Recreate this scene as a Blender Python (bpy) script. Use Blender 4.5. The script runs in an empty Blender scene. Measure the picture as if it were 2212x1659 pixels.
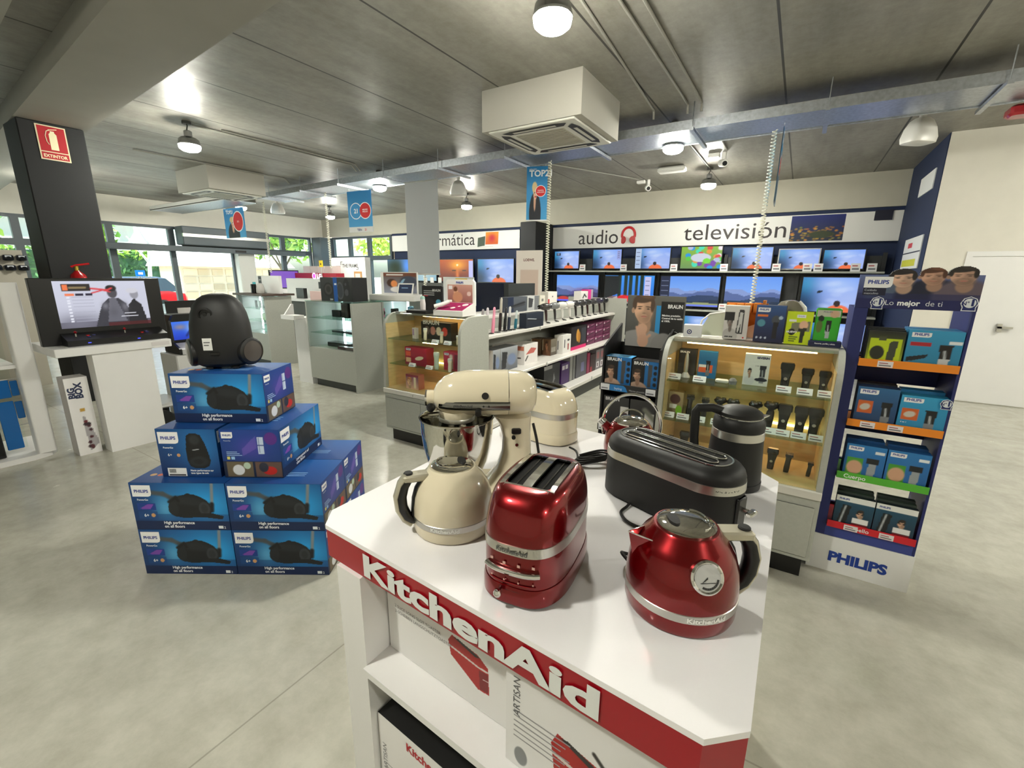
import bpy, bmesh, math, random
import numpy as np
from mathutils import Vector, Matrix
random.seed(7); rng = np.random.default_rng(7)
C = bpy.context.scene.collection
SC = bpy.context.scene
# ---------------------------------------------------------------- camera, world, exposure
H = 1.6
yaw, pit, roll = [math.radians(a) for a in (32.055, 13.699, 0.586)]
cyw, syw, cp, sp, cr, sr = math.cos(yaw), math.sin(yaw), math.cos(pit), math.sin(pit), math.cos(roll), math.sin(roll)
fw = Vector((-syw*cp, cyw*cp, -sp)); r0 = Vector((cyw, syw, 0)); u0 = r0.cross(fw)
rt, up = cr*r0 + sr*u0, -sr*r0 + cr*u0
cd = bpy.data.cameras.new('camera'); cam = bpy.data.objects.new('camera', cd); C.objects.link(cam)
cam.matrix_world = Matrix(((rt.x, up.x, -fw.x, 0), (rt.y, up.y, -fw.y, 0), (rt.z, up.z, -fw.z, H), (0, 0, 0, 1)))
cd.sensor_fit = 'HORIZONTAL'; cd.sensor_width = 36; cd.lens = 965.46/2212*36; cd.clip_start = .02; cd.clip_end = 300
SC.camera = cam
SC.view_settings.view_transform = 'Standard'; SC.view_settings.look = 'None'
SC.view_settings.exposure = 0.0; SC.view_settings.gamma = 1; SC.view_settings.use_curve_mapping = False
SC.cycles.use_denoising = True; SC.cycles.max_bounces = 8; SC.cycles.diffuse_bounces = 4
SC.cycles.glossy_bounces = 4; SC.cycles.transparent_max_bounces = 14; SC.cycles.transmission_bounces = 4
SC.cycles.caustics_reflective = False; SC.cycles.caustics_refractive = False; SC.cycles.sample_clamp_indirect = 6
W = bpy.data.worlds.new('sky'); SC.world = W; W.use_nodes = True
nt = W.node_tree; bg = nt.nodes['Background']; sky = nt.nodes.new('ShaderNodeTexSky')
sky.sky_type = 'NISHITA'; sky.sun_disc = False; sky.sun_elevation = math.radians(48); sky.sun_rotation = math.radians(200)
sky.air_density = 1; sky.dust_density = 3
nt.links.new(sky.outputs[0], bg.inputs[0]); bg.inputs[1].default_value = 1.2
sl = bpy.data.lights.new('sun', 'SUN'); sl.energy = 11; sl.angle = math.radians(.6); sl.color = (1, .96, .88)
so = bpy.data.objects.new('sun', sl); C.objects.link(so); so.rotation_euler = (math.radians(38), 0, math.radians(150))
LAMP = 430.0
# ---------------------------------------------------------------- helpers
def lin(c):
    if isinstance(c, str): c = tuple(int(c[i:i+2], 16) for i in (0, 2, 4))
    a = np.array(c, float)/255
    return np.where(a <= .04045, a/12.92, ((a+.055)/1.055)**2.4)
MT = {}
def mat(name, col=(200, 200, 200), rough=.5, metal=0, coat=0, vc=False, emit=0, spec=.5, noise=0, nscale=20, stretch=(1, 1, 1), bump=0):
    m = bpy.data.materials.new(name); m.use_nodes = True; t = m.node_tree; b = t.nodes['Principled BSDF']
    b.inputs['Roughness'].default_value = rough; b.inputs['Metallic'].default_value = metal
    b.inputs['Coat Weight'].default_value = coat; b.inputs['Coat Roughness'].default_value = .06
    b.inputs['Specular IOR Level'].default_value = spec
    L = t.links
    if vc:
        a = t.nodes.new('ShaderNodeVertexColor'); a.layer_name = 'Col'
        if emit:
            L.new(a.outputs[0], b.inputs['Emission Color']); b.inputs['Emission Strength'].default_value = emit
            b.inputs['Base Color'].default_value = (.01, .01, .01, 1)
        else: L.new(a.outputs[0], b.inputs['Base Color'])
    else:
        c = lin(col); b.inputs['Base Color'].default_value = (*c, 1)
        if emit: b.inputs['Emission Color'].default_value = (*c, 1); b.inputs['Emission Strength'].default_value = emit
        if noise or bump:
            tc = t.nodes.new('ShaderNodeTexCoord'); mp = t.nodes.new('ShaderNodeMapping'); mp.inputs['Scale'].default_value = stretch
            n = t.nodes.new('ShaderNodeTexNoise'); n.inputs['Scale'].default_value = nscale; n.inputs['Detail'].default_value = 5
            L.new(tc.outputs['Object'], mp.inputs[0]); L.new(mp.outputs[0], n.inputs[0])
        if noise:
            r = t.nodes.new('ShaderNodeValToRGB'); e = r.color_ramp.elements
            e[0].position = .3; e[1].position = .7; e[0].color = (*(c*(1-noise)), 1); e[1].color = (*np.clip(c*(1+noise), 0, 1), 1)
            L.new(n.outputs['Fac'], r.inputs[0]); L.new(r.outputs[0], b.inputs['Base Color'])
        if bump:
            bp = t.nodes.new('ShaderNodeBump'); bp.inputs['Strength'].default_value = bump; bp.inputs['Distance'].default_value = .004
            L.new(n.outputs['Fac'], bp.inputs['Height']); L.new(bp.outputs[0], b.inputs['Normal'])
    MT[name] = m; return m
def glassmat(name, tint=(235, 245, 242), refl=.10, rough=.02):
    m = bpy.data.materials.new(name); m.use_nodes = True; t = m.node_tree
    for n in list(t.nodes): t.nodes.remove(n)
    o = t.nodes.new('ShaderNodeOutputMaterial'); tr = t.nodes.new('ShaderNodeBsdfTransparent'); g = t.nodes.new('ShaderNodeBsdfGlossy')
    fr = t.nodes.new('ShaderNodeLayerWeight'); fr.inputs[0].default_value = .5; mx = t.nodes.new('ShaderNodeMixShader')
    tr.inputs[0].default_value = (*lin(tint), 1); g.inputs['Roughness'].default_value = rough
    pw = t.nodes.new('ShaderNodeMath'); pw.operation = 'POWER'; pw.inputs[1].default_value = 4; ma = t.nodes.new('ShaderNodeMath'); ma.operation = 'MULTIPLY_ADD'; ma.inputs[1].default_value = .5; ma.inputs[2].default_value = refl*.35
    t.links.new(fr.outputs[1], pw.inputs[0]); t.links.new(pw.outputs[0], ma.inputs[0]); fr = ma
    t.links.new(fr.outputs[0], mx.inputs[0]); t.links.new(tr.outputs[0], mx.inputs[1]); t.links.new(g.outputs[0], mx.inputs[2]); t.links.new(mx.outputs[0], o.inputs[0])
    MT[name] = m; return m
def procmat(name, build):
    m = bpy.data.materials.new(name); m.use_nodes = True; build(m.node_tree, m.node_tree.nodes['Principled BSDF']); MT[name] = m; return m
class NB:
    def __init__(s, t): s.t = t
    def n(s, k, **kw):
        x = s.t.nodes.new(k)
        for a, b in kw.items(): setattr(x, a, b)
        return x
    def math(s, op, a, b=None, c=None):
        x = s.n('ShaderNodeMath', operation=op)
        for i, v in enumerate((a, b, c)):
            if v is None: continue
            if hasattr(v, 'is_linked') or hasattr(v, 'links'): s.t.links.new(v, x.inputs[i])
            else: x.inputs[i].default_value = v
        return x.outputs[0]
    def noise(s, vec, scale, detail=5, rough=.55):
        x = s.n('ShaderNodeTexNoise'); x.inputs['Scale'].default_value = scale; x.inputs['Detail'].default_value = detail; x.inputs['Roughness'].default_value = rough
        s.t.links.new(vec, x.inputs[0]); return x.outputs['Fac']
    def ramp(s, fac, stops):
        x = s.n('ShaderNodeValToRGB'); e = x.color_ramp.elements
        while len(e) < len(stops): e.new(.5)
        for i, (p, c) in enumerate(stops): e[i].position = p; e[i].color = (*lin(c), 1)
        s.t.links.new(fac, x.inputs[0]); return x.outputs[0]
    def mix(s, fac, a, b, mode='MIX'):
        x = s.n('ShaderNodeMix', data_type='RGBA', blend_type=mode)
        for i, v in ((0, fac), (6, a), (7, b)):
            if hasattr(v, 'links'): s.t.links.new(v, x.inputs[i])
            elif i: x.inputs[i].default_value = (*lin(v), 1)
            else: x.inputs[i].default_value = v
        return x.outputs[2]
def V3(*a): return np.array(a, float)
def fo(n): # principled frame on a plane: x right, y up for an outward normal in the XY plane
    n = np.array(n, float); n = n/np.linalg.norm(n); u = np.array((-n[1], n[0], 0)); return u, V3(0, 0, 1), n
_tc = {}
def textgeo(s, bold):
    k = (s, bold)
    if k not in _tc:
        cu = bpy.data.curves.new('t', 'FONT'); cu.body = s; cu.size = 1; cu.resolution_u = 3; cu.offset = bold; cu.fill_mode = 'FRONT'
        ob = bpy.data.objects.new('t', cu); me = bpy.data.meshes.new_from_object(ob)
        v = np.array([tuple(x.co) for x in me.vertices]).reshape(-1, 3); f = [tuple(p.vertices) for p in me.polygons]
        bpy.data.objects.remove(ob); bpy.data.curves.remove(cu); bpy.data.meshes.remove(me); _tc[k] = (v, f)
    return _tc[k]
class MB:
    def __init__(s): s.v = []; s.f = []; s.c = []; s.m = []; s.n = 0; s.mats = []
    def add(s, V, F, col=(200, 200, 200), m='card'):
        V = np.asarray(V, float); b = s.n; s.v.append(V); s.n += len(V)
        if isinstance(col, np.ndarray) and col.ndim == 2: s.c.append(col)
        else: s.c.append(np.tile(lin(col), (len(V), 1)))
        if m not in s.mats: s.mats.append(m)
        i = s.mats.index(m)
        for f in F: s.f.append(tuple(b+k for k in f)); s.m.append(i)
        return s
    def quad(s, a, b, c, d, col=(200, 200, 200), m='card'): return s.add([a, b, c, d], [(0, 1, 2, 3)], col, m)
    def poly(s, P, col=(200, 200, 200), m='card'): return s.add(P, [tuple(range(len(P)))], col, m)
    def box(s, a, b, col=(200, 200, 200), m='card', bev=0, F=None):
        x0, y0, z0 = [min(p, q) for p, q in zip(a, b)]; x1, y1, z1 = [max(p, q) for p, q in zip(a, b)]
        if bev:
            e = min(bev, (x1-x0)/2.01, (y1-y0)/2.01, (z1-z0)/2.01); rings = []
            for z, i in ((z0, e), (z0+e, 0), (z1-e, 0), (z1, e)):
                k = e*.7 if i == 0 else e*1.2
                X0, X1, Y0, Y1 = x0+i, x1-i, y0+i, y1-i
                rings.append([(X0+e, Y0, z), (X1-e, Y0, z), (X1, Y0+e, z), (X1, Y1-e, z), (X1-e, Y1, z), (X0+e, Y1, z), (X0, Y1-e, z), (X0, Y0+e, z)])
            return s.loft(rings, col, m, F=F)
        P = np.array([(x0, y0, z0), (x1, y0, z0), (x1, y1, z0), (x0, y1, z0), (x0, y0, z1), (x1, y0, z1), (x1, y1, z1), (x0, y1, z1)])
        if F is not None: P = F(P)
        return s.add(P, [(3, 2, 1, 0), (4, 5, 6, 7), (0, 1, 5, 4), (1, 2, 6, 5), (2, 3, 7, 6), (3, 0, 4, 7)], col, m)
    def loft(s, rings, col=(200, 200, 200), m='card', caps=(1, 1), F=None, closed=True):
        n = len(rings[0]); P = np.array([p for r in rings for p in r], float); Q = []
        if F is not None: P = F(P)
        for i in range(len(rings)-1):
            for j in range(n if closed else n-1):
                k = (j+1) % n; Q.append((i*n+j, i*n+k, (i+1)*n+k, (i+1)*n+j))
        if caps[0]: Q.append(tuple(range(n-1, -1, -1)))
        if caps[1]: Q.append(tuple((len(rings)-1)*n+j for j in range(n)))
        return s.add(P, Q, col, m)
    def lathe(s, prof, col=(200, 200, 200), m='card', n=32, c=(0, 0, 0), caps=(1, 1), F=None, sx=1, sy=1):
        R = [[(c[0]+sx*r*math.cos(2*math.pi*j/n), c[1]+sy*r*math.sin(2*math.pi*j/n), c[2]+z) for j in range(n)] for r, z in prof]
        return s.loft(R, col, m, caps, F)
    def cyl(s, a, b, r, r2=None, col=(200, 200, 200), m='card', n=16): return s.tube([a, b], r, col, m, n, r2)
    def tube(s, pts, r, col=(200, 200, 200), m='card', n=8, r2=None, flat=None, closed=False):
        P = [np.array(p, float) for p in pts]; N = len(P); R = []
        rr = np.linspace(r, r if r2 is None else r2, N) if not hasattr(r, '__len__') else r
        t0 = P[1]-P[0]; t0 /= np.linalg.norm(t0); a = np.cross(t0, (0, 0, 1)); a = a if np.linalg.norm(a) > .05 else np.cross(t0, (1, 0, 0)); a /= np.linalg.norm(a)
        for i in range(N):
            t = P[(i+1) % N if closed else min(i+1, N-1)]-P[i-1 if closed else max(i-1, 0)]; t /= np.linalg.norm(t)+1e-12
            a = a-t*np.dot(a, t); a /= np.linalg.norm(a)+1e-12; b = np.cross(t, a); fl = flat or (1, 1)
            R.append([P[i]+rr[i]*(fl[0]*math.cos(2*math.pi*j/n)*a+fl[1]*math.sin(2*math.pi*j/n)*b) for j in range(n)])
        if closed: R.append(R[0])
        return s.loft(R, col, m, (0, 0) if closed else (1, 1))
    def prism(s, poly, axis, a, b, col=(200, 200, 200), m='card'):
        def T(p, h): q = list(p); q.insert(axis, h); return q
        return s.loft([[T(p, a) for p in poly], [T(p, b) for p in poly]], col, m)
    def art(s, pic, o, ux, uy, w, h, eps=.0007, m='card', mask=None, back=None):
        o, ux, uy = [np.array(x, float) for x in (o, ux, uy)]; n = np.cross(ux, uy); ny, nx = pic.a.shape[:2]
        x = np.linspace(0, w, nx); y = np.linspace(0, h, ny); X, Y = np.meshgrid(x, y)
        P = o+n*eps+X.reshape(-1, 1)*ux+Y.reshape(-1, 1)*uy
        Q = [(j*nx+i, j*nx+i+1, (j+1)*nx+i+1, (j+1)*nx+i) for j in range(ny-1) for i in range(nx-1)]
        if mask is not None: k = mask.ravel(); Q = [q for q in Q if k[list(q)].all()]
        if back is not None: s.add(P-n*.02, Q, back, m)
        return s.add(P, Q, lin(pic.a.reshape(-1, 3)), m)
    def txt(s, t, o, ux, uy, x, y, size, col=(255, 255, 255), al='l', bold=0, eps=.0014, m='card', sx=1, fn=None):
        v, f = textgeo(t, bold)
        if not len(v): return s
        v = v.copy(); v[:, 0] -= {'l': v[:, 0].min(), 'c': (v[:, 0].min()+v[:, 0].max())/2, 'r': v[:, 0].max()}[al]
        X, Y = x+v[:, 0]*size*sx, y+v[:, 1]*size
        if fn: P = fn(X, Y)
        else:
            o, ux, uy = [np.array(q, float) for q in (o, ux, uy)]; P = o+np.cross(ux, uy)*eps+X[:, None]*ux+Y[:, None]*uy
        return s.add(P, f, col, m)
    def rect(s, o, ux, uy, x0, y0, x1, y1, col, eps=.001, m='card'):
        o, ux, uy = [np.array(q, float) for q in (o, ux, uy)]; n = np.cross(ux, uy)*eps
        return s.quad(o+n+ux*x0+uy*y0, o+n+ux*x1+uy*y0, o+n+ux*x1+uy*y1, o+n+ux*x0+uy*y1, col, m)
    def disc(s, o, ux, uy, x, y, r, col, eps=.001, m='card', n=20, ry=None):
        o, ux, uy = [np.array(q, float) for q in (o, ux, uy)]; nn = np.cross(ux, uy)*eps
        return s.poly([o+nn+ux*(x+r*math.cos(a))+uy*(y+(ry or r)*math.sin(a)) for a in np.linspace(0, 2*math.pi, n, endpoint=False)], col, m)
    def build(s, name, parent=None, loc=None, rz=0, ang=.6):
        me = bpy.data.meshes.new(name); Vv = np.concatenate(s.v); me.from_pydata(Vv.tolist(), [], s.f)
        for k in s.mats: me.materials.append(MT[k])
        me.polygons.foreach_set('material_index', s.m); me.polygons.foreach_set('use_smooth', [True]*len(s.f))
        ca = me.color_attributes.new('Col', 'FLOAT_COLOR', 'POINT'); cc = np.ones((s.n, 4)); cc[:, :3] = np.concatenate(s.c); ca.data.foreach_set('color', cc.ravel())
        bmm = bmesh.new(); bmm.from_mesh(me); bmesh.ops.recalc_face_normals(bmm, faces=bmm.faces); bmm.to_mesh(me); bmm.free(); me.update(); me.set_sharp_from_angle(angle=ang)
        o = bpy.data.objects.new(name, me); C.objects.link(o)
        if parent: o.parent = parent
        if loc is not None: o.location = loc
        o.rotation_euler.z = rz
        return o
def tag(o, label, cat, group=None, kind=None):
    o['label'] = label; o['category'] = cat
    if group: o['group'] = group
    if kind: o['kind'] = kind
    return o
def thing(name, label, cat, loc=(0, 0, 0), rz=0, group=None):
    o = bpy.data.objects.new(name, None); C.objects.link(o); o.location = loc; o.rotation_euler.z = rz; o.empty_display_size = .1
    return tag(o, label, cat, group)
def struct(name, mb, label=None):
    o = mb.build(name); o['kind'] = 'structure'
    if label: o['label'] = label
    return o
def dup(root, loc, rz=None, label=None, group=None):
    r = root.copy(); C.objects.link(r); r.location = loc
    if rz is not None: r.rotation_euler.z = rz
    if label: r['label'] = label
    if group: r['group'] = group
    for ch in list(root.children):
        c = ch.copy(); C.objects.link(c); c.parent = r
        for g in ch.children:
            d = g.copy(); C.objects.link(d); d.parent = c
    return r
def XF(loc=(0, 0, 0), rz=0, rx=0, ry=0): # vectorised rigid transform for builder shapes
    M = np.array(Matrix.Rotation(rz, 3, 'Z') @ Matrix.Rotation(ry, 3, 'Y') @ Matrix.Rotation(rx, 3, 'X')); L = np.array(loc, float)
    return lambda P: np.asarray(P, float) @ M.T + L
def ring(cx, cy, z, a, b, p=2, n=40):
    out = []
    for j in range(n):
        t = 2*math.pi*j/n; c, s = math.cos(t), math.sin(t)
        out.append((cx+a*math.copysign(abs(c)**(2/p), c), cy+b*math.copysign(abs(s)**(2/p), s), z))
    return out
def stadium(z, L, r, n=40): # half length L (to the tip), radius r
    out = []
    for j in range(n):
        t = 2*math.pi*j/n; c, s = math.cos(t), math.sin(t); out.append((math.copysign(L-r, c)*(1 if abs(c) > 1e-6 else 0)+r*c, r*s, z))
    return out
class Pic: # a small painted print: x right, y up, both 0..1
    def __init__(s, nx, ny, c=(255, 255, 255)):
        s.a = np.tile(np.array(c if not isinstance(c, str) else [int(c[i:i+2], 16) for i in (0, 2, 4)], float), (ny, nx, 1)); s.X, s.Y = np.meshgrid(np.linspace(0, 1, nx), np.linspace(0, 1, ny)); s.asp = nx/ny
    def _b(s, k, c, al=1):
        k = np.clip(k*al, 0, 1)[..., None]; s.a = s.a*(1-k)+np.array(c, float)*k; return s
    def grad(s, c0, c1, ax=1, p=1):
        t = (s.Y if ax else s.X)[..., None]**p; s.a = np.array(c0, float)*(1-t)+np.array(c1, float)*t; return s
    def rect(s, x0, y0, x1, y1, c, al=1): return s._b(((s.X >= x0) & (s.X <= x1) & (s.Y >= y0) & (s.Y <= y1)).astype(float), c, al)
    def ell(s, cx, cy, rx, ry, c, soft=.15, rot=0, al=1):
        dx, dy = (s.X-cx)*s.asp, s.Y-cy; a = math.radians(rot); u, v = dx*math.cos(a)+dy*math.sin(a), -dx*math.sin(a)+dy*math.cos(a)
        d = np.sqrt((u/(rx*s.asp))**2+(v/ry)**2); return s._b(np.clip((1-d)/max(soft, 1e-3)+.5, 0, 1), c, al)
    def glow(s, cx, cy, rx, ry, c, al=1): d = ((s.X-cx)/rx)**2+((s.Y-cy)/ry)**2; return s._b(np.exp(-d), c, al)
    def poly(s, P, c, al=1):
        ins = np.zeros(s.X.shape, bool); n = len(P)
        for i in range(n):
            (x0, y0), (x1, y1) = P[i], P[i-1]
            if y0 == y1: continue
            ins ^= ((y0 > s.Y) != (y1 > s.Y)) & (s.X < (x1-x0)*(s.Y-y0)/(y1-y0)+x0)
        return s._b(ins.astype(float), c, al)
    def line(s, P, w, c, al=1):
        for (x0, y0), (x1, y1) in zip(P[:-1], P[1:]):
            dx, dy = (x1-x0)*s.asp, y1-y0; L = dx*dx+dy*dy+1e-9; t = np.clip((((s.X-x0)*s.asp)*dx+(s.Y-y0)*dy)/L, 0, 1)
            d = np.hypot((s.X-x0)*s.asp-t*dx, s.Y-y0-t*dy); s._b(np.clip(1.5-d/w, 0, 1), c, al)
        return s
    def noise(s, amp, seed=0):
        r = np.random.default_rng(seed); s.a = np.clip(s.a+r.normal(0, amp, s.X.shape)[..., None], 0, 255); return s
    def below(s, ycurve, c, al=1): return s._b((s.Y < ycurve).astype(float), c, al)
# ---------------------------------------------------------------- materials
mat('card', vc=True, rough=.5); mat('gloss', vc=True, rough=.22, coat=.3); mat('matte', vc=True, rough=.85, spec=.2)
mat('screen', vc=True, emit=1.0, rough=.25); mat('bright', vc=True, emit=3.0, rough=.4); mat('leaf', vc=True, rough=.6)
mat('metal', vc=True, metal=1, rough=.25); mat('chrome', (225, 225, 222), rough=.06, metal=1); mat('satin', (205, 203, 197), rough=.3, metal=1)
mat('darksteel', (142, 142, 140), rough=.16, metal=1); mat('steel', (215, 213, 205), rough=.05, metal=1); mat('galv', (185, 190, 196), rough=.35, metal=1, noise=.15, nscale=30)
mat('candyred', (122, 0, 8), rough=.25, metal=.75, coat=.7); mat('cream', (226, 215, 188), rough=.14, coat=.8); mat('matteblack', (22, 22, 22), rough=.5, spec=.35)
mat('black', (14, 14, 15), rough=.35); mat('gunblack', (17, 17, 18), rough=.55); mat('rubber', (20, 20, 20), rough=.7)
mat('whitegloss', (248, 246, 248), rough=.07, coat=.5, noise=.01, nscale=8); mat('whitelam', (232, 231, 230), rough=.35, noise=.01, nscale=8); mat('redlam', (160, 14, 30), rough=.3)
mat('greylam', (166, 168, 160), rough=.5, noise=.04, nscale=60); mat('greydark', (70, 71, 68), rough=.6); mat('wall', (226, 222, 212), rough=.9, spec=.1, noise=.02, nscale=6)
mat('lintel', (188, 184, 170), rough=.9, spec=.1, noise=.02, nscale=6)
mat('navy', (22, 38, 72), rough=.7, noise=.05, nscale=9); mat('frame', (74, 82, 88), rough=.45, noise=.03, nscale=5); mat('column', (26, 27, 29), rough=.75, noise=.06, nscale=7); mat('beamwhite', (152, 149, 140), rough=.8, noise=.03, nscale=3)
mat('oak', (206, 178, 130), rough=.55, noise=.10, nscale=9, stretch=(1, 1, 5)); mat('shelfwhite', (222, 219, 214), rough=.35, noise=.02, nscale=12); mat('plastic', (235, 234, 230), rough=.3)
mat('lens', (252, 250, 236), emit=LAMP); mat('warmled', (255, 214, 150), emit=13); mat('coolled', (235, 245, 255), emit=22); mat('fabric', (176, 178, 180), rough=.95, spec=.1)
glassmat('glass', (250, 253, 251), .06); glassmat('winglass', (225, 235, 232)); glassmat('green_glass', (222, 238, 230))
def _floor(t, b):
    q = NB(t); g = q.n('ShaderNodeNewGeometry'); s = q.n('ShaderNodeSeparateXYZ'); t.links.new(g.outputs['Position'], s.inputs[0])
    P = g.outputs['Position']; c = q.ramp(q.noise(P, .9, 6, .6), [(.3, (164, 162, 150)), (.5, (182, 180, 168)), (.72, (196, 195, 184))])
    c = q.mix(.5, c, q.ramp(q.noise(P, 7, 8, .7), [(.35, (160, 158, 144)), (.65, (196, 194, 182))]))
    st = q.ramp(q.noise(P, 2.6, 3, .5), [(.70, (255, 255, 255)), (.78, (196, 190, 172))]); c = q.mix(.6, c, st, 'MULTIPLY')
    def joint(o, off, per):
        f = q.math('FRACT', q.math('DIVIDE', q.math('ADD', o, off), per)); d = q.math('ABSOLUTE', q.math('SUBTRACT', f, .5)); return q.math('LESS_THAN', d, .0035/per)
    j = q.math('MAXIMUM', joint(s.outputs[0], 1.5+2.5, 5.0), joint(s.outputs[1], -1.43+2.5, 5.0)); c = q.mix(q.math('MULTIPLY', j, .45), c, (110, 104, 92))
    t.links.new(c, b.inputs['Base Color']); r = q.math('MULTIPLY_ADD', q.noise(P, 3, 6, .6), .3, .06); t.links.new(r, b.inputs['Roughness'])
procmat('floor', _floor)
def _ceil(t, b):
    q = NB(t); g = q.n('ShaderNodeNewGeometry'); s = q.n('ShaderNodeSeparateXYZ'); t.links.new(g.outputs['Position'], s.inputs[0])
    mp = q.n('ShaderNodeMapping'); mp.inputs['Scale'].default_value = (2.2, .45, 1); t.links.new(g.outputs['Position'], mp.inputs[0]); P = mp.outputs[0]
    c = q.ramp(q.noise(P, 1.1, 7, .65), [(.3, (110, 107, 98)), (.5, (135, 132, 124)), (.7, (160, 158, 150))]); c = q.mix(.35, c, q.ramp(q.noise(g.outputs['Position'], 12, 6, .7), [(.3, (104, 101, 92)), (.7, (154, 151, 142))]))
    f = q.math('FRACT', q.math('DIVIDE', q.math('ADD', s.outputs[0], 48-.82+.6), 1.2)); d = q.math('ABSOLUTE', q.math('SUBTRACT', f, .5)); j = q.math('LESS_THAN', d, .008)
    c = q.mix(j, c, (46, 44, 40)); t.links.new(c, b.inputs['Base Color']); r = q.math('MULTIPLY_ADD', q.noise(P, 2, 6, .6), .4, .26); t.links.new(r, b.inputs['Roughness'])
procmat('ceiling', _ceil)
# ---------------------------------------------------------------- the setting
BY = 10.45; FX = -14.5; CZ = 3.4
b = MB(); b.box((FX, -4, -.1), (6, 10.9, 0), m='floor'); struct('floor', b)
b = MB(); b.box((FX, -4, CZ), (6, 10.9, CZ+.1), m='ceiling'); struct('ceiling', b)
b = MB(); b.box((-160, -120, -.2), (FX-.16, 160, -.05), (214, 210, 200), 'matte'); b.box((FX-.16, 10.95, -.2), (60, 160, -.05), (205, 202, 192), 'matte'); struct('pavement', b)
b = MB(); b.box((FX, BY, 2.82), (1.35, 10.9, CZ), m='lintel'); b.box((-11.1, BY+.12, 0), (1.35, 10.9, 2.82), m='navy'); b.box((-11.1, BY+.05, 2.76), (1.35, BY+.12, 2.82), m='navy')
b.box((-11.0, BY+.1, 0), (-6.3, BY+.115, .2), m='greydark'); struct('wall_back', b)
b = MB(); b.box((1.35, 8.2, 0), (1.55, 10.9, CZ), m='navy'); struct('wall_alcove', b)
b = MB(); b.box((1.36, 8.18, 0), (6, 8.4, CZ), m='wall'); struct('wall_right', b)
b = MB(); b.box((6, -4, 0), (6.2, 8.4, CZ), m='wall'); b.box((FX, -4.2, 0), (6.2, -4, CZ), m='wall'); struct('wall_front', b)
b = MB(); b.box((FX-.15, -4, 2.78), (FX, BY, CZ), m='wall'); struct('wall_left', b)
# white flush door
b = MB(); dy = 8.18
b.box((1.76, dy-.02, 0), (1.82, dy, 1.95), m='whitelam'); b.box((1.82, dy-.02, 1.89), (2.84, dy, 1.95), m='whitelam'); b.box((2.84, dy-.02, 0), (2.9, dy, 1.95), m='whitelam'); b.box((1.82, dy-.012, .01), (2.84, dy, 1.885), m='whitelam')
d = b.build('door_1'); d['kind'] = 'structure'
b = MB(); b.box((2.2, dy-.06, 1.0), (2.34, dy-.045, 1.025), m='satin'); b.box((2.2, dy-.06, .96), (2.24, dy-.01, 1.06), m='satin'); b.build('door_handle', d)
# dropped concrete beam and its black pillar
def bm_pt(x, y, z): return (x, y-.0715*(x+7.0), z)
b = MB(); R = []
for x in (FX, 6): R.append([bm_pt(x, 1.62, 3.2), bm_pt(x, 2.17, 3.2), bm_pt(x, 2.17, 3.22), bm_pt(x, 2.25, 3.22), bm_pt(x, 2.25, CZ), bm_pt(x, 1.62, CZ)])
b.loft(R, m='beamwhite'); struct('beam', b)
b = MB(); R = [[bm_pt(x, y, z) for y, z in ((1.16, 3.32), (1.30, 3.26), (1.30, CZ), (1.16, CZ))] for x in (FX, 6)]; b.loft(R, m='beamwhite'); struct('beam_edge', b)
b = MB(); b.box((-7.85, 1.66, 0), (-7.35, 2.22, 3.2), m='column', bev=.01); struct('pillar', b)
b = MB(); b.box((-5.84, 9.63, 0), (-5.41, 10.57, 2.83), m='column', bev=.01); struct('pillar_back', b)
b = MB(); b.box((-14.5, 9.98, 0), (-14.0, 10.5, 2.78), m='frame', bev=.01); struct('pillar_corner', b)
b = MB(); b.box((-14.55, 7.36, 0), (-14.25, 7.84, 2.25), (196, 196, 192), 'matte', bev=.02); struct('pillar_door', b)
# front glazing: steel frame bars and panes
def window(n, axis, u0, u1, z0, z1, at, bar=.07, dep=.1):
    f = MB(); g = MB()
    def bx(a0, a1, c0, c1, d0, d1, B, m):
        if axis == 'x': B.box((at-d1, a0, c0), (at-d0, a1, c1), m=m)
        else: B.box((a0, at+d0, c0), (a1, at+d1, c1), m=m)
    for q in ((u0, u0+bar, z0, z1), (u1-bar, u1, z0, z1), (u0+bar, u1-bar, z0, z0+bar), (u0+bar, u1-bar, z1-bar, z1)): bx(*q, 0, dep, f, 'frame')
    o = f.build(f'window_{n}'); o['kind'] = 'structure'
    bx(u0+bar, u1-bar, z0+bar, z1-bar, dep*.45, dep*.55, g, 'winglass'); g.build('glass_pane', o); return o
k = 1
mull = [-4.0, -1.2, 1.15, 2.9, 4.5, 5.8]
for a, c in zip(mull[:-1], mull[1:]):
    for z0, z1 in ((0, 2.2), (2.2, 2.78)): window(k, 'x', a, c, z0, z1, FX); k += 1
for a, c in ((5.8, 8.3),): window(k, 'x', a, c, 2.2, 2.78, FX); k += 1
window(k, 'x', 5.8, 7.36, 0, 2.2, FX, .05); k += 1
for a, c in ((7.84, 8.95), (8.95, 9.98)):
    for z0, z1 in ((0, 2.25), (2.25, 2.78)): window(k, 'x', a, c, z0, z1, FX); k += 1
for a, c in ((-14.0, -13.1), (-13.1, -12.15), (-12.15, -11.1)):
    for z0, z1 in ((0, 2.1), (2.1, 2.8)): window(k, 'y', a, c, z0, z1, BY); k += 1
b = MB(); b.box((FX+.26, 4.2, 2.13), (FX+.42, 9.45, 2.27), m='frame', bev=.01); b.box((FX+.42, 7.2, 2.16), (FX+.44, 7.5, 2.22), m='black'); o = b.build('door_track')
tag(o, 'long grey sliding door track beam across the glazed shop entrance', 'door track')
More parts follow.
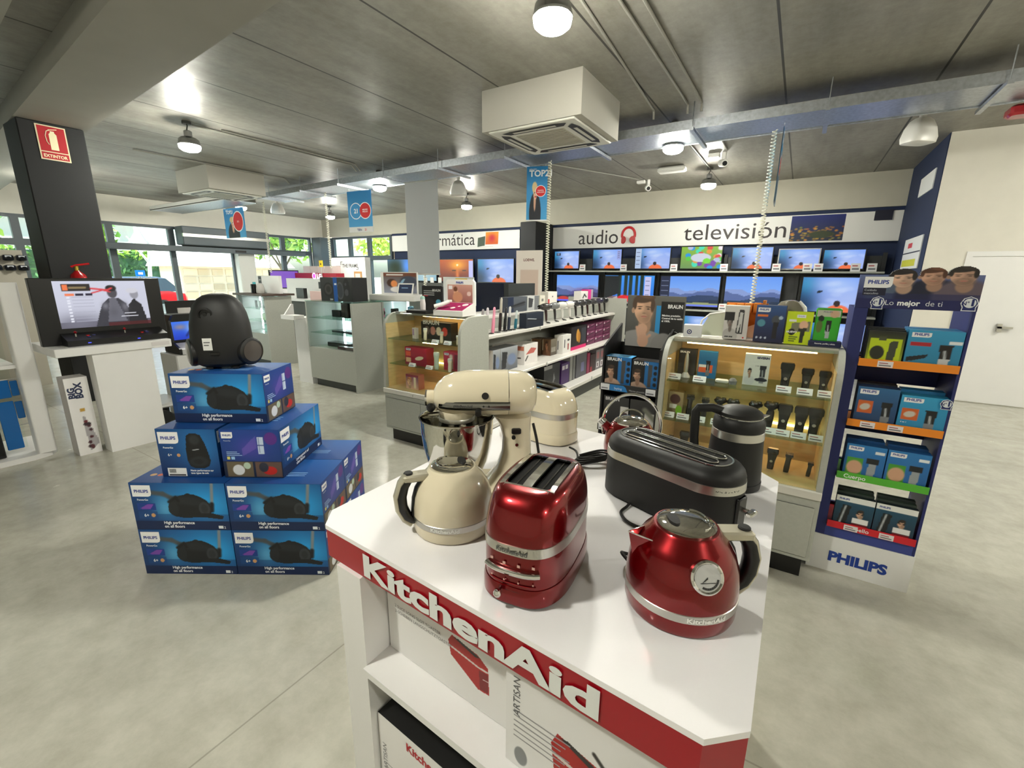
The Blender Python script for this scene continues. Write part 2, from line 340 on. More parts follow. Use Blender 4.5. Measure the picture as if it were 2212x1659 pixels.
# rolled security shutter box above the entrance
t = thing('shutter_box', 'dark grey roller shutter housing above the glazed entrance doors', 'roller shutter', (FX+.11, 5.85, 2.28))
b = MB(); b.box((0, 0, .02), (.42, 2.35, .5), m='frame', bev=.02); b.box((.4, .0, .23), (.45, 2.35, .31), m='satin'); b.build('housing', t)
b = MB()
for i in range(3): b.cyl((.3-.03*i, .03, .19-.07*i), (.3-.03*i, 2.32, .19-.07*i), .06, m='greydark', n=14)
b.build('slat_roll', t)
# ---------------------------------------------------------------- outside
def foliage(b, c, r, n, cols, sz=.16, seed=0):
    q = np.random.default_rng(seed); P = q.normal(0, 1, (n, 3)); P /= np.linalg.norm(P, axis=1)[:, None]; P = P*q.uniform(.55, 1, (n, 1))*np.array(r)+np.array(c)
    for p in P:
        a = q.normal(0, 1, 3); a /= np.linalg.norm(a); e = np.cross(a, q.normal(0, 1, 3)); e /= np.linalg.norm(e); s = sz*q.uniform(.6, 1.4)
        b.add([p-a*s, p+e*s*.4, p+a*s, p-e*s*.4], [(0, 1, 2, 3)], cols[q.integers(len(cols))], 'leaf')
G = [(104, 150, 46), (140, 178, 60), (84, 128, 44), (168, 196, 80)]
def tree(x, y, h, r, n, label, seed, cols=G):
    t = thing('tree', label, 'tree', (x, y, -.05), group='street trees outside')
    b = MB(); b.tube([(0, 0, 0), (.05, .1, h*.35), (-.05, .2, h*.6)], .13, (120, 108, 92), 'matte', 8, .08)
    for a in range(5): b.tube([(0, .12, h*.45), (r*.5*math.cos(a*1.3), .12+r*.5*math.sin(a*1.3), h*.78)], .05, (120, 108, 92), 'matte', 6, .02)
    b.build('trunk', t); b = MB()
    for i in range(6): foliage(b, (r*.55*math.cos(i*1.05+seed), r*.55*math.sin(i*1.05+seed), h*(.8+.08*math.sin(i*2+seed))), (r*.55, r*.55, h*.16), n//6, cols, seed=seed*10+i)
    b.build('foliage', t)
tree(-18.6, 2.1, 3.6, 1.4, 900, 'bright green street tree outside behind the black pillar', 1)
tree(-18.2, 5.0, 3.5, .75, 500, 'leafy tree outside hanging over the window left of the shutter', 2)
tree(-19.2, 11.6, 3.8, 1.5, 800, 'tree with a pale slanting trunk outside right of the shutter', 3)
tree(-15.9, 15.2, 3.9, 1.6, 800, 'yellow green tree outside the far corner windows', 4, [(176, 190, 60), (150, 178, 66), (196, 204, 90)])
tree(-11.6, 15.6, 3.6, 1.3, 600, 'small tree outside the window beside the informatics sign', 5, [(176, 190, 60), (120, 160, 60), (150, 178, 66)])
b = MB(); b.box((-30.4, -6, 0), (-29.6, 14.5, 2.5), (58, 92, 52), 'leaf')
q = np.random.default_rng(3)
for i in range(26): foliage(b, (-29.7, -5.6+i*.78, 2.45), (.5, .6, .25), 70, G, .14, 50+i)
for i in range(26): foliage(b, (-29.5, -5.6+i*.78, 1.3), (.25, .6, 1.1), 60, [(70, 112, 60), (86, 128, 66), (60, 98, 56)], .14, 90+i)
tag(b.build('hedge'), 'long clipped green hedge across the street outside', 'hedge', kind='stuff')
t = thing('house', 'pale house with a terracotta tiled roof beyond the hedge', 'house', (-38, 2, -.05))
b = MB(); b.box((0, -4, 0), (6, 9, 4.6), (226, 214, 196), 'matte'); b.build('house_wall', t)
b = MB(); b.loft([[(-.5, -4.5, 4.5), (6.5, -4.5, 4.5), (3, -4.5, 6.6)], [(-.5, 9.5, 4.5), (6.5, 9.5, 4.5), (3, 9.5, 6.6)]], (196, 150, 124), 'matte')
for i in range(36): b.box((-.4+3.4*(i % 2 > 3), -4.5+i*.39, 4.5), (-.38, -4.4+i*.39, 4.6), (170, 120, 96), 'matte')
b.build('tiled_roof', t)
t = thing('gatehouse', 'small stone building with a pale pitched roof across the street', 'building', (-26.6, 9.9, -.05))
b = MB(); b.box((0, 0, 0), (2.2, 5, 1.9), (214, 196, 172), 'matte')
for i in range(40): b.box((2.2, .1+(i % 8)*.62, .1+(i//8)*.35), (2.23, .6+(i % 8)*.62, .38+(i//8)*.35), tuple(int(v) for v in np.array((206, 184, 156))+q.integers(-22, 22)), 'matte')
b.build('stone_wall', t); b = MB(); b.loft([[(-.4, -.4, 1.9), (2.7, -.4, 1.9), (1.1, -.4, 2.9)], [(-.4, 5.4, 1.9), (2.7, 5.4, 1.9), (1.1, 5.4, 2.9)]], (232, 222, 212), 'matte'); b.build('pitched_roof', t)
b = MB(); b.tube([(-22, 7.9, 0), (-21.9, 7.8, 1.4), (-22.1, 8.0, 2.6), (-22, 7.6, 3.5)], .09, (206, 200, 190), 'matte', 8, .04)
for e in ((.7, .9), (-.6, 1.0), (.2, 1.3)): b.tube([(-22, 7.9, 1.9), (-22, 7.9+e[0], 1.9+e[1])], .05, (206, 200, 190), 'matte', 6, .02)
tag(b.build('bare_tree'), 'leafless pale tree outside beyond the glass door', 'tree')
b = MB(); b.cyl((-17.6, 6.0, 0), (-17.6, 6.0, 1.45), .03, col=(170, 172, 176), m='metal', n=8); b.box((-17.62, 5.9, 1.45), (-17.58, 6.14, 1.63), (30, 120, 220), 'matte'); b.quad((-17.57, 5.96, 1.5), (-17.57, 6.08, 1.5), (-17.57, 6.08, 1.57), (-17.57, 5.96, 1.57), (245, 248, 255), 'matte')
tag(b.build('street_sign'), 'small blue street sign outside the glass door', 'sign')
t = thing('car', 'red parked car outside the glass doors', 'car', (-20.6, 6.1, -.05), 1.45)
b = MB(); S = [(-2.0, .35, .62, .7), (-1.95, .3, .8, .8), (-.9, .25, .92, .85), (.2, .25, .95, .86), (1.5, .25, .95, .85), (2.0, .3, .85, .8), (2.08, .4, .7, .7)]
b.loft([[(x, -w, z0), (x, w, z0), (x, w*1.02, (z0+z1)/2), (x, w*.92, z1), (x, -w*.92, z1), (x, -w*1.02, (z0+z1)/2)] for x, z0, z1, w in S], (196, 24, 30), 'gloss'); b.build('car_body', t)
b = MB(); b.loft([[(x, -w, z) for x, w in ((0, 0),)]*1+[(x0, -w0, z), (x1, -w0, z), (x1, w0, z), (x0, w0, z)] for z, x0, x1, w0 in ((.93, -1.0, 1.9, .78), (1.40, -.3, 1.5, .62))] and [[(x0, -w0, z), (x1, -w0, z), (x1, w0, z), (x0, w0, z)] for z, x0, x1, w0 in ((.93, -1.0, 1.9, .78), (1.40, -.3, 1.5, .62), (1.46, -.1, 1.3, .5))], (60, 66, 72), 'gloss'); b.build('cabin', t)
for x in (-1.3, 1.25):
    for y in (-.8, .8): b = MB(); b.cyl((x, y-.09, .33), (x, y+.09, .33), .32, m='rubber', n=20); b.cyl((x, y-.095, .33), (x, y+.095, .33), .18, col=(180, 182, 186), m='metal', n=16); b.build('wheel', t)
# ---------------------------------------------------------------- ceiling fittings
def lamp_proto():
    t = thing('ceiling_lamp', 'lamp', 'ceiling lamp', (0, 0, 3.09))
    b = MB(); b.cyl((0, 0, .28), (0, 0, .31), .05, m='greydark', n=14); b.tube([(0, 0, .29), (.012, 0, .26), (-.012, 0, .22), (0, 0, .19)], .008, m='greydark', n=6); b.build('suspension', t)
    b = MB(); b.lathe([(.03, .21), (.045, .2), (.045, .14), (.085, .125), (.11, .105), (.118, .06), (.122, .055), (.122, .04)], (176, 178, 180), 'metal', 28, caps=(1, 0)); b.build('housing', t)
    b = MB(); b.lathe([(.116, .042), (.118, .025), (.112, .0), (.085, -.022), (.045, -.033), (.001, -.035)], m='lens', n=28, caps=(1, 1)); b.build('lens', t)
    return t
lp = lamp_proto(); first = True
LL = {(-1.5, 2.82): 'round ceiling lamp glowing directly above the stand mixer', (-6.68, 3.03): 'hanging ceiling lamp with grey housing nearest the black pillar', (-1.53, 6.08): 'round lamp behind the metal tray near a small camera', (-1.55, 8.72): 'round lamp over the television sign',
 (-6.72, 8.69): 'round lamp right of the grey hanging banner', (-6.71, 6.11): 'round lamp left of the grey hanging banner', (-11.3, 8.44): 'small hanging lamp near the far corner windows', (-11.7, 6.25): 'lamp glowing above the far blue poster by the shutter',
 (3.6, 2.9): 'ceiling lamp out of frame over the right aisle', (3.6, 6.1): 'ceiling lamp out of frame before the white wall', (-1.5, -.6): 'ceiling lamp behind the photographer over the podium aisle', (3.6, -.6): 'ceiling lamp behind the photographer at the right', (-11.5, 2.9): 'ceiling lamp hidden behind the black pillar'}
for (x, y), l in LL.items():
    if first: lp.location = (x, y, 3.09); lp['label'] = l; lp['group'] = 'round ceiling lamps'; first = False
    else: dup(lp, (x, y, 3.09), 0, l)
def ac(x0, y0, w, d, label):
    t = thing('air_conditioner', label, 'air conditioner', (x0+w/2, y0+d/2, 3.0), group='ceiling cassette units')
    b = MB(); b.box((-w/2, -d/2, .02), (w/2, d/2, .4), (180, 177, 168), 'matte'); b.build('bulkhead', t)
    p = MB(); p.box((-.48, -.48, 0), (.48, .48, .02), (226, 224, 216), 'card', bev=.008); po = p.build('panel', t)
    g = MB(); g.box((-.27, -.27, -.006), (.27, .27, .0), (190, 186, 174), 'card')
    for i in range(12): g.box((-.26, -.255+i*.044, -.01), (.26, -.24+i*.044, -.006), (172, 168, 156), 'card')
    g.build('intake_grille', t)
    for i in range(4):
        c, s_ = math.cos(i*math.pi/2), math.sin(i*math.pi/2); F = lambda P: np.stack([P[:, 0]*c-P[:, 1]*s_, P[:, 0]*s_+P[:, 1]*c, P[:, 2]], 1)
        v = MB(); v.add(F(np.array([(-.3, .33, -.003), (.3, .33, -.003), (.36, .40, -.003), (.25, .43, -.003), (-.25, .43, -.003), (-.36, .40, -.003)])), [(5, 4, 3, 2, 1, 0)], (24, 22, 20)); v.add(F(np.array([(-.24, .36, -.006), (.24, .36, -.006), (.24, .4, -.006), (-.24, .4, -.006)])), [(3, 2, 1, 0)], (206, 203, 194)); v.build('air_vane', t)
ac(-2.98, 4.13, 1.1, .98, 'boxed ceiling air conditioner above the kitchen podium, beside the metal tray')
ac(-10.05, 4.25, 1.15, 1.0, 'boxed ceiling air conditioner near the shutter, far from the podium')
# perforated metal cable tray across the room
t = thing('cable_tray', 'long shiny perforated metal cable tray hung across the ceiling', 'cable tray', (0, 0, 3.16))
def ty(x): return 5.55+.012*(x+2)**2*.35
xs = np.linspace(-10.2, 5.8, 40)
b = MB(); b.loft([[(x, ty(x), 0), (x, ty(x)+.62, 0), (x, ty(x)+.62, .012), (x, ty(x), .012)] for x in xs], m='galv'); b.build('tray_bed', t)
for off in (0, .62): b = MB(); b.loft([[(x, ty(x)+off-.012, -.012), (x, ty(x)+off, -.012), (x, ty(x)+off, .085), (x, ty(x)+off-.012, .085)] for x in xs], m='galv'); b.build('side_rail', t)
for x in np.arange(-9.6, 5.5, 1.2): b = MB(); b.box((x-.02, ty(x)-.1, -.045), (x+.02, ty(x)+.72, -.012), m='galv'); b.cyl((x, ty(x)-.06, -.03), (x, ty(x)-.06, .24), .005, m='galv', n=6); b.build('cross_bar', t)
t = thing('cable_tray', 'short pale cable tray near the shutter, beyond the far air conditioner', 'cable tray', (-11.9, 5.5, 3.06))
b = MB(); b.box((-1.9, -.35, 0), (1.6, .35, .015), m='galv'); b.build('tray_bed', t)
for y in (-.35, .33): b = MB(); b.box((-1.9, y, -.01), (1.6, y+.02, .09), (214, 212, 206), 'card'); b.build('side_rail', t)
def conduit(name, pts, label, r=.011): b = MB(); b.tube(pts, r, (150, 148, 140), 'card', 8); return tag(b.build(name), label, 'conduit', 'ceiling conduits')
conduit('conduit', [(-1.27, .5, 3.385), (-1.27, 5.5, 3.385), (-1.27, 5.52, 3.30)], 'straight thin conduit on the ceiling, left of a matching pair')
conduit('conduit', [(-1.13, .5, 3.385), (-1.13, 5.5, 3.385), (-1.13, 5.52, 3.30)], 'straight thin conduit on the ceiling, right of a matching pair')
conduit('conduit', [(-1.47, 2.9, 3.385), (-1.63, 5.5, 3.385), (-1.63, 5.52, 3.30)], 'conduit running from the lamp above the mixer to the tray')
conduit('conduit', [(-6.7, 3.1, 3.385), (-6.7, 5.5, 3.385), (-6.7, 5.6, 3.30)], 'conduit running from the lamp by the pillar to the tray')
conduit('conduit', [(-6.6, 3.4, 3.385), (-6.6, 5.5, 3.385), (-6.6, 5.6, 3.30)], 'second conduit beside the one from the pillar lamp')
conduit('conduit', [(-1.55, 6.2, 3.385), (-1.55, 8.7, 3.385)], 'conduit joining the lamp behind the tray to the one over television')
conduit('conduit', [(-1.15, 6.2, 3.385), (-1.15, 7.6, 3.385)], 'conduit leading to the small camera above the television sign')
conduit('conduit', [(-4.2, 6.2, 3.385), (-2.85, 9.0, 3.385)], 'conduit leading to the small camera above the audio sign')
conduit('conduit', [(-8.8, 3.2, 3.385), (-8.8, 5.6, 3.385), (-8.8, 5.7, 3.30)], 'conduit on the ceiling just right of the far air conditioner')
def seccam(x, y, label):
    t = thing('security_camera', label, 'security camera', (x, y, 3.2), group='small ceiling cameras')
    b = MB(); b.box((-.22, -.05, .14), (-.06, .05, .2), m='plastic', bev=.01); b.cyl((0, 0, .1), (0, 0, .2), .03, m='plastic'); b.build('bracket', t)
    b = MB(); b.cyl((-.04, .08, .07), (.03, -.08, .03), .05, m='plastic', n=18); b.build('camera_body', t); b = MB(); b.cyl((.03, -.08, .03), (.034, -.09, .0275), .033, m='black', n=16); b.build('camera_lens', t)
seccam(-2.72, 9.2, 'small white camera at the ceiling edge above the audio sign'); seccam(-1.21, 7.8, 'small white camera between the two lamps near the television sign')
def spk(x, y, rz, label):
    t = thing('ceiling_speaker', label, 'speaker', (x, y, 3.1), rz, 'white hanging speakers')
    b = MB(); b.loft([ring(0, 0, z, a, c_, 4, 28) for z, a, c_ in ((-.125, .13, .085), (-.12, .145, .1), (-.07, .15, .11), (.02, .125, .1), (.09, .09, .075), (.12, .05, .05))], m='plastic'); b.build('cabinet', t)
    b = MB(); b.tube([(0, 0, .11), (0, 0, .3)], .03, m='plastic', n=10); b.build('bracket', t)
spk(-5.4, 6.75, .5, 'white speaker under the tray, right of the grey banner'); spk(.84, 6.6, .7, 'white speaker hung from the tray at the right, above the shaver stand'); spk(-10.85, 6.65, .4, 'white speaker beside the far air conditioner')
b = MB(); b.box((-2.3, 8.2, 3.3), (-1.85, 8.4, 3.38), m='plastic', bev=.02); tag(b.build('emergency_light'), 'flat white emergency light on the ceiling before the television sign', 'emergency light')
b = MB(); b.box((1.4, 6.2, 3.05), (1.6, 6.4, 3.14), (168, 16, 30), 'gloss', bev=.02); tag(b.build('alarm_siren'), 'red alarm box on the tray at the far right', 'alarm')
def coil(x, y, z0, z1, label):
    n = int((z1-z0)/.034*8); T = np.linspace(0, 1, n); a = np.linspace(0, (z1-z0)/.034*2*math.pi, n)
    b = MB(); b.tube([(x+.021*math.cos(q_), y+.021*math.sin(q_), z1+(z0-z1)*s_) for s_, q_ in zip(T, a)], .0065, (226, 224, 208), 'card', 5); return tag(b.build('coiled_cable'), label, 'cable', 'white coiled cables')
coil(-3.1, 5.86, 1.22, 3.11, 'white coiled cable hanging beside the blue poster above the hair dryers'); coil(-.44, 5.86, 1.3, 3.11, 'white coiled cable hanging in front of the word television')
coil(-8.0, 5.9, 1.7, 3.11, 'white coiled cable hanging left of the small round 21 poster'); coil(-10.23, 5.95, 1.6, 3.11, 'white coiled cable hanging by the shutter'); coil(-5.6, 6.02, 1.3, 3.11, 'white coiled cable seen behind the grey banner')
# hanging posters
def woman(p, cx, cy, s):
    p.ell(cx, cy-.30*s, .30*s, .42*s, (28, 30, 40), .06); p.ell(cx-.02*s, cy-.05*s, .055*s, .2*s, (214, 168, 140), .3); p.ell(cx, cy+.12*s, .10*s, .15*s, (226, 184, 158), .1); p.ell(cx-.03*s, cy+.21*s, .13*s, .11*s, (216, 190, 140), .2)
    p.line([(cx-.03*s, cy+.11*s), (cx+.02*s, cy+.11*s)], .012*s, (90, 60, 50)); p.line([(cx-.01*s, cy+.03*s), (cx+.05*s, cy+.03*s)], .014*s, (190, 60, 60))
def poster(x0, x1, y, z0, z1, label, kind, dy=0):
    w = math.hypot(x1-x0, dy); ux = np.array((x1-x0, dy, 0))/w; h = z1-z0; uy = V3(0, 0, 1); o = V3(x0, y, z0); n = np.cross(ux, uy)
    t = thing('hanging_poster', label, 'poster', (0, 0, 0), group='blue hanging posters')
    b = MB(); p = Pic(50, 80, (58, 150, 208)).grad((70, 160, 214), (40, 128, 190))
    if kind == 'top':
        woman(p, .42, .42, .95); p.rect(.0, 0, 1, .02, (240, 240, 240)); b.art(p, o, ux, uy, w, h); b.txt('TOP21', o, ux, uy, w*.12, h*.82, h*.16, (245, 248, 250), bold=.03); b.txt('selecci\u00f3n', o, ux, uy, w*.12, h*.94, h*.04)
        b.disc(o, ux, uy, w*.68, h*.55, w*.26, (250, 250, 250), .0012); b.disc(o, ux, uy, w*.68, h*.55, w*.235, (206, 30, 36), .002); b.txt('nuestra', o, ux, uy, w*.68, h*.555, h*.04, al='c', eps=.003); b.txt('selecci\u00f3n', o, ux, uy, w*.68, h*.52, h*.04, al='c', eps=.003)
    else:
        p.rect(0, 0, 1, .13, (222, 222, 220)); b.art(p, o, ux, uy, w, h); b.disc(o, ux, uy, w*.33, h*.52, w*.25, (240, 244, 248), .0012); b.disc(o, ux, uy, w*.33, h*.52, w*.225, (52, 144, 204), .002); b.txt('21', o, ux, uy, w*.33, h*.47, h*.15, al='c', bold=.03, eps=.003)
        b.disc(o, ux, uy, w*.72, h*.52, w*.25, (250, 250, 250), .0014); b.disc(o, ux, uy, w*.72, h*.52, w*.225, (214, 34, 38), .0022)
        for i, s_ in enumerate(('MEJORES', 'PRECIOS')): b.txt(s_, o, ux, uy, w*.72, h*(.53-.05*i), h*.045, al='c', bold=.02, eps=.003)
        b.txt('TIEN', o, ux, uy, w*.34, h*.035, h*.075, (40, 56, 120), bold=.03); b.txt('21', o, ux, uy, w*.66, h*.035, h*.075, (206, 40, 50), bold=.03)
    b.quad(o-n*.004, o-n*.004+uy*h, o-n*.004+uy*h+ux*w, o-n*.004+ux*w, (70, 150, 205)); b.quad(o-n*.001, o-n*.001+ux*w, o-n*.001+ux*w+uy*h, o-n*.001+uy*h, (60, 150, 205))
    b.build('printed_sheet', t)
    for q_ in (.1, .9): c = MB(); c.tube([o+ux*w*q_+uy*h, o+ux*w*q_+uy*(3.112-z0)], .002, (220, 222, 225), 'card', 4); c.build('hanging_wire', t)
poster(-3.47, -3.19, 5.88, 2.36, 3.08, 'blue poster of a woman in black with TOP21, above the hair dryers', 'top', .1)
poster(-11.85, -10.97, 5.9, 2.38, 3.05, 'blue poster of a woman with TOP21, beside the shutter', 'top')
poster(-7.36, -6.78, 5.9, 2.35, 3.07, 'blue poster with a white ringed 21 and a red disc', '21', .06)
poster(-.345, -.355, 5.62, 2.36, 3.08, 'blue poster seen edge on behind the coiled cable, above the shavers', 'top', .4)
t = thing('hanging_banner', 'plain light grey fabric banner hanging over the informatics sign', 'banner', (-5.53, 5.9, 1.6)); b = MB(); n_ = 30
b.loft([[(-.34, -.004, z), (.34, .05, z), (.34, .056, z), (-.34, .002, z)] for z in (0, 1.49)], m='fabric'); b.build('cloth', t)
for z in (0, 1.49): b = MB(); b.cyl((-.345, -.002, z), (.345, .053, z), .012, m='satin', n=8); b.build('banner_rod', t)
# ---------------------------------------------------------------- kitchen podium and its appliances
T = .95
top = [(-.983, .641), (-.029, .58), (.027, .63), (.027, 1.609), (-.026, 1.663), (-.738, 1.733), (-.98, 1.72), (-1.043, 1.65), (-1.033, .699)]
def inset(P, d):
    c = np.mean(np.array(P), 0); return [tuple(np.array(p)+(c-np.array(p))/np.linalg.norm(c-np.array(p))*d) for p in P]
pod = thing('display_podium', 'white podium with red edge band carrying the kitchen appliances', 'display stand', (0, 0, 0))
b = MB(); b.prism(top, 2, T-.012, T, m='whitegloss'); b.build('top_panel', pod)
b = MB(); b.prism(inset(top, .002), 2, T-.092, T-.0121, m='redlam'); b.build('edge_band', pod)
# lettering on the band, front face
p0, p1 = np.array((*top[0], T-.092)), np.array((*top[1], T-.092)); ux = (p1-p0)/np.linalg.norm(p1-p0)
b = MB(); tv_, _ = textgeo('KitchenAid', .04); b.txt('KitchenAid', p0, ux, V3(0, 0, 1), .16, .0125, .083, (226, 228, 226), bold=.04, sx=.635/(np.ptp(tv_[:, 0])*.083), eps=.002); b.build('lettering', pod)
yb = .625
def fx(x): return yb+(x+.93)*-.055
fl = lambda x, d=0: (x, .628-(x+.93)*.06+d)
for q_ in ([fl(-.93), fl(-.833), fl(-.833, .22), (-.833, 1.58), (-.93, 1.58)], [(-.93, 1.581), (-.0, 1.581), (-.0, 1.6), (-.93, 1.6)], [fl(-.05), fl(-.02), (-.02, 1.58), (-.05, 1.58)], [fl(-.832, .20), fl(-.051, .20), fl(-.051, .22), fl(-.832, .22)]): b = MB(); b.prism(q_, 2, 0, T-.0925, m='whitelam'); b.build('carcass_panel', pod)
b = MB(); b.prism([fl(-.833, -.012), fl(-.05, -.012), fl(-.051, .199), fl(-.832, .199)], 2, .575, .595, m='whitelam'); b.build('shelf', pod)
b = MB(); b.prism([fl(-.833, 0), fl(-.05, 0), fl(-.051, .199), fl(-.832, .199)], 2, .08, .1, m='whitelam'); b.build('shelf', pod)
# cartons in the podium
def toaster_print(p, cx, cy, s):
    p.poly([(cx-.5*s, cy+.25*s), (cx-.42*s, cy+.48*s), (cx+.1*s, cy+.34*s), (cx+.3*s, cy+.1*s), (cx+.32*s, cy-.75*s), (cx+.1*s, cy-.78*s), (cx-.45*s, cy-.2*s)], (168, 30, 26)); p.poly([(cx-.40*s, cy+.44*s), (cx-.28*s, cy+.46*s), (cx+.16*s, cy+.28*s), (cx+.05*s, cy+.22*s)], (40, 34, 32))
    p.poly([(cx-.48*s, cy+.12*s), (cx-.48*s, cy+.06*s), (cx+.12*s, cy-.08*s), (cx+.31*s, cy-.06*s), (cx+.31*s, cy+.0*s), (cx+.12*s, cy-.02*s)], (206, 200, 196)); p.poly([(cx+.12*s, cy-.12*s), (cx+.3*s, cy-.1*s), (cx+.3*s, cy-.7*s), (cx+.14*s, cy-.74*s)], (120, 14, 16)); p.line([(cx+.2*s, cy-.35*s), (cx+.3*s, cy-.33*s)], .012*s, (220, 215, 210))
u_ = np.array((1, -.06, 0))/math.hypot(1, .06); nb = np.array((-.06, -1, 0))/math.hypot(1, .06)
def podbox(x0, x1, z0, z1, off, label, draw, side=(238, 237, 236), topc=None):
    o = np.array((*fl(x0, off), z0)); w = (x1-x0)*math.hypot(1, .06); h = z1-z0; d = .195-off
    F = lambda P: np.asarray(P) @ np.array([u_, -nb, (0, 0, 1)])+o
    b = MB(); b.box((0, 0, 0), (w, d, h), side, F=F)
    if topc: b.poly(F(np.array([(0, 0, h+.0005), (w, 0, h+.0005), (w, d, h+.0005), (0, d, h+.0005)])), topc)
    draw(b, o, w, h); return tag(b.build('appliance_carton'), label, 'box', 'appliance cartons in the podium')
def dA(b, o, w, h):
    p = Pic(300, 172, (236, 235, 234)); toaster_print(p, .70, .52, .36); b.art(p, o, u_, V3(0, 0, 1), w, h)
    for i, s_ in enumerate(('2 SLICE LONG SLOT TOASTER', '2-SCHEIBEN LANGSCHLITZTOASTER')): b.txt(s_, o, u_, V3(0, 0, 1), .03, h*.60-i*.016, .0125, (120, 120, 122))
podbox(-.828, -.40, .596, .836, .08, 'white toaster carton on the upper podium shelf, small toaster picture', dA)
def dB(b, o, w, h):
    p = Pic(300, 205, (232, 231, 231)); toaster_print(p, .60, .36, .52); p.line([(.62, .64), (.76, .48), (.90, .38)], .018, (50, 46, 44)); p.line([(.70, .58), (.84, .54)], .014, (60, 56, 52)); p.ell(.12, .13, .05, .09, (130, 132, 134)); b.art(p, o, u_, V3(0, 0, 1), w, h)
    b.txt('ARTISAN', o+u_*.035, np.array((0, 0, 1.)), -u_, h*.52, 0, .024, (90, 90, 92))
    for i in range(6): b.rect(o, u_, V3(0, 0, 1), .02, h*.56-i*.013, .15-.01*(i % 3), h*.56-i*.013+.003, (150, 150, 152))
podbox(-.398, -.08, .596, .85, .03, 'white carton on the upper podium shelf showing a large red toaster', dB)
def dC(b, o, w, h):
    p = Pic(260, 205, (236, 234, 233)); toaster_print(p, .5, .45, .5); b.art(p, o, u_, V3(0, 0, 1), w, h); b.txt('KitchenAid', o, u_, V3(0, 0, 1), .115, h*.86, .036, (176, 16, 30), bold=.035); b.txt('ARTISAN', o+u_*.03, np.array((0, 0, 1.)), -u_, h*.42, 0, .024, (120, 120, 122))
    for i in range(5): b.rect(o, u_, V3(0, 0, 1), .02, h*.5-i*.014, .1, h*.5-i*.014+.003, (160, 160, 162))
podbox(-.828, -.40, .101, .425, .02, 'carton with a black top below the podium shelf, red lettering', dC, topc=(14, 14, 15))
podbox(-.395, -.08, .101, .425, .02, 'carton with a black top below the podium shelf, near its right end', dC, topc=(14, 14, 15))
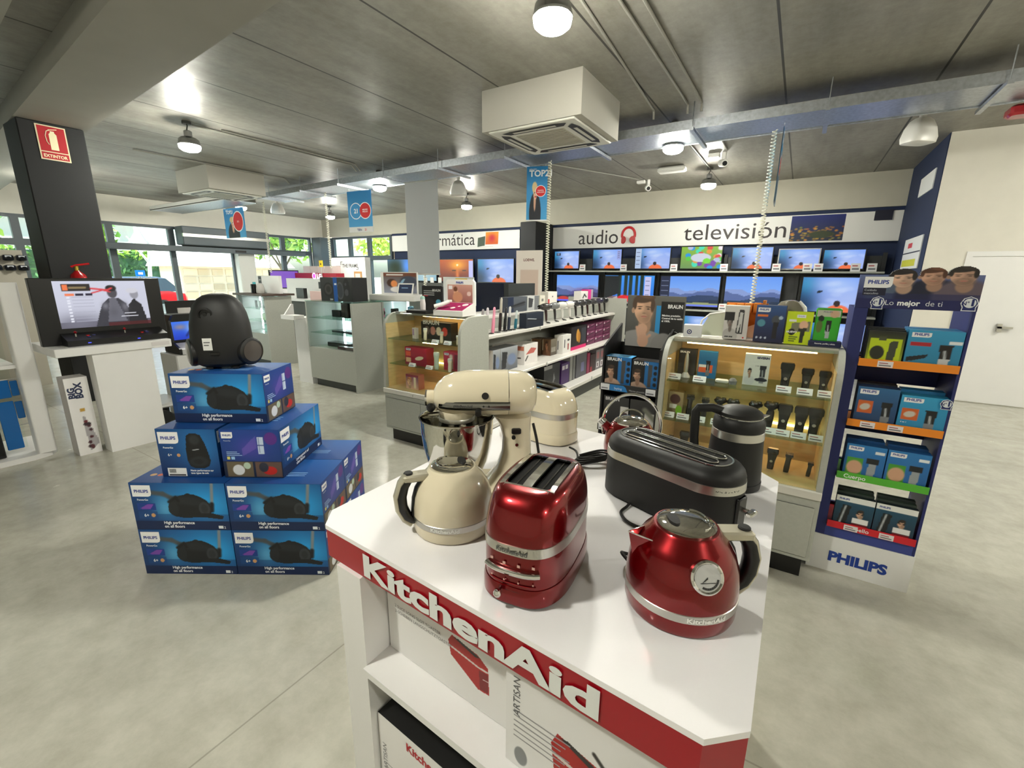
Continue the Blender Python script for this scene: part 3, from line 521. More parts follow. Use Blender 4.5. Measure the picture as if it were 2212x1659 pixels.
# --- curved kettles
def kettle(name, x, y, hd, bodym, sc, label, dial, text, spout=True):
    t = thing(name, label, 'kettle', (x, y, T), hd); s = sc   # local +X points to the handle
    b = MB(); b.lathe([(.094*s, .0), (.104*s, .003), (.107*s, .012), (.107*s, .032*s), (.1078*s, .052*s), (.1072*s, .075*s), (.1035*s, .103*s), (.0945*s, .130*s), (.081*s, .152*s), (.0685*s, .165*s), (.0645*s, .172*s), (.061*s, .176*s), (.057*s, .176*s)], m=bodym, n=64); b.build('body', t)
    b = MB(); b.lathe([(.1072*s, .034*s), (.1086*s, .035*s), (.1090*s, .051*s), (.1078*s, .052*s)], m='satin', n=64, caps=(0, 0)); bo = b.build('trim_band', t)
    if text:
        b = MB(); r = .1094*s; b.txt('KitchenAid', (0, 0, 0), (1, 0, 0), (0, 1, 0), 0, .0385*s, .0135*s, (250, 250, 246), al='c', bold=.035, sx=1.25, m='card', fn=lambda X, Y: np.stack([r*np.cos(text+X/r), r*np.sin(text+X/r), Y], 1)); b.build('lettering', bo)
    b = MB(); b.lathe([(.056*s, .174*s), (.056*s, .179*s), (.050*s, .183*s), (.03*s, .185*s), (.001, .1855*s)], m='steel', n=48, caps=(0, 1)); lo = b.build('lid', t)
    b = MB(); b.lathe([(.022*s, 0), (.021*s, .004), (.001, .0045)], m='rubber', n=24, c=(0, 0, .1845*s), caps=(0, 1), F=lambda P: np.stack([P[:, 0]*.5-.026*s, P[:, 1]*1.0, P[:, 2]], 1)); b.build('lid_grip', lo)
    b = MB(); b.tube([(.018*s+.024*s*math.cos(a), .038*s*math.sin(a), .1853*s) for a in np.linspace(-1.5, 1.5, 12)], .0022, m='chrome', n=6); b.build('lid_ridge', lo)
    if spout:
        P = MB(); R = []
        for f, z, w_, dp in ((0, .104, .004, .02), (.3, .118, .012, .03), (.65, .136, .021, .045), (1, .154, .028, .06)):
            x0 = -(.108-.022*f*1.0)*s; tip = -(.1005+.012*f)*s; R.append([(x0*.82, -w_*s, z*s), (tip, 0, (z+.004*f)*s), (x0*.82, w_*s, z*s)])
        P.loft(R, m=bodym, caps=(1, 0), closed=False); R2 = [[(a[0]*.985, a[1]*.95, a[2]+.0006) for a in r] for r in R]; P.loft(R2, m='steel', caps=(0, 0), closed=False); P.tube([R[-1][0], R[-1][1], R[-1][2]], .0016, m='chrome', n=6); P.build('spout', t)
    # handle: pale top bar, black grip, black spine along the body
    b = MB(); b.box((.060*s, -.019*s, .148*s), (.131*s, .019*s, .167*s), m='plasticbeige', bev=.004); ho = b.build('handle', t)
    g = MB(); pts = [(.117, .156), (.131, .136), (.139, .106), (.137, .076), (.127, .051), (.113, .037), (.100, .035)]; g.tube([(px*s, 0, pz_*s) for px, pz_ in pts], [.017*s, .019*s, .0195*s, .019*s, .018*s, .016*s, .013*s], m='black', n=14, flat=(1, .85)); g.build('grip', ho)
    ofs_ = .0105 if bodym == 'cream' else .0075; dr_ = [np.array((px-.100, pz_-.098))/math.hypot(px-.100, pz_-.098) for px, pz_ in pts]; g = MB(); g.tube([((px+ofs_*q[0])*s, 0, (pz_+ofs_*q[1])*s) for (px, pz_), q in zip(pts[:-1], dr_)], .0175*s, m='plasticbeige', n=14, flat=(1.0, .45)); g.build('grip_shell', ho)
    g = MB(); g.tube([(.066*s, 0, .160*s), (.080*s, 0, .150*s), (.096*s, 0, .125*s), (.104*s, 0, .098*s), (.108*s, 0, .05*s)], .010*s, m='black', n=10, flat=(1.2, .6)); g.build('spine', ho)
    g = MB(); g.lathe([(.012*s, 0), (.012*s, .003), (.010*s, .005), (.001, .0055)], m='rubber', n=20, c=(.116*s, 0, .167*s)); g.build('lid_button', ho)
    if dial is not None:
        F0 = XF((.0975*s*math.cos(dial), .0975*s*math.sin(dial), .127*s), dial, 0, math.radians(90-22)); b = MB()
        b.lathe([(.03*s, -.012), (.0305*s, .003), (.027*s, .006), (.024*s, .004)], m='chrome', n=36, F=F0, caps=(1, 0)); do = b.build('thermometer', t)
        g = MB(); g.lathe([(.024*s, .0042), (.0001, .0042)], (240, 240, 238), 'gloss', 28, F=F0); 
        for a in np.linspace(-.6, 1.2, 9): g.add(F0(np.array([(.017*s*math.cos(a+q), .017*s*math.sin(a+q), .0048) for q in (0, .22)]+[(.021*s*math.cos(a+q), .021*s*math.sin(a+q), .0048) for q in (.22, 0)])), [(0, 1, 2, 3)], (40, 40, 40))
        g.add(F0(np.array([(-.002*s, 0, .005), (.002*s, 0, .005), (.016*s*.6, -.016*s*.8, .005)])), [(0, 1, 2)], (20, 20, 20)); g.add(F0(np.array([(.008*s, -.014*s, .0048), (.0095*s, -.014*s, .0048), (.0095*s, .014*s, .0048), (.008*s, .014*s, .0048)])), [(0, 1, 2, 3)], (60, 60, 60)); g.build('dial_face', do)
    return t
mat('plasticbeige', (190, 184, 164), rough=.35, metal=.5)
kettle('electric_kettle', -.127, .857, .56, 'candyred', 1.0, 'glossy red domed kettle with round thermometer dial at the podium front', -1.52, -1.46)
kettle('electric_kettle', -.70, .83, math.atan2(-.788, -.616), 'cream', .97, 'glossy cream domed kettle with steel lid and pale curved handle', None, 1.15, spout=False)
# --- rounded two slot toaster
def dome_toaster(name, x, y, rz, L, Wd, Ht, bodym, label, controls):
    t = thing(name, label, 'toaster', (x, y, T), rz); l, w = L/2, Wd/2     # local +Y is the long axis, front is -Y
    def rg(z, fa, fb, p=3.0): return [(q[1], q[0], q[2]) for q in ring(0, 0, z, l*fa, w*fb, p, 64)][::-1]
    b = MB(); b.loft([rg(.004, 1.0, .99), rg(.008, 1.02, 1.02), rg(.035, 1.02, 1.02), rg(.045, 1.005, .99)], m=bodym); b.build('base', t)
    b = MB(); b.loft([rg(.004-.004, .96, .95), rg(.006, .96, .95)], m='rubber'); b.build('foot_ring', t)
    S = [(.045, .995, .98)]
    for a in np.linspace(0, 1, 14): th = a*math.pi/2*.93; S.append((Ht*.56+(Ht*.43)*math.sin(th), .60+.395*math.cos(th)**.9, .60+.38*math.cos(th)**.62))
    S2 = [rg(z, fa, fb, 3.0) for z, fa, fb in S]
    b = MB(); S2.append([(q[1], q[0], q[2]) for q in ring(0, 0, S[-1][0]+.0004, l*.60*.87, w*.635*.83, 9, 64)][::-1]); b.loft(S2, m=bodym, caps=(0, 0)); b.build('body', t)
    zb = Ht*.5; b = MB(); b.loft([rg(zb-.0005, .997, .985), rg(zb, 1.004, .995), rg(zb+.021, 1.004, .995), rg(zb+.0215, .99, .98)], m='satin', caps=(0, 0)); bo = b.build('trim_band', t)
    zt = S[-1][0]; a_, b_ = l*.60, w*.635
    b = MB(); hole = [(-b_*.82, -b_*.17), (b_*.17, b_*.82)]; fr = None
    def strip(x0, x1, y0, y1, n=14):
        for i in range(n):
            ya, yc = y0+(y1-y0)*i/n, y0+(y1-y0)*(i+1)/n; b.box((x0, ya, 0), (x1, yc, .004), m='chrome', F=lambda P: np.stack([P[:, 0], P[:, 1], P[:, 2]+zt+.0005-.006*(np.abs(P[:, 1])/a_)**4], 1))
    strip(-b_, hole[0][0], -a_*.9, a_*.9); strip(hole[0][1], hole[1][0], -a_, a_); strip(hole[1][1], b_, -a_*.9, a_*.9)
    for h in hole: strip(h[0], h[1], -a_, -a_*.86, 2); strip(h[0], h[1], a_*.86, a_, 2)
    b.build('slot_frame', t)
    for h in hole:
        b = MB(); b.box((h[0]+.001, -a_*.86, zt-.03), (h[1]-.001, a_*.86, zt-.008), (9, 8, 8), 'matte')
        for q in (.5,): xx = h[0]+(h[1]-h[0])*q; b.tube([(xx, -a_*.86, zt-.005), (xx, a_*.86, zt-.005)], .0008, (110, 108, 104), 'metal', 5)
        b.build('toast_slot', t)
    if controls:
        yf = -l*1.003
        def face(X, z, out=0): # point on the rounded front
            q = min(abs(X)/(w*.98), .999); return (X, -l*(1-q**3)**(1/3)*1.0-out, z)
        b = MB(); b.txt('KitchenAid', (0, 0, 0), (1, 0, 0), (0, 1, 0), 0, zb+.005, .0125, (84, 84, 82), al='c', bold=.03, sx=1.2, fn=lambda X, Y: np.array([(x_, face(x_, 0)[1]*1.004-.0022, z_) for x_, z_ in zip(X, Y)])); b.build('lettering', bo)
        b = MB(); b.tube([face(X, zb-.034+.0*X, .004) for X in np.linspace(-.056, .056, 13)], .0085, m='chrome', n=10, flat=(1, .7)); b.build('control_bar', t)
        b = MB(); b.tube([face(X, zb-.063, .001) for X in np.linspace(-.05, .05, 11)], .0014, (120, 20, 24), 'gloss', 6); b.tube([face(X, zb-.079, .001) for X in np.linspace(-.05, .05, 11)], .0016, (40, 6, 8), 'gloss', 6); b.build('slider_rail', t)
        b = MB(); b.tube([face(-.022, zb-.076, -.002), face(-.022, zb-.079, .014)], .0034, (60, 10, 12), 'gloss', 10); b.lathe([(.001, -.0085), (.0055, -.007), (.0085, -.002), (.0085, .002), (.0055, .007), (.001, .0085)], m='chrome', n=18, F=XF((-.022, face(-.022, 0)[1]-.018, zb-.080))); b.build('slider_knob', t)
        b = MB()
        for i, X in enumerate((-.045, -.015, .016, .045)): y0 = face(X, 0)[1]-.0012; b.rect(V3(X, y0, zb-.019), (1, 0, 0), V3(0, 0, 1), -.003, -.003, .003, .003, (210, 170, 160)); b.rect(V3(X, y0, zb-.057), (1, 0, 0), V3(0, 0, 1), -.0015, -.002, .0015, .002, (210, 170, 160))
        b.build('symbols', t)
    return t
dome_toaster('toaster', -.428, .808, .135, .31, .188, .233, 'candyred', 'glossy red two slot toaster at the podium front beside the red kettle', True)
dome_toaster('toaster', -.85, 1.575, -math.pi/2-.25+math.pi, .345, .18, .215, 'cream', 'cream two slot toaster behind the stand mixer', False)
# --- long slot matte black toaster
t = thing('toaster', 'long matte black toaster with one long slot pair behind the red kettle', 'toaster', (-.243, 1.243, T), math.radians(-20.2)); L_, r_ = .203, .087
def st(z, d): return stadium(z, L_-d, r_-d, 64)
b = MB(); b.loft([st(.006, .004), st(.01, -.002), st(.125, 0)], m='matteblack', caps=(1, 0)); b.build('lower_body', t)
b = MB(); b.loft([st(.0, .01), st(.007, .01)], m='rubber'); b.build('foot_ring', t)
b = MB(); b.loft([st(.125, .0), st(.1255, -.0015), st(.148, -.0005), st(.1485, .002)], m='satin', caps=(0, 0)); bo = b.build('trim_band', t)
g = MB(); g.txt('KitchenAid', (0, 0, 0), (1, 0, 0), (0, 1, 0), 0, .131, .0115, (60, 60, 60), al='c', bold=.03, sx=1.2, fn=lambda X, Y: np.stack([(L_-r_)+(r_+.001)*np.cos(-.55+X/r_), (r_+.001)*np.sin(-.55+X/r_), Y], 1)); g.build('lettering', bo)
b = MB(); b.loft([st(.148, .002), st(.158, .001), st(.17, .005), st(.181, .014), st(.188, .027), st(.190, .036)], m='matteblack', caps=(0, 1)); b.build('upper_body', t)
b = MB(); b.loft([st(.1902, .034), st(.1925, .034), st(.1925, .038), st(.1902, .038)], m='chrome', caps=(0, 0)); b.build('top_rim', t)
for yo in (-.0205, .0205):
    b = MB(); b.tube([(x+.0, yo+y*1.0, .193) for x, y, z in [(p[0], p[1], 0) for p in stadium(0, .142, .0155, 40)]], .002, m='chrome', n=6, closed=True); so_ = b.build('slot_rim', t)
    b = MB(); b.loft([[(p[0], p[1]+yo, z) for p in stadium(0, .141, .0145, 40)] for z in (.186, .1915)], (16, 16, 15), 'matte')
    for i in range(8): b.tube([(-.11+.031*i, yo-.013, .192), (-.105+.031*i, yo, .1925), (-.11+.031*i, yo+.013, .192)], .0006, (110, 106, 100), 'metal', 5)
    b.build('toast_slot', so_)
b = MB(); b.box((L_-.004, -.022, .012), (L_+.006, .022, .115), m='black', bev=.004); b.build('control_panel', t)
b = MB(); b.tube([(L_+.0, -.0, .083), (L_+.028, -.0, .083)], .007, m='chrome', n=8); b.box((L_+.02, -.018, .077), (L_+.036, .018, .089), m='chrome', bev=.003); b.build('lever', t)
# --- matte black straight kettle
t = thing('electric_kettle', 'matte black straight kettle with square handle at the podium back', 'kettle', (-.105, 1.52, T), math.atan2(-.42, -.9))
b = MB(); b.lathe([(.078, 0), (.084, .002), (.085, .022), (.082, .024)], m='matteblack', n=48); b.build('power_base', t)
b = MB(); b.lathe([(.082, .024), (.083, .028), (.0755, .162)], m='matteblack', n=48, caps=(1, 0)); b.build('body', t)
b = MB(); b.lathe([(.0755, .162), (.0768, .163), (.0757, .187), (.0745, .188)], m='satin', n=48, caps=(0, 0)); b.build('trim_band', t)
b = MB(); b.lathe([(.0745, .188), (.0755, .2), (.074, .215), (.069, .226), (.066, .2285)], m='matteblack', n=48, caps=(0, 0)); b.build('collar', t)
b = MB(); b.lathe([(.0665, .2275), (.0675, .2305), (.066, .2325)], m='chrome', n=48, caps=(0, 0)); b.loft([[(-.06, -.02, .226), (-.085, 0, .228), (-.06, .02, .226)], [(-.06, -.022, .2315), (-.09, 0, .234), (-.06, .022, .2315)]], m='chrome'); b.build('pouring_rim', t)
b = MB(); b.lathe([(.0655, .231), (.064, .242), (.05, .252), (.025, .257), (.001, .258)], m='matteblack', n=40, caps=(0, 1)); b.build('lid', t)
b = MB(); b.tube([(.05, 0, .238), (.085, 0, .25), (.128, 0, .2475), (.134, 0, .236), (.131, 0, .15), (.122, 0, .085), (.098, 0, .062), (.074, 0, .062)], .0125, m='matteblack', n=10, flat=(.85, 1.1)); b.build('handle', t)
# --- whistling kettle with hoop handle
t = thing('stovetop_kettle', 'red stovetop kettle with chrome hoop handle behind the black toaster', 'kettle', (-.462, 1.575, T), .30)
b = MB(); b.lathe([(.085, 0), (.093, .004), (.096, .03), (.092, .07), (.082, .1), (.066, .122), (.06, .125)], m='candyred', n=44); b.build('body', t)
b = MB(); b.lathe([(.061, .123), (.061, .129), (.05, .137), (.03, .143), (.001, .146)], m='steel', n=40, caps=(0, 1)); lo = b.build('lid', t)
b = MB(); b.tube([(.042*math.cos(a), 0, .138+.034*math.sin(a)) for a in np.linspace(.05, math.pi-.05, 16)], .0035, m='chrome', n=8); b.build('lid_handle', lo)
b = MB(); b.tube([(.105*math.cos(a), 0, .112+.118*math.sin(a)) for a in np.linspace(-.35, math.pi+.35, 26)], .0058, m='chrome', n=10); b.build('hoop_handle', t)
b = MB(); b.cyl((-.07, 0, .085), (-.106, 0, .118), .019, .014, m='candyred', n=16); b.cyl((-.1, 0, .112), (-.114, 0, .125), .016, m='chrome', n=16); b.build('spout', t)
# --- stand mixer
mr = math.atan2(-.09, -.126); t = thing('stand_mixer', 'cream stand mixer with steel bowl at the podium left', 'stand mixer', (-.688, 1.082, T), mr)
b = MB(); R = []
for z, q in ((0, 0), (.006, -.003), (.022, 0), (.03, .006)):
    R.append([(x*1.0+.0, y, z) for x, y, _ in [(.085+p[0], p[1], 0) for p in ring(0, 0, 0, .165-q, .09-q, 3.2, 44)]])
b.loft(R, m='cream'); b.lathe([(.06, .03), (.058, .038), (.05, .04)], m='cream', n=30, c=(.155, 0, 0)); b.build('base', t)
b = MB(); R = []
for z, cx, a, w in ((.024, -.005, .088, .09), (.045, -.01, .072, .078), (.08, -.018, .055, .062), (.13, -.024, .045, .05), (.18, -.024, .043, .045), (.22, -.018, .048, .046), (.245, -.01, .058, .05)): R.append(ring(cx, 0, z, a, w, 2.4, 36))
b.loft(R, m='cream', caps=(0, 1)); co = b.build('column', t)
b = MB(); b.box((-.034, .042, .198), (-.006, .054, .216), m='black', bev=.003); b.cyl((-.012, .05, .19), (-.012, .057, .19), .006, m='black'); b.build('lock_lever', co)
b = MB(); b.cyl((-.022, .044, .165), (-.022, .0505, .165), .005, m='chrome', n=12); b.build('screw', co)
def hd(z0=0): pass
P = [(-.082, .02, .0), (-.078, .038, .0), (-.070, .052, 0), (-.056, .062, 0), (-.034, .067, .001), (.0, .0685, .002), (.06, .0685, .002), (.12, .0675, .002), (.160, .064, .0), (.188, .056, -.003), (.207, .044, -.007), (.218, .029, -.010), (.222, .013, -.012)]
def hsec(x, r, dz, flat=.86):
    o = []
    for j in range(40):
        a = 2*math.pi*j/40; y, z = r*.98*math.cos(a), r*math.sin(a); z = max(z, -r*flat); o.append((x, y, .309+dz+z))
    return o
b = MB(); b.loft([hsec(*p) for p in P[:6]]+[hsec(P[5][0]+.002, P[5][1], P[5][2])], m='cream'); 
b2 = MB(); b2.loft([hsec(.004, .0692, .002)]+[hsec(*p) for p in P[6:]], m='cream'); ho = b2.build('head', t); b.build('rear_cover', ho)
b = MB(); b.tube([(x, yy*1.10, .289) for x, yy in [(.0, -.0605), (.06, -.0605), (.12, -.0593), (.155, -.056), (.18, -.049), (.2, -.038), (.213, -.02), (.216, 0), (.213, .02), (.2, .038), (.18, .049), (.155, .056), (.12, .0593), (.06, .0605), (0, .0605)]], .0125, m='darksteel', n=8, flat=(.3, 1.0)); tb = b.build('trim_band', ho)
b = MB(); b.txt('KitchenAid', (.16, .0685, .2855), (-1, 0, 0), V3(0, 0, 1), 0, 0, .011, (70, 70, 68), bold=.03, sx=1.1); b.build('lettering', tb)
b = MB()
for x in (.06, .075): b.cyl((x, .068, .289), (x, .0705, .289), .003, m='black', n=8)
b.cyl((.09, .062, .275), (.09, .08, .270), .0088, m='black', n=14); b.build('speed_lever', ho)
b = MB(); b.cyl((.07, .06, .318), (.07, .0695, .3195), .0100, m='black', n=20); b.build('badge', ho)
b = MB(); b.cyl((.205, 0, .297), (.240, 0, .297), .023, .0235, m='cream', n=24); b.cyl((.240, 0, .297), (.245, 0, .297), .0235, m='chrome', n=24); b.build('attachment_hub', ho)
b = MB(); b.cyl((.225, .02, .288), (.225, .04, .283), .006, m='chrome', n=10); b.lathe([(.001, -.013), (.010, -.010), (.0135, 0), (.010, .010), (.001, .013)], m='black', n=18, F=XF((.225, .047, .281), 0, 1.3)); b.build('hub_knob', ho)
b = MB(); b.lathe([(.05, .0), (.052, -.02), (.045, -.034), (.03, -.036)], m='cream', n=30, c=(.155, 0, .262), caps=(1, 1)); b.lathe([(.0525, -.019), (.0535, -.021), (.0535, -.031), (.05, -.033)], m='satin', n=30, c=(.155, 0, .262), caps=(0, 0)); b.cyl((.155, 0, .23), (.155, 0, .165), .008, m='chrome', n=12); b.lathe([(.001, 0), (.026, .002), (.028, .008), (.012, .014), (.001, .016)], m='black', n=24, c=(.155, 0, .17)); b.build('drive_shaft', ho)
b = MB(); BP = [(.04, .042), (.045, .046), (.062, .055), (.078, .075), (.091, .105), (.101, .15), (.107, .2), (.109, .236)]
b.lathe(BP+[(.1125, .239), (.1125, .242), (.108, .242)]+[(r-.003, z+.002) for r, z in BP[::-1][:-1]]+[(.001, .05)], m='steel', n=64, c=(.155, 0, 0), caps=(1, 0)); b.lathe([(.045, .036), (.05, .042), (.045, .046)], m='steel', n=32, c=(.155, 0, 0)); b.build('bowl', t)
# --- cords
def cord(owner, pts, r, rep=6):
    ow = bpy.data.objects[owner]; a_ = -ow.rotation_euler.z; P = np.array(pts, float)-np.array(ow.location); P = P @ np.array(((math.cos(a_), -math.sin(a_), 0), (math.sin(a_), math.cos(a_), 0), (0, 0, 1))).T; t_ = np.linspace(0, len(P)-1, (len(P)-1)*rep+1); Q = []
    for u in t_:
        i = min(int(u), len(P)-2); f = u-i; p0, p1, p2, p3 = P[max(i-1, 0)], P[i], P[i+1], P[min(i+2, len(P)-1)]
        Q.append(.5*((2*p1)+(-p0+p2)*f+(2*p0-5*p1+4*p2-p3)*f*f+(-p0+3*p1-3*p2+p3)*f**3))
    b = MB(); b.tube(Q, r, m='rubber', n=8); return b.build('power_cord', ow)
cord('stand_mixer', [(-.628, 1.125, T+.215), (-.612, 1.12, T+.17), (-.60, 1.13, T+.09), (-.585, 1.16, T+.03), (-.567, 1.2, T+.006), (-.555, 1.235, T+.006), (-.545, 1.25, T+.012)], .0042)
b = MB(); b.lathe([(.002, 0), (.017, .003), (.018, .018), (.012, .03), (.004, .032)], m='rubber', n=18); po_ = bpy.data.objects['stand_mixer']; F1 = Vector((-.545, 1.272, T))-po_.location; F1.rotate(Matrix.Rotation(-po_.rotation_euler.z, 3, 'Z')); b.build('power_plug', po_, loc=F1)
lo_ = [(-.655, 1.46, T+.02), (-.62, 1.44, T+.02), (-.595, 1.40, T+.012), (-.60, 1.37, T+.006), (-.57, 1.35, T+.01)]
for i in range(4): lo_ += [(-.555+.01*i, 1.36+.012*i, T+.014+.006*i), (-.50+.005*i, 1.42+.01*i, T+.02+.006*i), (-.53, 1.43+.008*i, T+.02+.006*i), (-.585, 1.365+.01*i, T+.012+.005*i)]
cord('toaster.001', lo_, .0038)
cord('toaster.002', [(-.33, 1.205, T+.012), (-.335, 1.165, T+.008), (-.34, 1.125, T+.006), (-.31, 1.09, T+.005), (-.27, 1.08, T+.005), (-.25, 1.1, T+.005)], .004)
cord('electric_kettle', [(-.16, .965, T+.01), (-.225, .955, T+.004), (-.262, .925, T+.02), (-.262, .90, T+.035), (-.24, .885, T+.03), (-.233, .90, T+.012)], .004)
# ---------------------------------------------------------------- prints shared by cartons and posters
def face(p, cx, cy, s, skin=(214, 170, 142), hair=(62, 44, 34), beard=.5, shirt=None, turn=0):
    S = lambda k: tuple(k*v for v in skin); E = lambda dx, dy, rx, ry, c, so=.2, rot=0, al=1: p.ell(cx+dx*s/p.asp if False else cx+dx*s, cy+dy*s, rx*s, ry*s, c, so, rot, al)
    if shirt: E(.08, -1.22, .95, .72, shirt, .1)
    E(.06, -.52, .20, .34, S(.78), .25); E(-.01, .20, .355, .36, hair, .12); E(-.33, -.02, .055, .10, S(.82), .2)
    E(0, 0, .295, .40, skin, .08); E(.02, -.22, .225, .25, skin, .1); E(.13, -.05, .16, .36, S(.80), .8, 0, .8); E(-.12, .0, .12, .25, S(1.06), .9, 0, .5)
    E(.02, -.27, .235, .21, tuple(.5*v+.35*h for v, h in zip(skin, hair)), .7, 0, beard*.8); E(.02, -.19, .10, .06, S(.98), .6, 0, .8*beard)
    E(-.01, .40, .325, .15, hair, .3, 8); E(.05, .47, .27, .13, hair, .3, -6); E(.08, .48, .2, .08, tuple(1.35*h for h in hair), .8, -8); E(.27, .16, .06, .22, hair, .4); E(-.28, .20, .05, .18, hair, .4)
    for e in (-.13, .14): E(e, .115, .085, .018, tuple(.8*v for v in hair), .6, -4 if e > 0 else 4, .85); E(e, .045, .065, .028, S(.66), .8); E(e, .045, .034, .018, (38, 30, 28), .5)
    E(.05, -.03, .03, .12, S(.84), .9, 0, .7); E(.02, -.105, .055, .024, S(.68), .7); E(.02, -.215, .095, .02, (158, 92, 84), .6); E(.02, -.235, .07, .016, (190, 124, 112), .7)
UZ = V3(0, 0, 1)
def label_tab(b, o, ux, uy, x, y, w, h, t='PHILIPS', bold=.03, e=.0014):
    o = np.array(o, float); P = [(x, y+h), (x, y), (x+w*.82, y), (x+w*.95, y+h*.08), (x+w, y+h*.3), (x+w, y+h)]; n = np.cross(ux, uy)*e
    b.poly([o+n+np.array(ux)*a+np.array(uy)*c for a, c in P], (240, 240, 242)); b.txt(t, o, ux, uy, x+w/2, y+h*.36, w*.235, (44, 66, 150), al='c', bold=bold, eps=e+.0008)
def carton(name, label, cat, loc, rz, size, col, group=None, front=None, right=None, left=None, top=None, m='card'):
    w, d, h = size; b = MB(); b.box((0, 0, 0), (w, d, h), col, m)
    if front: front(b, V3(0, 0, 0), V3(1, 0, 0), UZ, w, h)
    if right: right(b, V3(w, 0, 0), V3(0, 1, 0), UZ, d, h)
    if left: left(b, V3(0, d, 0), V3(0, -1, 0), UZ, d, h)
    if top: top(b, V3(0, 0, h), V3(1, 0, 0), V3(0, 1, 0), w, d)
    return tag(b.build(name, loc=loc, rz=rz), label, cat, group)
def vac_front(t1='High performance', t2='on all floors'):
    p = Pic(160, 88).grad((6, 36, 84), (8, 66, 128)); p.glow(.74, .5, .42, .55, (36, 164, 236), 1.0); p.glow(.34, .45, .12, .3, (120, 200, 240), .6); p.rect(0, 0, 1, .19, (6, 32, 76)); p.rect(0, .19, 1, .34, (10, 62, 120), .5)
    p.line([(.2, .80), (.34, .77), (.45, .66)], .045, (72, 78, 84)); p.line([(.87, 1.02), (.84, .55)], .03, (126, 134, 142)); p.line([(.84, .56), (.83, .42)], .04, (20, 22, 26))
    p.poly([(.37, .42), (.385, .36), (.43, .29), (.52, .26), (.74, .27), (.80, .31), (.835, .42), (.82, .56), (.78, .65), (.72, .72), (.66, .765), (.58, .765), (.52, .74), (.455, .70), (.41, .63), (.38, .54)], (20, 23, 27)); p.ell(.60, .755, .03, .03, (24, 26, 30), .2); p.ell(.43, .46, .05, .15, (30, 33, 38), .3); p.ell(.60, .62, .17, .09, (33, 36, 41), .8, -8); p.line([(.39, .6), (.47, .70), (.49, .62)], .028, (14, 16, 19)); p.ell(.755, .46, .06, .145, (52, 55, 60), .12); p.ell(.755, .46, .035, .09, (40, 43, 48), .3)
    p.poly([(.62, .30), (.93, .23), (.95, .30), (.84, .36), (.72, .36)], (24, 26, 30))
    p.rect(.05, .42, .24, .57, (20, 60, 140)); p.poly([(.07, .45), (.16, .55), (.22, .54), (.18, .44)], (120, 70, 170)); p.rect(.05, .24, .25, .40, (16, 70, 130), .7); p.ell(.20, .31, .022, .04, (200, 150, 100), .1)
    def f(b, o, ux, uy, w, h):
        b.art(p, o, ux, uy, w, h); label_tab(b, o, ux, uy, w*.02, h*.71, w*.2, h*.24); b.txt('PowerGo', o, ux, uy, w*.06, h*.625, h*.055, (235, 240, 248), bold=.02); b.txt('6+', o, ux, uy, w*.105, h*.28, h*.09, (240, 244, 250), bold=.02)
        b.txt(t1, o, ux, uy, w*.30, h*.125, h*.082, (245, 248, 252), bold=.025); b.txt(t2, o, ux, uy, w*.30, h*.045, h*.082, (245, 248, 252), bold=.025)
        b.rect(o, ux, uy, w*.875, h*.03, w*.925, h*.09, (230, 235, 240)); b.txt('2', o, ux, uy, w*.935, h*.03, h*.07, (240, 244, 250))
    return f
def vac_end(b, o, ux, uy, w, h):
    p = Pic(100, 84).grad((14, 50, 110), (16, 62, 140)); p.glow(.5, .62, .28, .25, (96, 66, 176), .6); p.poly([(.35, .45), (.6, .62), (.6, .88), (.35, .6)], (120, 92, 186), .5); p.rect(.62, .5, .72, .85, (190, 205, 230)); p.rect(.645, .52, .655, .84, (70, 90, 150)); p.rect(.62, .67, .72, .69, (70, 90, 150)); p.ell(.85, .82, .11, .13, (84, 40, 130), .1)
    p.rect(0, 0, 1, .34, (14, 30, 60)); p.rect(.06, .02, .5, .33, (104, 92, 72)); p.ell(.25, .16, .1, .11, (216, 218, 222), .1); p.ell(.4, .25, .06, .07, (180, 200, 180), .1); p.rect(.54, .02, .98, .33, (96, 74, 66)); p.ell(.78, .15, .12, .09, (190, 36, 30), .1); p.ell(.68, .22, .08, .1, (40, 44, 60), .1)
    b.art(p, o, ux, uy, w, h); label_tab(b, o, ux, uy, w*.03, h*.82, w*.19, h*.13); b.txt('PowerGo', o, ux, uy, w*.06, h*.76, h*.035, (235, 240, 248)); b.rect(o, ux, uy, w*.08, h*.38, w*.13, h*.44, (210, 200, 110)); b.rect(o, ux, uy, w*.15, h*.38, w*.21, h*.44, (150, 190, 230))
    for i in range(3): b.rect(o, ux, uy, w*.08, h*(.46+.035*i), w*(.34-.04*i), h*(.475+.035*i), (150, 180, 225))
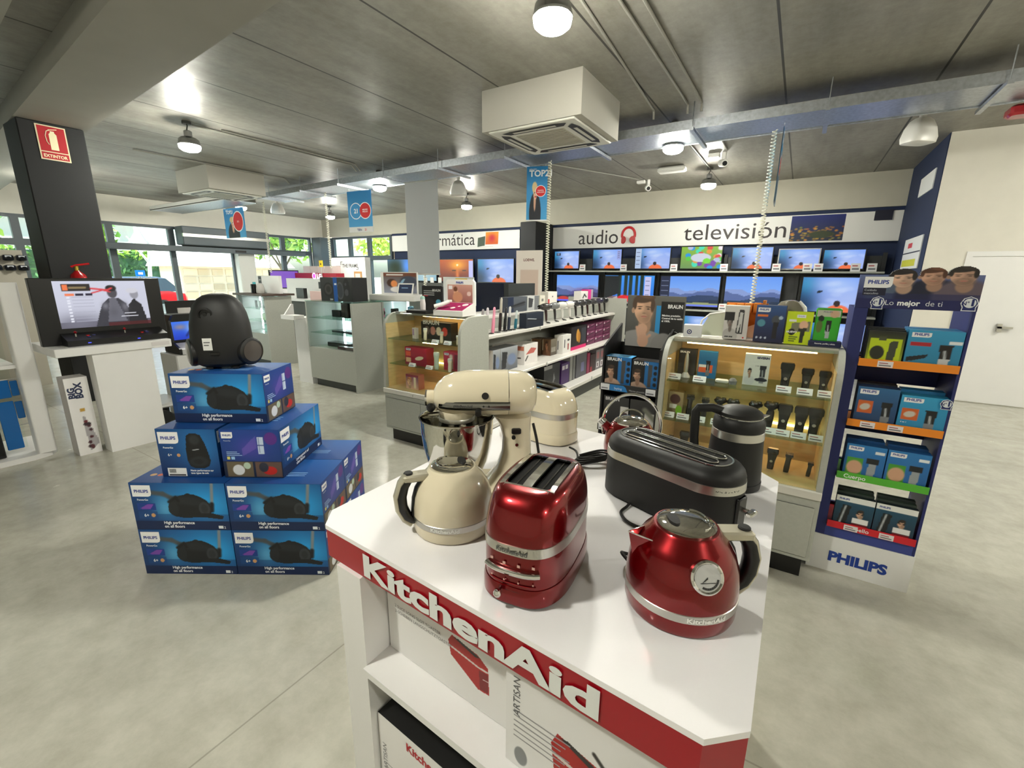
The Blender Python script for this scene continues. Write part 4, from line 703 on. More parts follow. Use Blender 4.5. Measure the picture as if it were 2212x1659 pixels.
def vac_small(b, o, ux, uy, w, h):
    p = Pic(90, 78).grad((8, 40, 92), (10, 70, 130)); p.glow(.7, .6, .4, .5, (30, 130, 200), .7); p.poly([(.50, .86), (.56, .91), (.66, .92), (.74, .88), (.80, .70), (.84, .50), (.86, .34), (.82, .24), (.74, .19), (.58, .19), (.50, .23), (.47, .34), (.47, .60)], (16, 18, 21)); p.ell(.63, .78, .09, .10, (40, 43, 47), .5, 8); p.ell(.66, .33, .16, .11, (34, 37, 42), .3, 4); p.ell(.65, .33, .08, .05, (22, 24, 28), .3); p.line([(.58, .57), (.68, .585)], .008, (190, 195, 200))
    b.art(p, o, ux, uy, w, h); label_tab(b, o, ux, uy, w*.03, h*.7, w*.34, h*.24); b.txt('PowerGo', o, ux, uy, w*.09, h*.6, h*.05, (235, 240, 248), bold=.02); b.txt('6+', o, ux, uy, w*.15, h*.44, h*.08); b.disc(o, ux, uy, w*.33, h*.46, h*.035, (200, 150, 100))
    b.txt('Haute performance sur', o, ux, uy, w*.49, h*.125, h*.052, bold=.025, sx=.92); b.txt('tous types de sols', o, ux, uy, w*.49, h*.07, h*.052, bold=.025, sx=.92); b.rect(o, ux, uy, w*.1, h*.02, w*.42, h*.19, (236, 236, 234))
    for i in range(9): b.rect(o, ux, uy, w*(.13+.013*i), h*.09, w*(.137+.013*i), h*.17, (40, 40, 44), .002)
    b.rect(o, ux, uy, w*.12, h*.03, w*.4, h*.06, (70, 70, 74), .002)
def vac_top(b, o, ux, uy, w, h):
    p = Pic(40, 30).grad((10, 60, 124), (12, 84, 156)); b.art(p, o, ux, uy, w, h)
    for x, c in ((.12, (210, 170, 120)), (.2, (200, 90, 60)), (.28, (120, 170, 220))): b.disc(o, ux, uy, w*x, h*.3, h*.05, c)
    for i in range(3): b.rect(o, ux, uy, w*.45, h*(.3+.06*i), w*.75, h*(.315+.06*i), (150, 190, 230))
u3, n3 = V3(.8459, .5334, 0), V3(-.5334, .8459, 0); B0 = V3(-2.801, .745, 0); rzb = math.atan2(.5334, .8459)
def bl(u, n, z): return tuple(B0+u3*u+n3*n+V3(0, 0, z))
GV = 'blue vacuum cleaner cartons in the stack'
vf = vac_front(); vf2 = vac_front('Leistungsstark auf', 'allen B\u00f6den')
proto = carton('vacuum_carton', 'blue vacuum carton, bottom tier, front left of the stack', 'box', bl(0, 0, 0), rzb, (.494, .316, .268), (14, 66, 128), GV, vf, vac_end, vac_end, vac_top)
for (u, n, z), l in (((.498, 0, 0), 'blue vacuum carton, bottom tier, front right of the stack'), ((.498, .32, 0), 'blue vacuum carton, bottom tier, rear right of the stack'), ((0, .32, 0), 'blue vacuum carton, bottom tier, rear left of the stack'),
    ((0, 0, .27), 'blue vacuum carton, second tier, front left under the upright print'), ((.498, 0, .27), 'blue vacuum carton, second tier, front right above the bottom tier'), ((.498, .32, .27), 'blue vacuum carton, second tier, rear right of the stack'), ((0, .32, .27), 'blue vacuum carton, second tier, rear left of the stack')):
    dup(proto, bl(u, n, z), rzb, l)
dup(proto, bl(.17, .17, .812), rzb, 'topmost blue vacuum carton, directly under the black vacuum cleaner')
carton('vacuum_carton', 'blue vacuum carton showing its end with an upright black vacuum, third tier', 'box', bl(.13, .07, .54), rzb, (.31, .49, .268), (14, 66, 128), GV, vac_small, vf2, vf, vac_top)
carton('vacuum_carton', 'blue vacuum carton showing a purple window print on its end, third tier', 'box', bl(.46, .07, .54), rzb, (.31, .49, .268), (14, 66, 128), GV, vac_end, vf2, vf, vac_top)
t = thing('vacuum_cleaner', 'black canister vacuum cleaner standing upright on the top carton', 'vacuum cleaner', bl(.36, .36, 1.082), rzb+.22)
b = MB(); R = []
for z, w, d, yo in ((.012, .11, .08, 0), (.03, .138, .10, 0), (.09, .15, .112, 0), (.16, .149, .112, 0), (.24, .143, .110, .002), (.30, .132, .103, .004), (.345, .115, .092, .006), (.375, .094, .077, .008), (.395, .066, .055, .009), (.405, .03, .025, .01)): R.append(ring(0, yo, z, w, d, 2.5, 48))
b.loft(R, m='gunblack'); vb = b.build('body', t)
b = MB(); b.lathe([(.036, 0), (.036, .006), (.027, .009), (.024, .003), (.001, .003)], m='black', n=28, F=XF((-.03, -.093, .30), 0, math.radians(98))); b.lathe([(.012, .003), (.010, .008), (.001, .009)], m='gunblack', n=16, F=XF((-.03, -.093, .30), 0, math.radians(98))); b.build('hose_socket', t)
b = MB(); b.quad((-.055, -.1145, .11), (-.01, -.1155, .11), (-.01, -.1155, .175), (-.055, -.1145, .175), (226, 226, 224)); b.rect(V3(-.055, -.1145, .11), V3(1, 0, 0), UZ, .006, .04, .036, .045, (90, 90, 92), .002); b.rect(V3(-.055, -.1145, .11), V3(1, 0, 0), UZ, .006, .025, .03, .03, (90, 90, 92), .002); b.build('rating_label', t)
for s_ in (-1, 1):
    b = MB(); b.lathe([(.074, -.02), (.078, 0), (.074, .016), (.06, .022), (.001, .024)], m='black', n=32, F=XF((s_*.142, -.03, .09), math.radians(-32 if s_ > 0 else 212), 0, math.radians(90))); b.lathe([(.058, .0232), (.001, .0262)], (74, 68, 64), 'gloss', 28, F=XF((s_*.142, -.03, .09), math.radians(-32 if s_ > 0 else 212), 0, math.radians(90))); b.build('wheel', t)
for x in (-.07, .055): b = MB(); b.box((x, -.08, 0), (x+.035, .04, .014), m='black', bev=.003); b.build('foot', t)
b = MB(); b.box((-.03, -.117, .08), (.02, -.108, .1), m='black', bev=.003); b.build('latch', t)
# ---------------------------------------------------------------- curved glass display cases
def vitrine(x0, y0, w, label, strips):
    t = thing('display_case', label, 'display case', (x0, y0, 0)); d = .43
    b = MB(); b.box((.03, .05, 0), (w-.03, d, .13), m='black'); b.build('plinth', t)
    b = MB(); b.box((0, .0, .13), (w, d, .488), m='greylam'); b.build('drawer_base', t)
    for xa, xc in ((.02, w*.5-.004), (w*.5+.004, w-.02)): b = MB(); b.box((xa, -.008, .15), (xc, -.0005, .44), m='greylam', bev=.003); do = b.build('drawer_front', t)
    b = MB(); b.box((-.0, -.02, .489), (w, d, .535), (206, 204, 196), 'card', bev=.004); b.build('deck', t)
    b = MB(); b.cyl((w*.42, -.024, .512), (w*.42, -.018, .512), .008, m='chrome', n=12); b.build('lock', t)
    prof = [(-.01, .535), (.02, 1.08)]+[(.02+.155*(1-math.cos(a)), 1.08+.165*math.sin(a)) for a in np.linspace(.15, math.pi/2, 9)]+[(d, 1.245)]
    for xa in (0, w-.028): b = MB(); b.prism([(y, z) for y, z in prof]+[(d, .535)], 0, xa, xa+.028, m='greylam'); b.build('side_panel', t)
    b = MB(); b.box((.028, d-.02, .535), (w-.028, d, 1.22), m='oak'); b.box((.0285, .03, .535), (.031, d-.02, 1.15), m='oak'); b.box((w-.031, .03, .535), (w-.0285, d-.02, 1.15), m='oak'); b.box((.028, .0, .5352), (w-.028, d-.02, .537), m='oak'); b.build('back_panel', t)
    b = MB(); b.loft([[(xa, y, z) for y, z in prof[:-1]]+[(xa, y+.004, z-.003) for y, z in prof[:-1][::-1]] for xa in (.03, w-.03)], m='glass'); b.build('curved_glass', t)
    b = MB(); b.box((.028, .17, 1.225), (w-.028, d, 1.245), (204, 202, 194), 'card'); b.box((.028, .165, 1.232), (w-.028, .185, 1.252), m='satin'); b.build('top_board', t)
    for z in (.77, 1.01): b = MB(); b.box((.032, .05, z-.008), (w-.032, d-.022, z), m='green_glass'); b.build('glass_shelf', t)
    for a in strips: b = MB(); b.box(*a, m='warmled'); b.build('light_strip', t)
    return t
vitrine(-.625, 2.62, .864, 'curved glass case of shavers and trimmers beside the blue shaver stand', [((.1, .19, 1.215), (.75, .21, 1.224)), ((.3, .385, .745), (.8, .4, .757))])
vitrine(-3.27, 2.90, .93, 'curved glass case of red and pink beauty boxes, beyond the mixer', [((.3, .25, 1.212), (.88, .28, 1.224)), ((.45, .07, .995), (.62, .085, 1.0)), ((.2, .385, .745), (.6, .4, .757))])
def card_(x, y, z, label, w=.07, rz=0): # little white price card leaning on the shelf
    b = MB(); b.poly([(-w/2, 0, 0), (w/2, 0, 0), (w/2, .018, .032), (-w/2, .018, .032)], (236, 236, 238)); b.poly([(-w/2, .02, 0), (-w/2, .0182, .032), (w/2, .0182, .032), (w/2, .02, 0)], (225, 225, 228))
    nrm = V3(0, -.032, .018)/math.hypot(.032, .018); o = V3(-w/2, 0, 0)+nrm*.0006; uy = V3(0, .018, .032)/math.hypot(.018, .032)
    b.rect(o, (1, 0, 0), uy, .006, .022, w*.6, .026, (150, 60, 70), 0); b.rect(o, (1, 0, 0), uy, .006, .008, w*.8, .014, (110, 110, 116), 0)
    return tag(b.build('price_card', loc=(x, y, z), rz=rz), label, 'price card', 'small white price cards')
def shaver(x, y, z, h, kind, label, col=(24, 25, 28), lean=0):
    t = thing('shaver', label, 'shaver', (x, y, z), group='shavers and trimmers in the glass case'); s = h/.15
    if kind == 'foil':
        b = MB(); b.loft([ring(lean*q, 0, zz*s, a*s, .6*a*s, 3, 24) for zz, a, q in ((0, .019, 0), (.02, .021, .1), (.06, .022, .4), (.09, .027, .6), (.11, .03, .75))], col, 'gloss'); b.build('handle', t)
        b = MB(); b.loft([ring(lean*.8, 0, zz*s, a*s, .5*a*s, 4, 24) for zz, a in ((.11, .03), (.113, .034), (.14, .035), (.15, .030))], (16, 16, 17), 'gloss'); b.build('foil_head', t)
        b = MB(); b.lathe([(.009*s, 0), (.008*s, .002), (.001, .0022)], m='satin', n=14, F=XF((lean*.3, -.0135*s, .06*s), 0, math.radians(90))); b.build('switch', t)
    elif kind == 'rotary':
        b = MB(); b.loft([ring(lean*q, 0, zz*s, a*s, a*s*.85, 2.2, 24) for zz, a, q in ((0, .014, 0), (.02, .018, .1), (.06, .02, .5), (.09, .018, .8), (.105, .012, 1))], col, 'gloss'); b.build('handle', t)
        b = MB(); b.lathe([(.012*s, .1*s), (.034*s, .118*s), (.036*s, .128*s), (.03*s, .134*s), (.001, .136*s)], (40, 40, 44), 'metal', 24, c=(lean, 0, 0)); ho = b.build('rotary_head', t)
        for a in range(3): b = MB(); b.lathe([(.014*s, .133*s), (.013*s, .142*s), (.001, .144*s)], (150, 152, 156), 'metal', 14, c=(lean+.017*s*math.cos(a*2.1+.5), .017*s*math.sin(a*2.1+.5), 0)); b.build('cutter', ho)
    else:
        b = MB(); b.loft([ring(lean*q, 0, zz*s, a*s, .7*a*s, 2.6, 22) for zz, a, q in ((0, .015, 0), (.03, .017, .2), (.08, .015, .6), (.105, .018, .8))], col, 'gloss'); b.build('handle', t)
        b = MB(); b.box((lean-.022*s, -.012*s, .105*s), (lean+.022*s, .012*s, .122*s), (30, 30, 32), 'gloss', bev=.002)
        for i in range(6): b.box((lean-.02*s+.0072*i*s, -.011*s, .122*s), (lean-.017*s+.0072*i*s, .006*s, .136*s), (60, 60, 62))
        b.build('comb', t)
    return t
Yc = 2.80
for a in (
 (.0, 1.0105, .145, 'foil', 'large black clipper on the top shelf, nearest the white boxed set'), (.095, 1.0105, .125, 'foil', 'black foil shaver on the top shelf, middle of three'), (.172, 1.0105, .12, 'foil', 'black foil shaver at the right end of the top shelf'),
 (-.475, .7705, .15, 'trim', 'dark T blade trimmer on the middle shelf beside the blister pack'), (-.39, .7705, .145, 'trim', 'grey black trimmer on the middle shelf left of the rotary shavers'),
 (-.31, .7705, .15, 'rotary', 'silver rotary shaver on the middle shelf, first from the left'), (-.242, .7705, .15, 'rotary', 'bronze and silver rotary shaver on the middle shelf, second from the left'), (-.127, .7705, .155, 'rotary', 'brown rotary shaver on the middle shelf, third from the left'), (-.049, .7705, .165, 'rotary', 'dark rotary shaver with a silver ring on the middle shelf, right one'),
 (.02, .7705, .155, 'foil', 'black and silver shaver on the middle shelf beside the rotary row'), (.099, .7705, .155, 'foil', 'black shaver with blue base on the middle shelf, second from right'), (.163, .7705, .155, 'foil', 'black shaver at the right end of the middle shelf'),
 (-.566, .5375, .10, 'trim', 'small dark trimmer on the case floor, far left corner'), (-.485, .5375, .13, 'foil', 'small dark clipper on the case floor behind the hoop kettle'), (-.006, .5375, .125, 'foil', 'black clipper with silver waist on the case floor'), (.072, .5375, .13, 'trim', 'black and gold clipper on the case floor'), (.176, .5375, .095, 'trim', 'small black trimmer at the right of the case floor')):
    col = {'silver': (150, 150, 152), 'bronze': (110, 84, 62), 'brown': (66, 34, 22), 'grey': (52, 52, 54)}.get(a[4].split()[0], (22, 22, 25)); shaver(a[0], Yc, a[1], a[2], a[3], a[4], col, .006 if a[3] != 'foil' else .004)
for x, z, l in ((.0, 1.0105, 'white price card below the large black clipper'), (.095, 1.0105, 'white price card below the middle top shelf shaver'), (.185, 1.0105, 'white price card below the right top shelf shaver'), (-.42, 1.0105, 'white price card below the blue and orange pack'), (-.56, 1.0105, 'white price card below the silver trimmer'),
 (-.49, .7705, 'white price card below the T blade trimmer'), (-.40, .7705, 'white price card below the grey black trimmer'), (-.30, .7705, 'white price card below the silver rotary shaver'), (-.235, .7705, 'white price card below the bronze rotary shaver'), (-.13, .7705, 'white price card below the brown rotary shaver'), (-.045, .7705, 'white price card below the ringed rotary shaver'), (.025, .7705, 'white price card below the black and silver shaver'), (.10, .7705, 'white price card below the blue based shaver'), (.18, .7705, 'white price card below the right middle shelf shaver'), (-.575, .7705, 'white price card below the green blister pack')):
    card_(x, 2.705, z, l)
t = thing('trimmer', 'silver nose trimmer standing on a clear base, top shelf left', 'trimmer', (-.515, 2.8, 1.0105)); b = MB(); b.lathe([(.012, .03), (.014, .05), (.013, .11), (.007, .145), (.001, .147)], m='satin', n=18); b.build('handle', t); b = MB(); b.lathe([(.028, 0), (.026, .01), (.012, .03)], (196, 200, 204), 'gloss', 18); b.build('base', t)
def pk(logo, tcol, subj, bgs, lw=.4, extra=None, photo=None):
    def f(b, o, ux, uy, w, h):
        p = Pic(40, 52).grad(*bgs)
        if photo: photo(p)
        if subj: subj(p)
        b.art(p, o, ux, uy, w, h)
        if logo == 'tab': label_tab(b, o, ux, uy, w*.06, h*.82, w*lw, h*.12)
        elif logo: b.txt(logo, o, ux, uy, w*.07, h*.86, w*.17, tcol, bold=.03)
        if extra: extra(b, o, ux, uy, w, h)
    return f
def trim_s(x=.66, c=(18, 20, 24), c2=(120, 124, 130)):
    def f(p): p.poly([(x-.09, .08), (x+.09, .08), (x+.12, .62), (x-.10, .62)], c2); p.poly([(x-.09, .3), (x+.10, .3), (x+.13, .66), (x-.12, .66)], c); p.line([(x-.01, .5), (x+.01, .32)], .02, (170, 176, 182))
    return f
def man(cx, cy, s, **k): return lambda p: face(p, cx, cy, s, **k)
def xt(lines, x, y, s, col=(245, 245, 248), dy=None, bold=.02):
    def f(b, o, ux, uy, w, h):
        for i, l in enumerate(lines): b.txt(l, o, ux, uy, w*x, h*y-i*(dy or s*1.15)*h, h*s, col, bold=bold)
    return f
carton('shaver_box', 'black trimmer box with a silver trimmer print, top shelf left corner', 'box', (-.575, 2.86, 1.0105), 0, (.1, .05, .16), (30, 30, 32), None, pk('BRAUN', (230, 230, 232), trim_s(.5, (90, 92, 96), (190, 192, 196)), ((36, 36, 40), (24, 24, 26))))
carton('shaver_box', 'blue and orange trimmer pack on the top shelf', 'box', (-.455, 2.84, 1.0105), 0, (.10, .04, .16), (24, 110, 170), None, pk('', 0, lambda p: (p.rect(.05, .2, .8, .5, (226, 96, 40)), p.rect(.05, .4, .45, .5, (240, 240, 242)), trim_s(.55)(p)), ((30, 120, 180), (26, 96, 150))))
carton('shaver_box', 'white boxed grooming set with a man and a trimmer, top shelf', 'box', (-.205, 2.79, 1.0105), .05, (.125, .05, .175), (238, 238, 236), None, pk('', 0, lambda p: (face(p, .24, .42, .22, shirt=(226, 226, 230), hair=(30, 26, 26)), trim_s(.75, (40, 40, 52), (150, 152, 160))(p), p.ell(.72, .2, .25, .06, (40, 40, 56), .1)), ((240, 240, 238), (236, 236, 234)), extra=lambda b, o, ux, uy, w, h: (b.txt('SEVERIN', o, ux, uy, w*.95, h*.87, w*.13, (40, 40, 90), al='r', bold=.05), b.txt('5 IN 1', o, ux, uy, w*.45, h*.62, w*.08, (60, 60, 70)))))
carton('blister_pack', 'clear blister pack with a lime green label, middle shelf left', 'blister pack', (-.59, 2.76, .7705), 0, (.085, .05, .15), (150, 120, 80), None, pk('', 0, lambda p: (p.rect(.1, .3, .6, .48, (228, 228, 220)), p.ell(.75, .25, .22, .2, (130, 190, 30), .1), p.ell(.45, .7, .35, .2, (70, 26, 22), .2)), ((120, 100, 70), (170, 150, 110))), m='gloss')
t = thing('shaver_accessory', 'white and grey shaver accessory lying on the top shelf', 'shaver', (-.29, 2.76, 1.0105)); b = MB(); b.lathe([(.02, 0), (.022, .02), (.012, .034), (.001, .036)], (130, 130, 132), 'gloss', 18, c=(.04, 0, 0)); b.build('head', t); b = MB(); b.box((-.05, -.015, 0), (.02, .015, .022), (232, 230, 226), 'gloss', bev=.006); b.build('body', t)
# beauty case contents (x, z, ...)
def lady(p): p.ell(.3, .3, .14, .2, (226, 150, 110), .2)
def red_box(subjc): return pk('tab', 0, lambda p: (p.ell(.66, .42, .22, .1, subjc, .1, 35), p.rect(.05, .5, .28, .75, (236, 90, 60)), p.rect(.05, .15, .28, .4, (238, 190, 150))), ((150, 10, 50), (190, 16, 60)), .22)
carton('epilator_box', 'crimson epilator carton with a cream device print, middle shelf', 'box', (-3.075, 3.0, .7705), 0, (.27, .1, .165), (170, 14, 52), 'beauty cartons in the case', red_box((238, 222, 190)))
carton('epilator_box', 'narrower crimson carton with an upright device print, by the right panel', 'box', (-2.60, 3.0, .7705), 0, (.17, .1, .165), (176, 20, 60), 'beauty cartons in the case', pk('tab', 0, lambda p: (p.line([(.5, .8), (.52, .15)], .09, (232, 222, 206)), p.rect(.72, .1, 1, .9, (130, 14, 60))), ((176, 20, 56), (196, 40, 80)), .3))
carton('epilator_box', 'large black epilator carton with round device prints, top shelf', 'box', (-2.97, 3.12, 1.0105), 0, (.36, .1, .16), (22, 18, 18), 'beauty cartons in the case', pk('BRAUN', (220, 215, 205), lambda p: [p.ell(.2+.2*i, .5, .09, .25, c, .1) for i, c in enumerate(((110, 96, 90), (196, 130, 120), (226, 210, 190), (206, 60, 50)))], ((30, 24, 22), (20, 16, 16))))
carton('epilator_box', 'small dark maroon carton at the right end of the top shelf', 'box', (-2.427, 3.14, 1.0105), 0, (.05, .08, .15), (60, 20, 26), 'beauty cartons in the case', pk('', 0, None, ((70, 22, 28), (50, 16, 20))))
carton('beauty_box', 'peach box with a smiling face print on the case floor', 'box', (-3.06, 2.98, .538), 0, (.16, .08, .14), (200, 120, 100), 'beauty cartons in the case', pk('', 0, lambda p: (face(p, .28, .5, .55, skin=(240, 190, 150), hair=(170, 100, 60), beard=0), p.line([(.72, .8), (.72, .15)], .07, (246, 226, 196)), p.rect(.0, .85, 1, 1, (150, 40, 70))), ((240, 190, 160), (120, 60, 90))))
carton('beauty_box', 'small white and pink box standing on the top shelf, left end', 'box', (-3.03, 3.06, 1.0105), -.15, (.055, .03, .1), (236, 228, 226), 'beauty cartons in the case', pk('', 0, lambda p: p.rect(.1, .3, .5, .9, (190, 150, 190)), ((240, 232, 226), (236, 222, 214))))
for i, (x, y, z, h, l) in enumerate(((-2.86, 3.05, 1.0105, .11, 'cream epilator standing on the top shelf before the black carton'), (-2.62, 3.0, 1.0105, .10, 'white epilator leaning on the top shelf beside the bright reflections'), (-2.44, 3.0, 1.0105, .08, 'white ladyshaver at the right end of the top shelf'), (-2.67, 2.98, .7705, .155, 'tall pale green ladyshaver on the middle shelf'), (-2.49, 2.95, .7705, .12, 'white ladyshaver in front of the narrow crimson carton'))):
    t = thing('ladyshaver', l, 'epilator', (x, y, z), .3, 'pale epilators in the case'); s = h/.15; c = (198, 206, 192) if 'green' in l else (236, 226, 206)
    b = MB(); b.loft([ring(.03*zz, 0, zz*s, a*s, .7*a*s, 2.4, 20) for zz, a in ((0, .018), (.03, .022), (.09, .02), (.115, .026), (.125, .026))], c, 'gloss'); b.build('body', t); b = MB(); b.loft([ring(.004, 0, zz*s, a*s, .6*a*s, 3, 20) for zz, a in ((.125, .027), (.145, .026), (.15, .02))], (206, 206, 202), 'gloss'); b.build('head', t)
for x, z, l in ((-2.93, .7705, 'white price card before the crimson epilator carton'), (-2.72, .7705, 'white price card below the pale green ladyshaver'), (-2.64, 1.0105, 'white price card below the leaning epilator'), (-2.5, 1.0105, 'white price card at the right of the beauty case top shelf'), (-2.68, .538, 'white price card on the beauty case floor')): card_(x, 2.93, z, l, .08)
# on the shaver case
ZT = 1.2525; Gt = 'boxes on top of the shaver case'
carton('shaver_box', 'white hair clipper box with a silver clipper print', 'box', (-.345, 2.86, ZT), .06, (.125, .07, .19), (214, 210, 206), Gt, pk('', 0, lambda p: (face(p, .26, .5, .34, hair=(40, 34, 32), skin=(150, 140, 134), shirt=(180, 178, 176)), p.rect(.02, .55, .42, .82, (40, 40, 42)), p.poly([(.52, .18), (.80, .16), (.82, .88), (.6, .9)], (60, 60, 62)), p.poly([(.57, .22), (.75, .2), (.77, .8), (.63, .82)], (206, 206, 204)), p.poly([(.62, .2), (.7, .2), (.70, .5), (.66, .34)], (40, 40, 42)), [p.ell(.12+.09*i, .07, .04, .02, (30, 30, 32), .2) for i in range(4)]), ((206, 202, 200), (222, 220, 216)), extra=lambda b, o, ux, uy, w, h: b.disc(o, ux, uy, w*.86, h*.06, w*.035, (200, 40, 50))))
carton('shaver_box', 'dark blue shaver box with an orange stripe, between white and lime packs', 'box', (-.185, 2.84, ZT), -.02, (.142, .07, .2), (24, 40, 84), Gt, pk('tab', 0, lambda p: (p.rect(.06, .7, .42, .76, (226, 120, 50)), p.ell(.22, .52, .14, .1, (80, 140, 160), .2), p.ell(.7, .62, .14, .12, (70, 74, 82), .15), p.poly([(.62, .1), (.78, .1), (.8, .55), (.64, .55)], (26, 24, 30)), p.ell(.86, .68, .07, .05, (170, 190, 210), .2), [p.ell(.12+.15*i, .12, .04, .03, (190, 200, 220), .3) for i in range(3)]), ((20, 24, 56), (48, 84, 140)), .42))
b = MB(); p = Pic(36, 46, (200, 222, 20)); p.poly([(.22, .36), (.92, .42), (.92, .72), (.22, .66)], (120, 120, 96)); p.ell(.68, .6, .17, .14, (226, 180, 150), .2); p.ell(.25, .38, .14, .10, (30, 32, 26), .1); p.poly([(.6, .06), (.72, .06), (.76, .45), (.58, .45)], (30, 32, 26)); p.poly([(.5, .4), (.82, .43), (.82, .52), (.5, .5)], (34, 36, 28))
F0 = XF((0, 0, 0), -.05); R = []
for z, d in ((0, .04), (.02, .045), (.12, .02), (.175, .004)): R.append([(.0, 0, z), (.118, 0, z), (.118, d, z), (0, d, z)])
b.loft(R, (186, 208, 16), 'gloss'); b.art(p, (0, 0, 0), (1, 0, 0), UZ, .118, .172, m='gloss'); b.txt('NUEVO', (0, 0, 0), (1, 0, 0), UZ, .030, .061, .014, al='c', bold=.03); b.rect((0, 0, 0), (1, 0, 0), UZ, .045, .142, .085, .158, (238, 240, 236)); b.txt('PHILIPS', (0, 0, 0), (1, 0, 0), UZ, .065, .147, .009, (60, 80, 160), al='c', eps=.002); b.rect((0, 0, 0), (1, 0, 0), UZ, .012, .12, .045, .132, (230, 232, 226))
for i in range(3): b.rect((0, 0, 0), (1, 0, 0), UZ, .02, .036-i*.011, .06-.006*i, .042-i*.011, (90, 110, 20))
tag(b.build('trimmer_pouch', loc=(-.035, 2.84, ZT)), 'lime yellow trimmer pouch on top of the shaver case', 'pouch', Gt)
t = thing('blister_pack', 'green hair clipper blister standing on a navy tray', 'blister pack', (.085, 2.84, ZT), .03, Gt)
b = MB(); b.box((-.008, -.02, 0), (.135, .05, .028), (18, 24, 66), 'card', bev=.003); b.txt('Recorta, perfila y afeita', (-.008, -.0202, 0), (1, 0, 0), UZ, .0715, .013, .0095, al='c', bold=.02); b.build('tray', t)
b = MB(); b.loft([ring(.062, .012, z, a, .011, 5, 28) for z, a in ((.0285, .054), (.15, .056), (.19, .056), (.198, .05))], (60, 160, 40), 'gloss'); p = Pic(36, 50, (50, 168, 40)); p.rect(0, .78, 1, 1, (186, 190, 170)); p.ell(.2, .72, .13, .1, (24, 34, 24), .1); p.ell(.75, .88, .2, .12, (206, 170, 140), .2); p.ell(.16, .45, .14, .2, (90, 110, 50), .3); trim_s(.55, (16, 18, 20), (176, 184, 186))(p)
b.art(p, (.012, .0, .032), (1, 0, 0), UZ, .1, .155); b.txt('PHILIPS', (.012, 0, .032), (1, 0, 0), UZ, .045, .142, .012, (60, 70, 110), al='c'); b.build('blister_card', t)
t = thing('counter_display', 'orange and beige cardboard counter display behind the white clipper box', 'counter display', (-.36, 3.025, ZT-.0), .0)
b = MB(); b.box((.0, 0, .0), (.22, .02, .2), (214, 128, 40)); b.poly([(.02, -.03, .0), (.19, -.03, .0), (.19, -.03, .09), (.1, -.03, .05)], (226, 190, 160)); b.box((.195, -.08, 0), (.21, .0, .22), (206, 120, 36)); b.build('cardboard_body', t)
for i in range(4): b = MB(); b.box((.012+i*.045, -.035, .135+.004*i), (.05+i*.045, .0-.0005, .192+.004*i), (222, 138, 46), 'card', bev=.003); b.build('refill_box', t)
carton('tissue_pack', 'white packet with a blue eye mark, left end of the shaver case top', 'packet', (-.555, 2.82, ZT), .1, (.10, .06, .07), (232, 234, 236), Gt, lambda b, o, ux, uy, w, h: (b.disc(o, ux, uy, w*.33, h*.42, h*.2, (40, 50, 110)), b.disc(o, ux, uy, w*.33, h*.42, h*.12, (236, 238, 240), .0016), b.disc(o, ux, uy, w*.33, h*.42, h*.06, (20, 30, 60), .0022)))
t = thing('counter_display', 'cream slanted acrylic counter stand behind the white packet', 'counter display', (-.50, 2.965, ZT), .05); b = MB(); b.loft([[(0, y, 0), (.17, y, 0), (.19, y, .15), (.06, y, .13)] for y in (0, .012)], (214, 220, 200), 'gloss'); b.build('back_plate', t); b = MB(); b.tube([(0, -.004, 0), (.02, -.004, .09), (.06, -.004, .13), (.19, -.004, .155)], .006, m='plastic', n=6); b.build('rim', t)
t = thing('hair_dryer_hood', 'grey and white rounded appliance behind the dark blue shaver box', 'appliance', (-.03, 3.0, ZT)); b = MB(); b.loft([ring(0, 0, z, a, .045, 3, 28) for z, a in ((0, .09), (.12, .09), (.18, .075), (.215, .05), (.225, .02))], (128, 122, 108), 'gloss'); b.build('housing', t); b = MB(); b.tube([(.085, -.05, 0), (.086, -.05, .12), (.07, -.05, .19), (.04, -.05, .222)], .008, m='plastic', n=8); b.build('trim', t)
# ---------------------------------------------------------------- tall blue shaver stand
t = thing('display_stand', 'tall navy cardboard stand of shaver boxes with three men on its header', 'display stand', (.245, 2.82, 0)); w = .44; d = .30
b = MB(); p = Pic(60, 30, (238, 238, 238)); b.box((-.004, -.004, 0), (w+.004, d, .212), (232, 232, 232)); b.txt('PHILIPS', (0, -.005, 0), (1, 0, 0), UZ, w/2, .07, .078, (24, 60, 150), al='c', bold=.05, sx=1.03); b.build('plinth', t)
nv = (26, 36, 100)
b = MB(); b.box((0, 0, .213), (.055, d, 1.46), nv); b.build('left_post', t); b = MB(); b.box((w-.012, 0, .213), (w, d, 1.46), nv); b.build('right_post', t)
b = MB(); b.box((.055, 0, .213), (w-.0125, .03, .278), (52, 66, 140)); b.build('apron', t)
b = MB(); pass
for z0, z1 in ((.213, .30), (.48, .58), (.76, .87), (1.05, 1.19)): b = MB(); b.box((.055, d-.02, z0), (w-.0125, d, z1), nv); b.build('back_panel', t)
b = MB(); pic = Pic(165, 92).grad((22, 28, 84), (140, 156, 194)); S_ = 1
pic.ell(.30, .30, .24, .24, (78, 92, 116), .2); pic.ell(.62, .22, .30, .36, (20, 24, 50), .15); pic.ell(.86, .24, .24, .34, (96, 84, 96), .2); pic.rect(0, 0, 1, .30, (18, 24, 82), .5)
hd3 = ((.37, .58, .34, (224, 184, 160), (30, 24, 24), .35), (.61, .62, .32, (204, 160, 136), (84, 52, 36), .6), (.84, .63, .34, (196, 156, 134), (40, 34, 30), .8)); A_ = pic.asp*0+1; msk = pic.Y <= .667
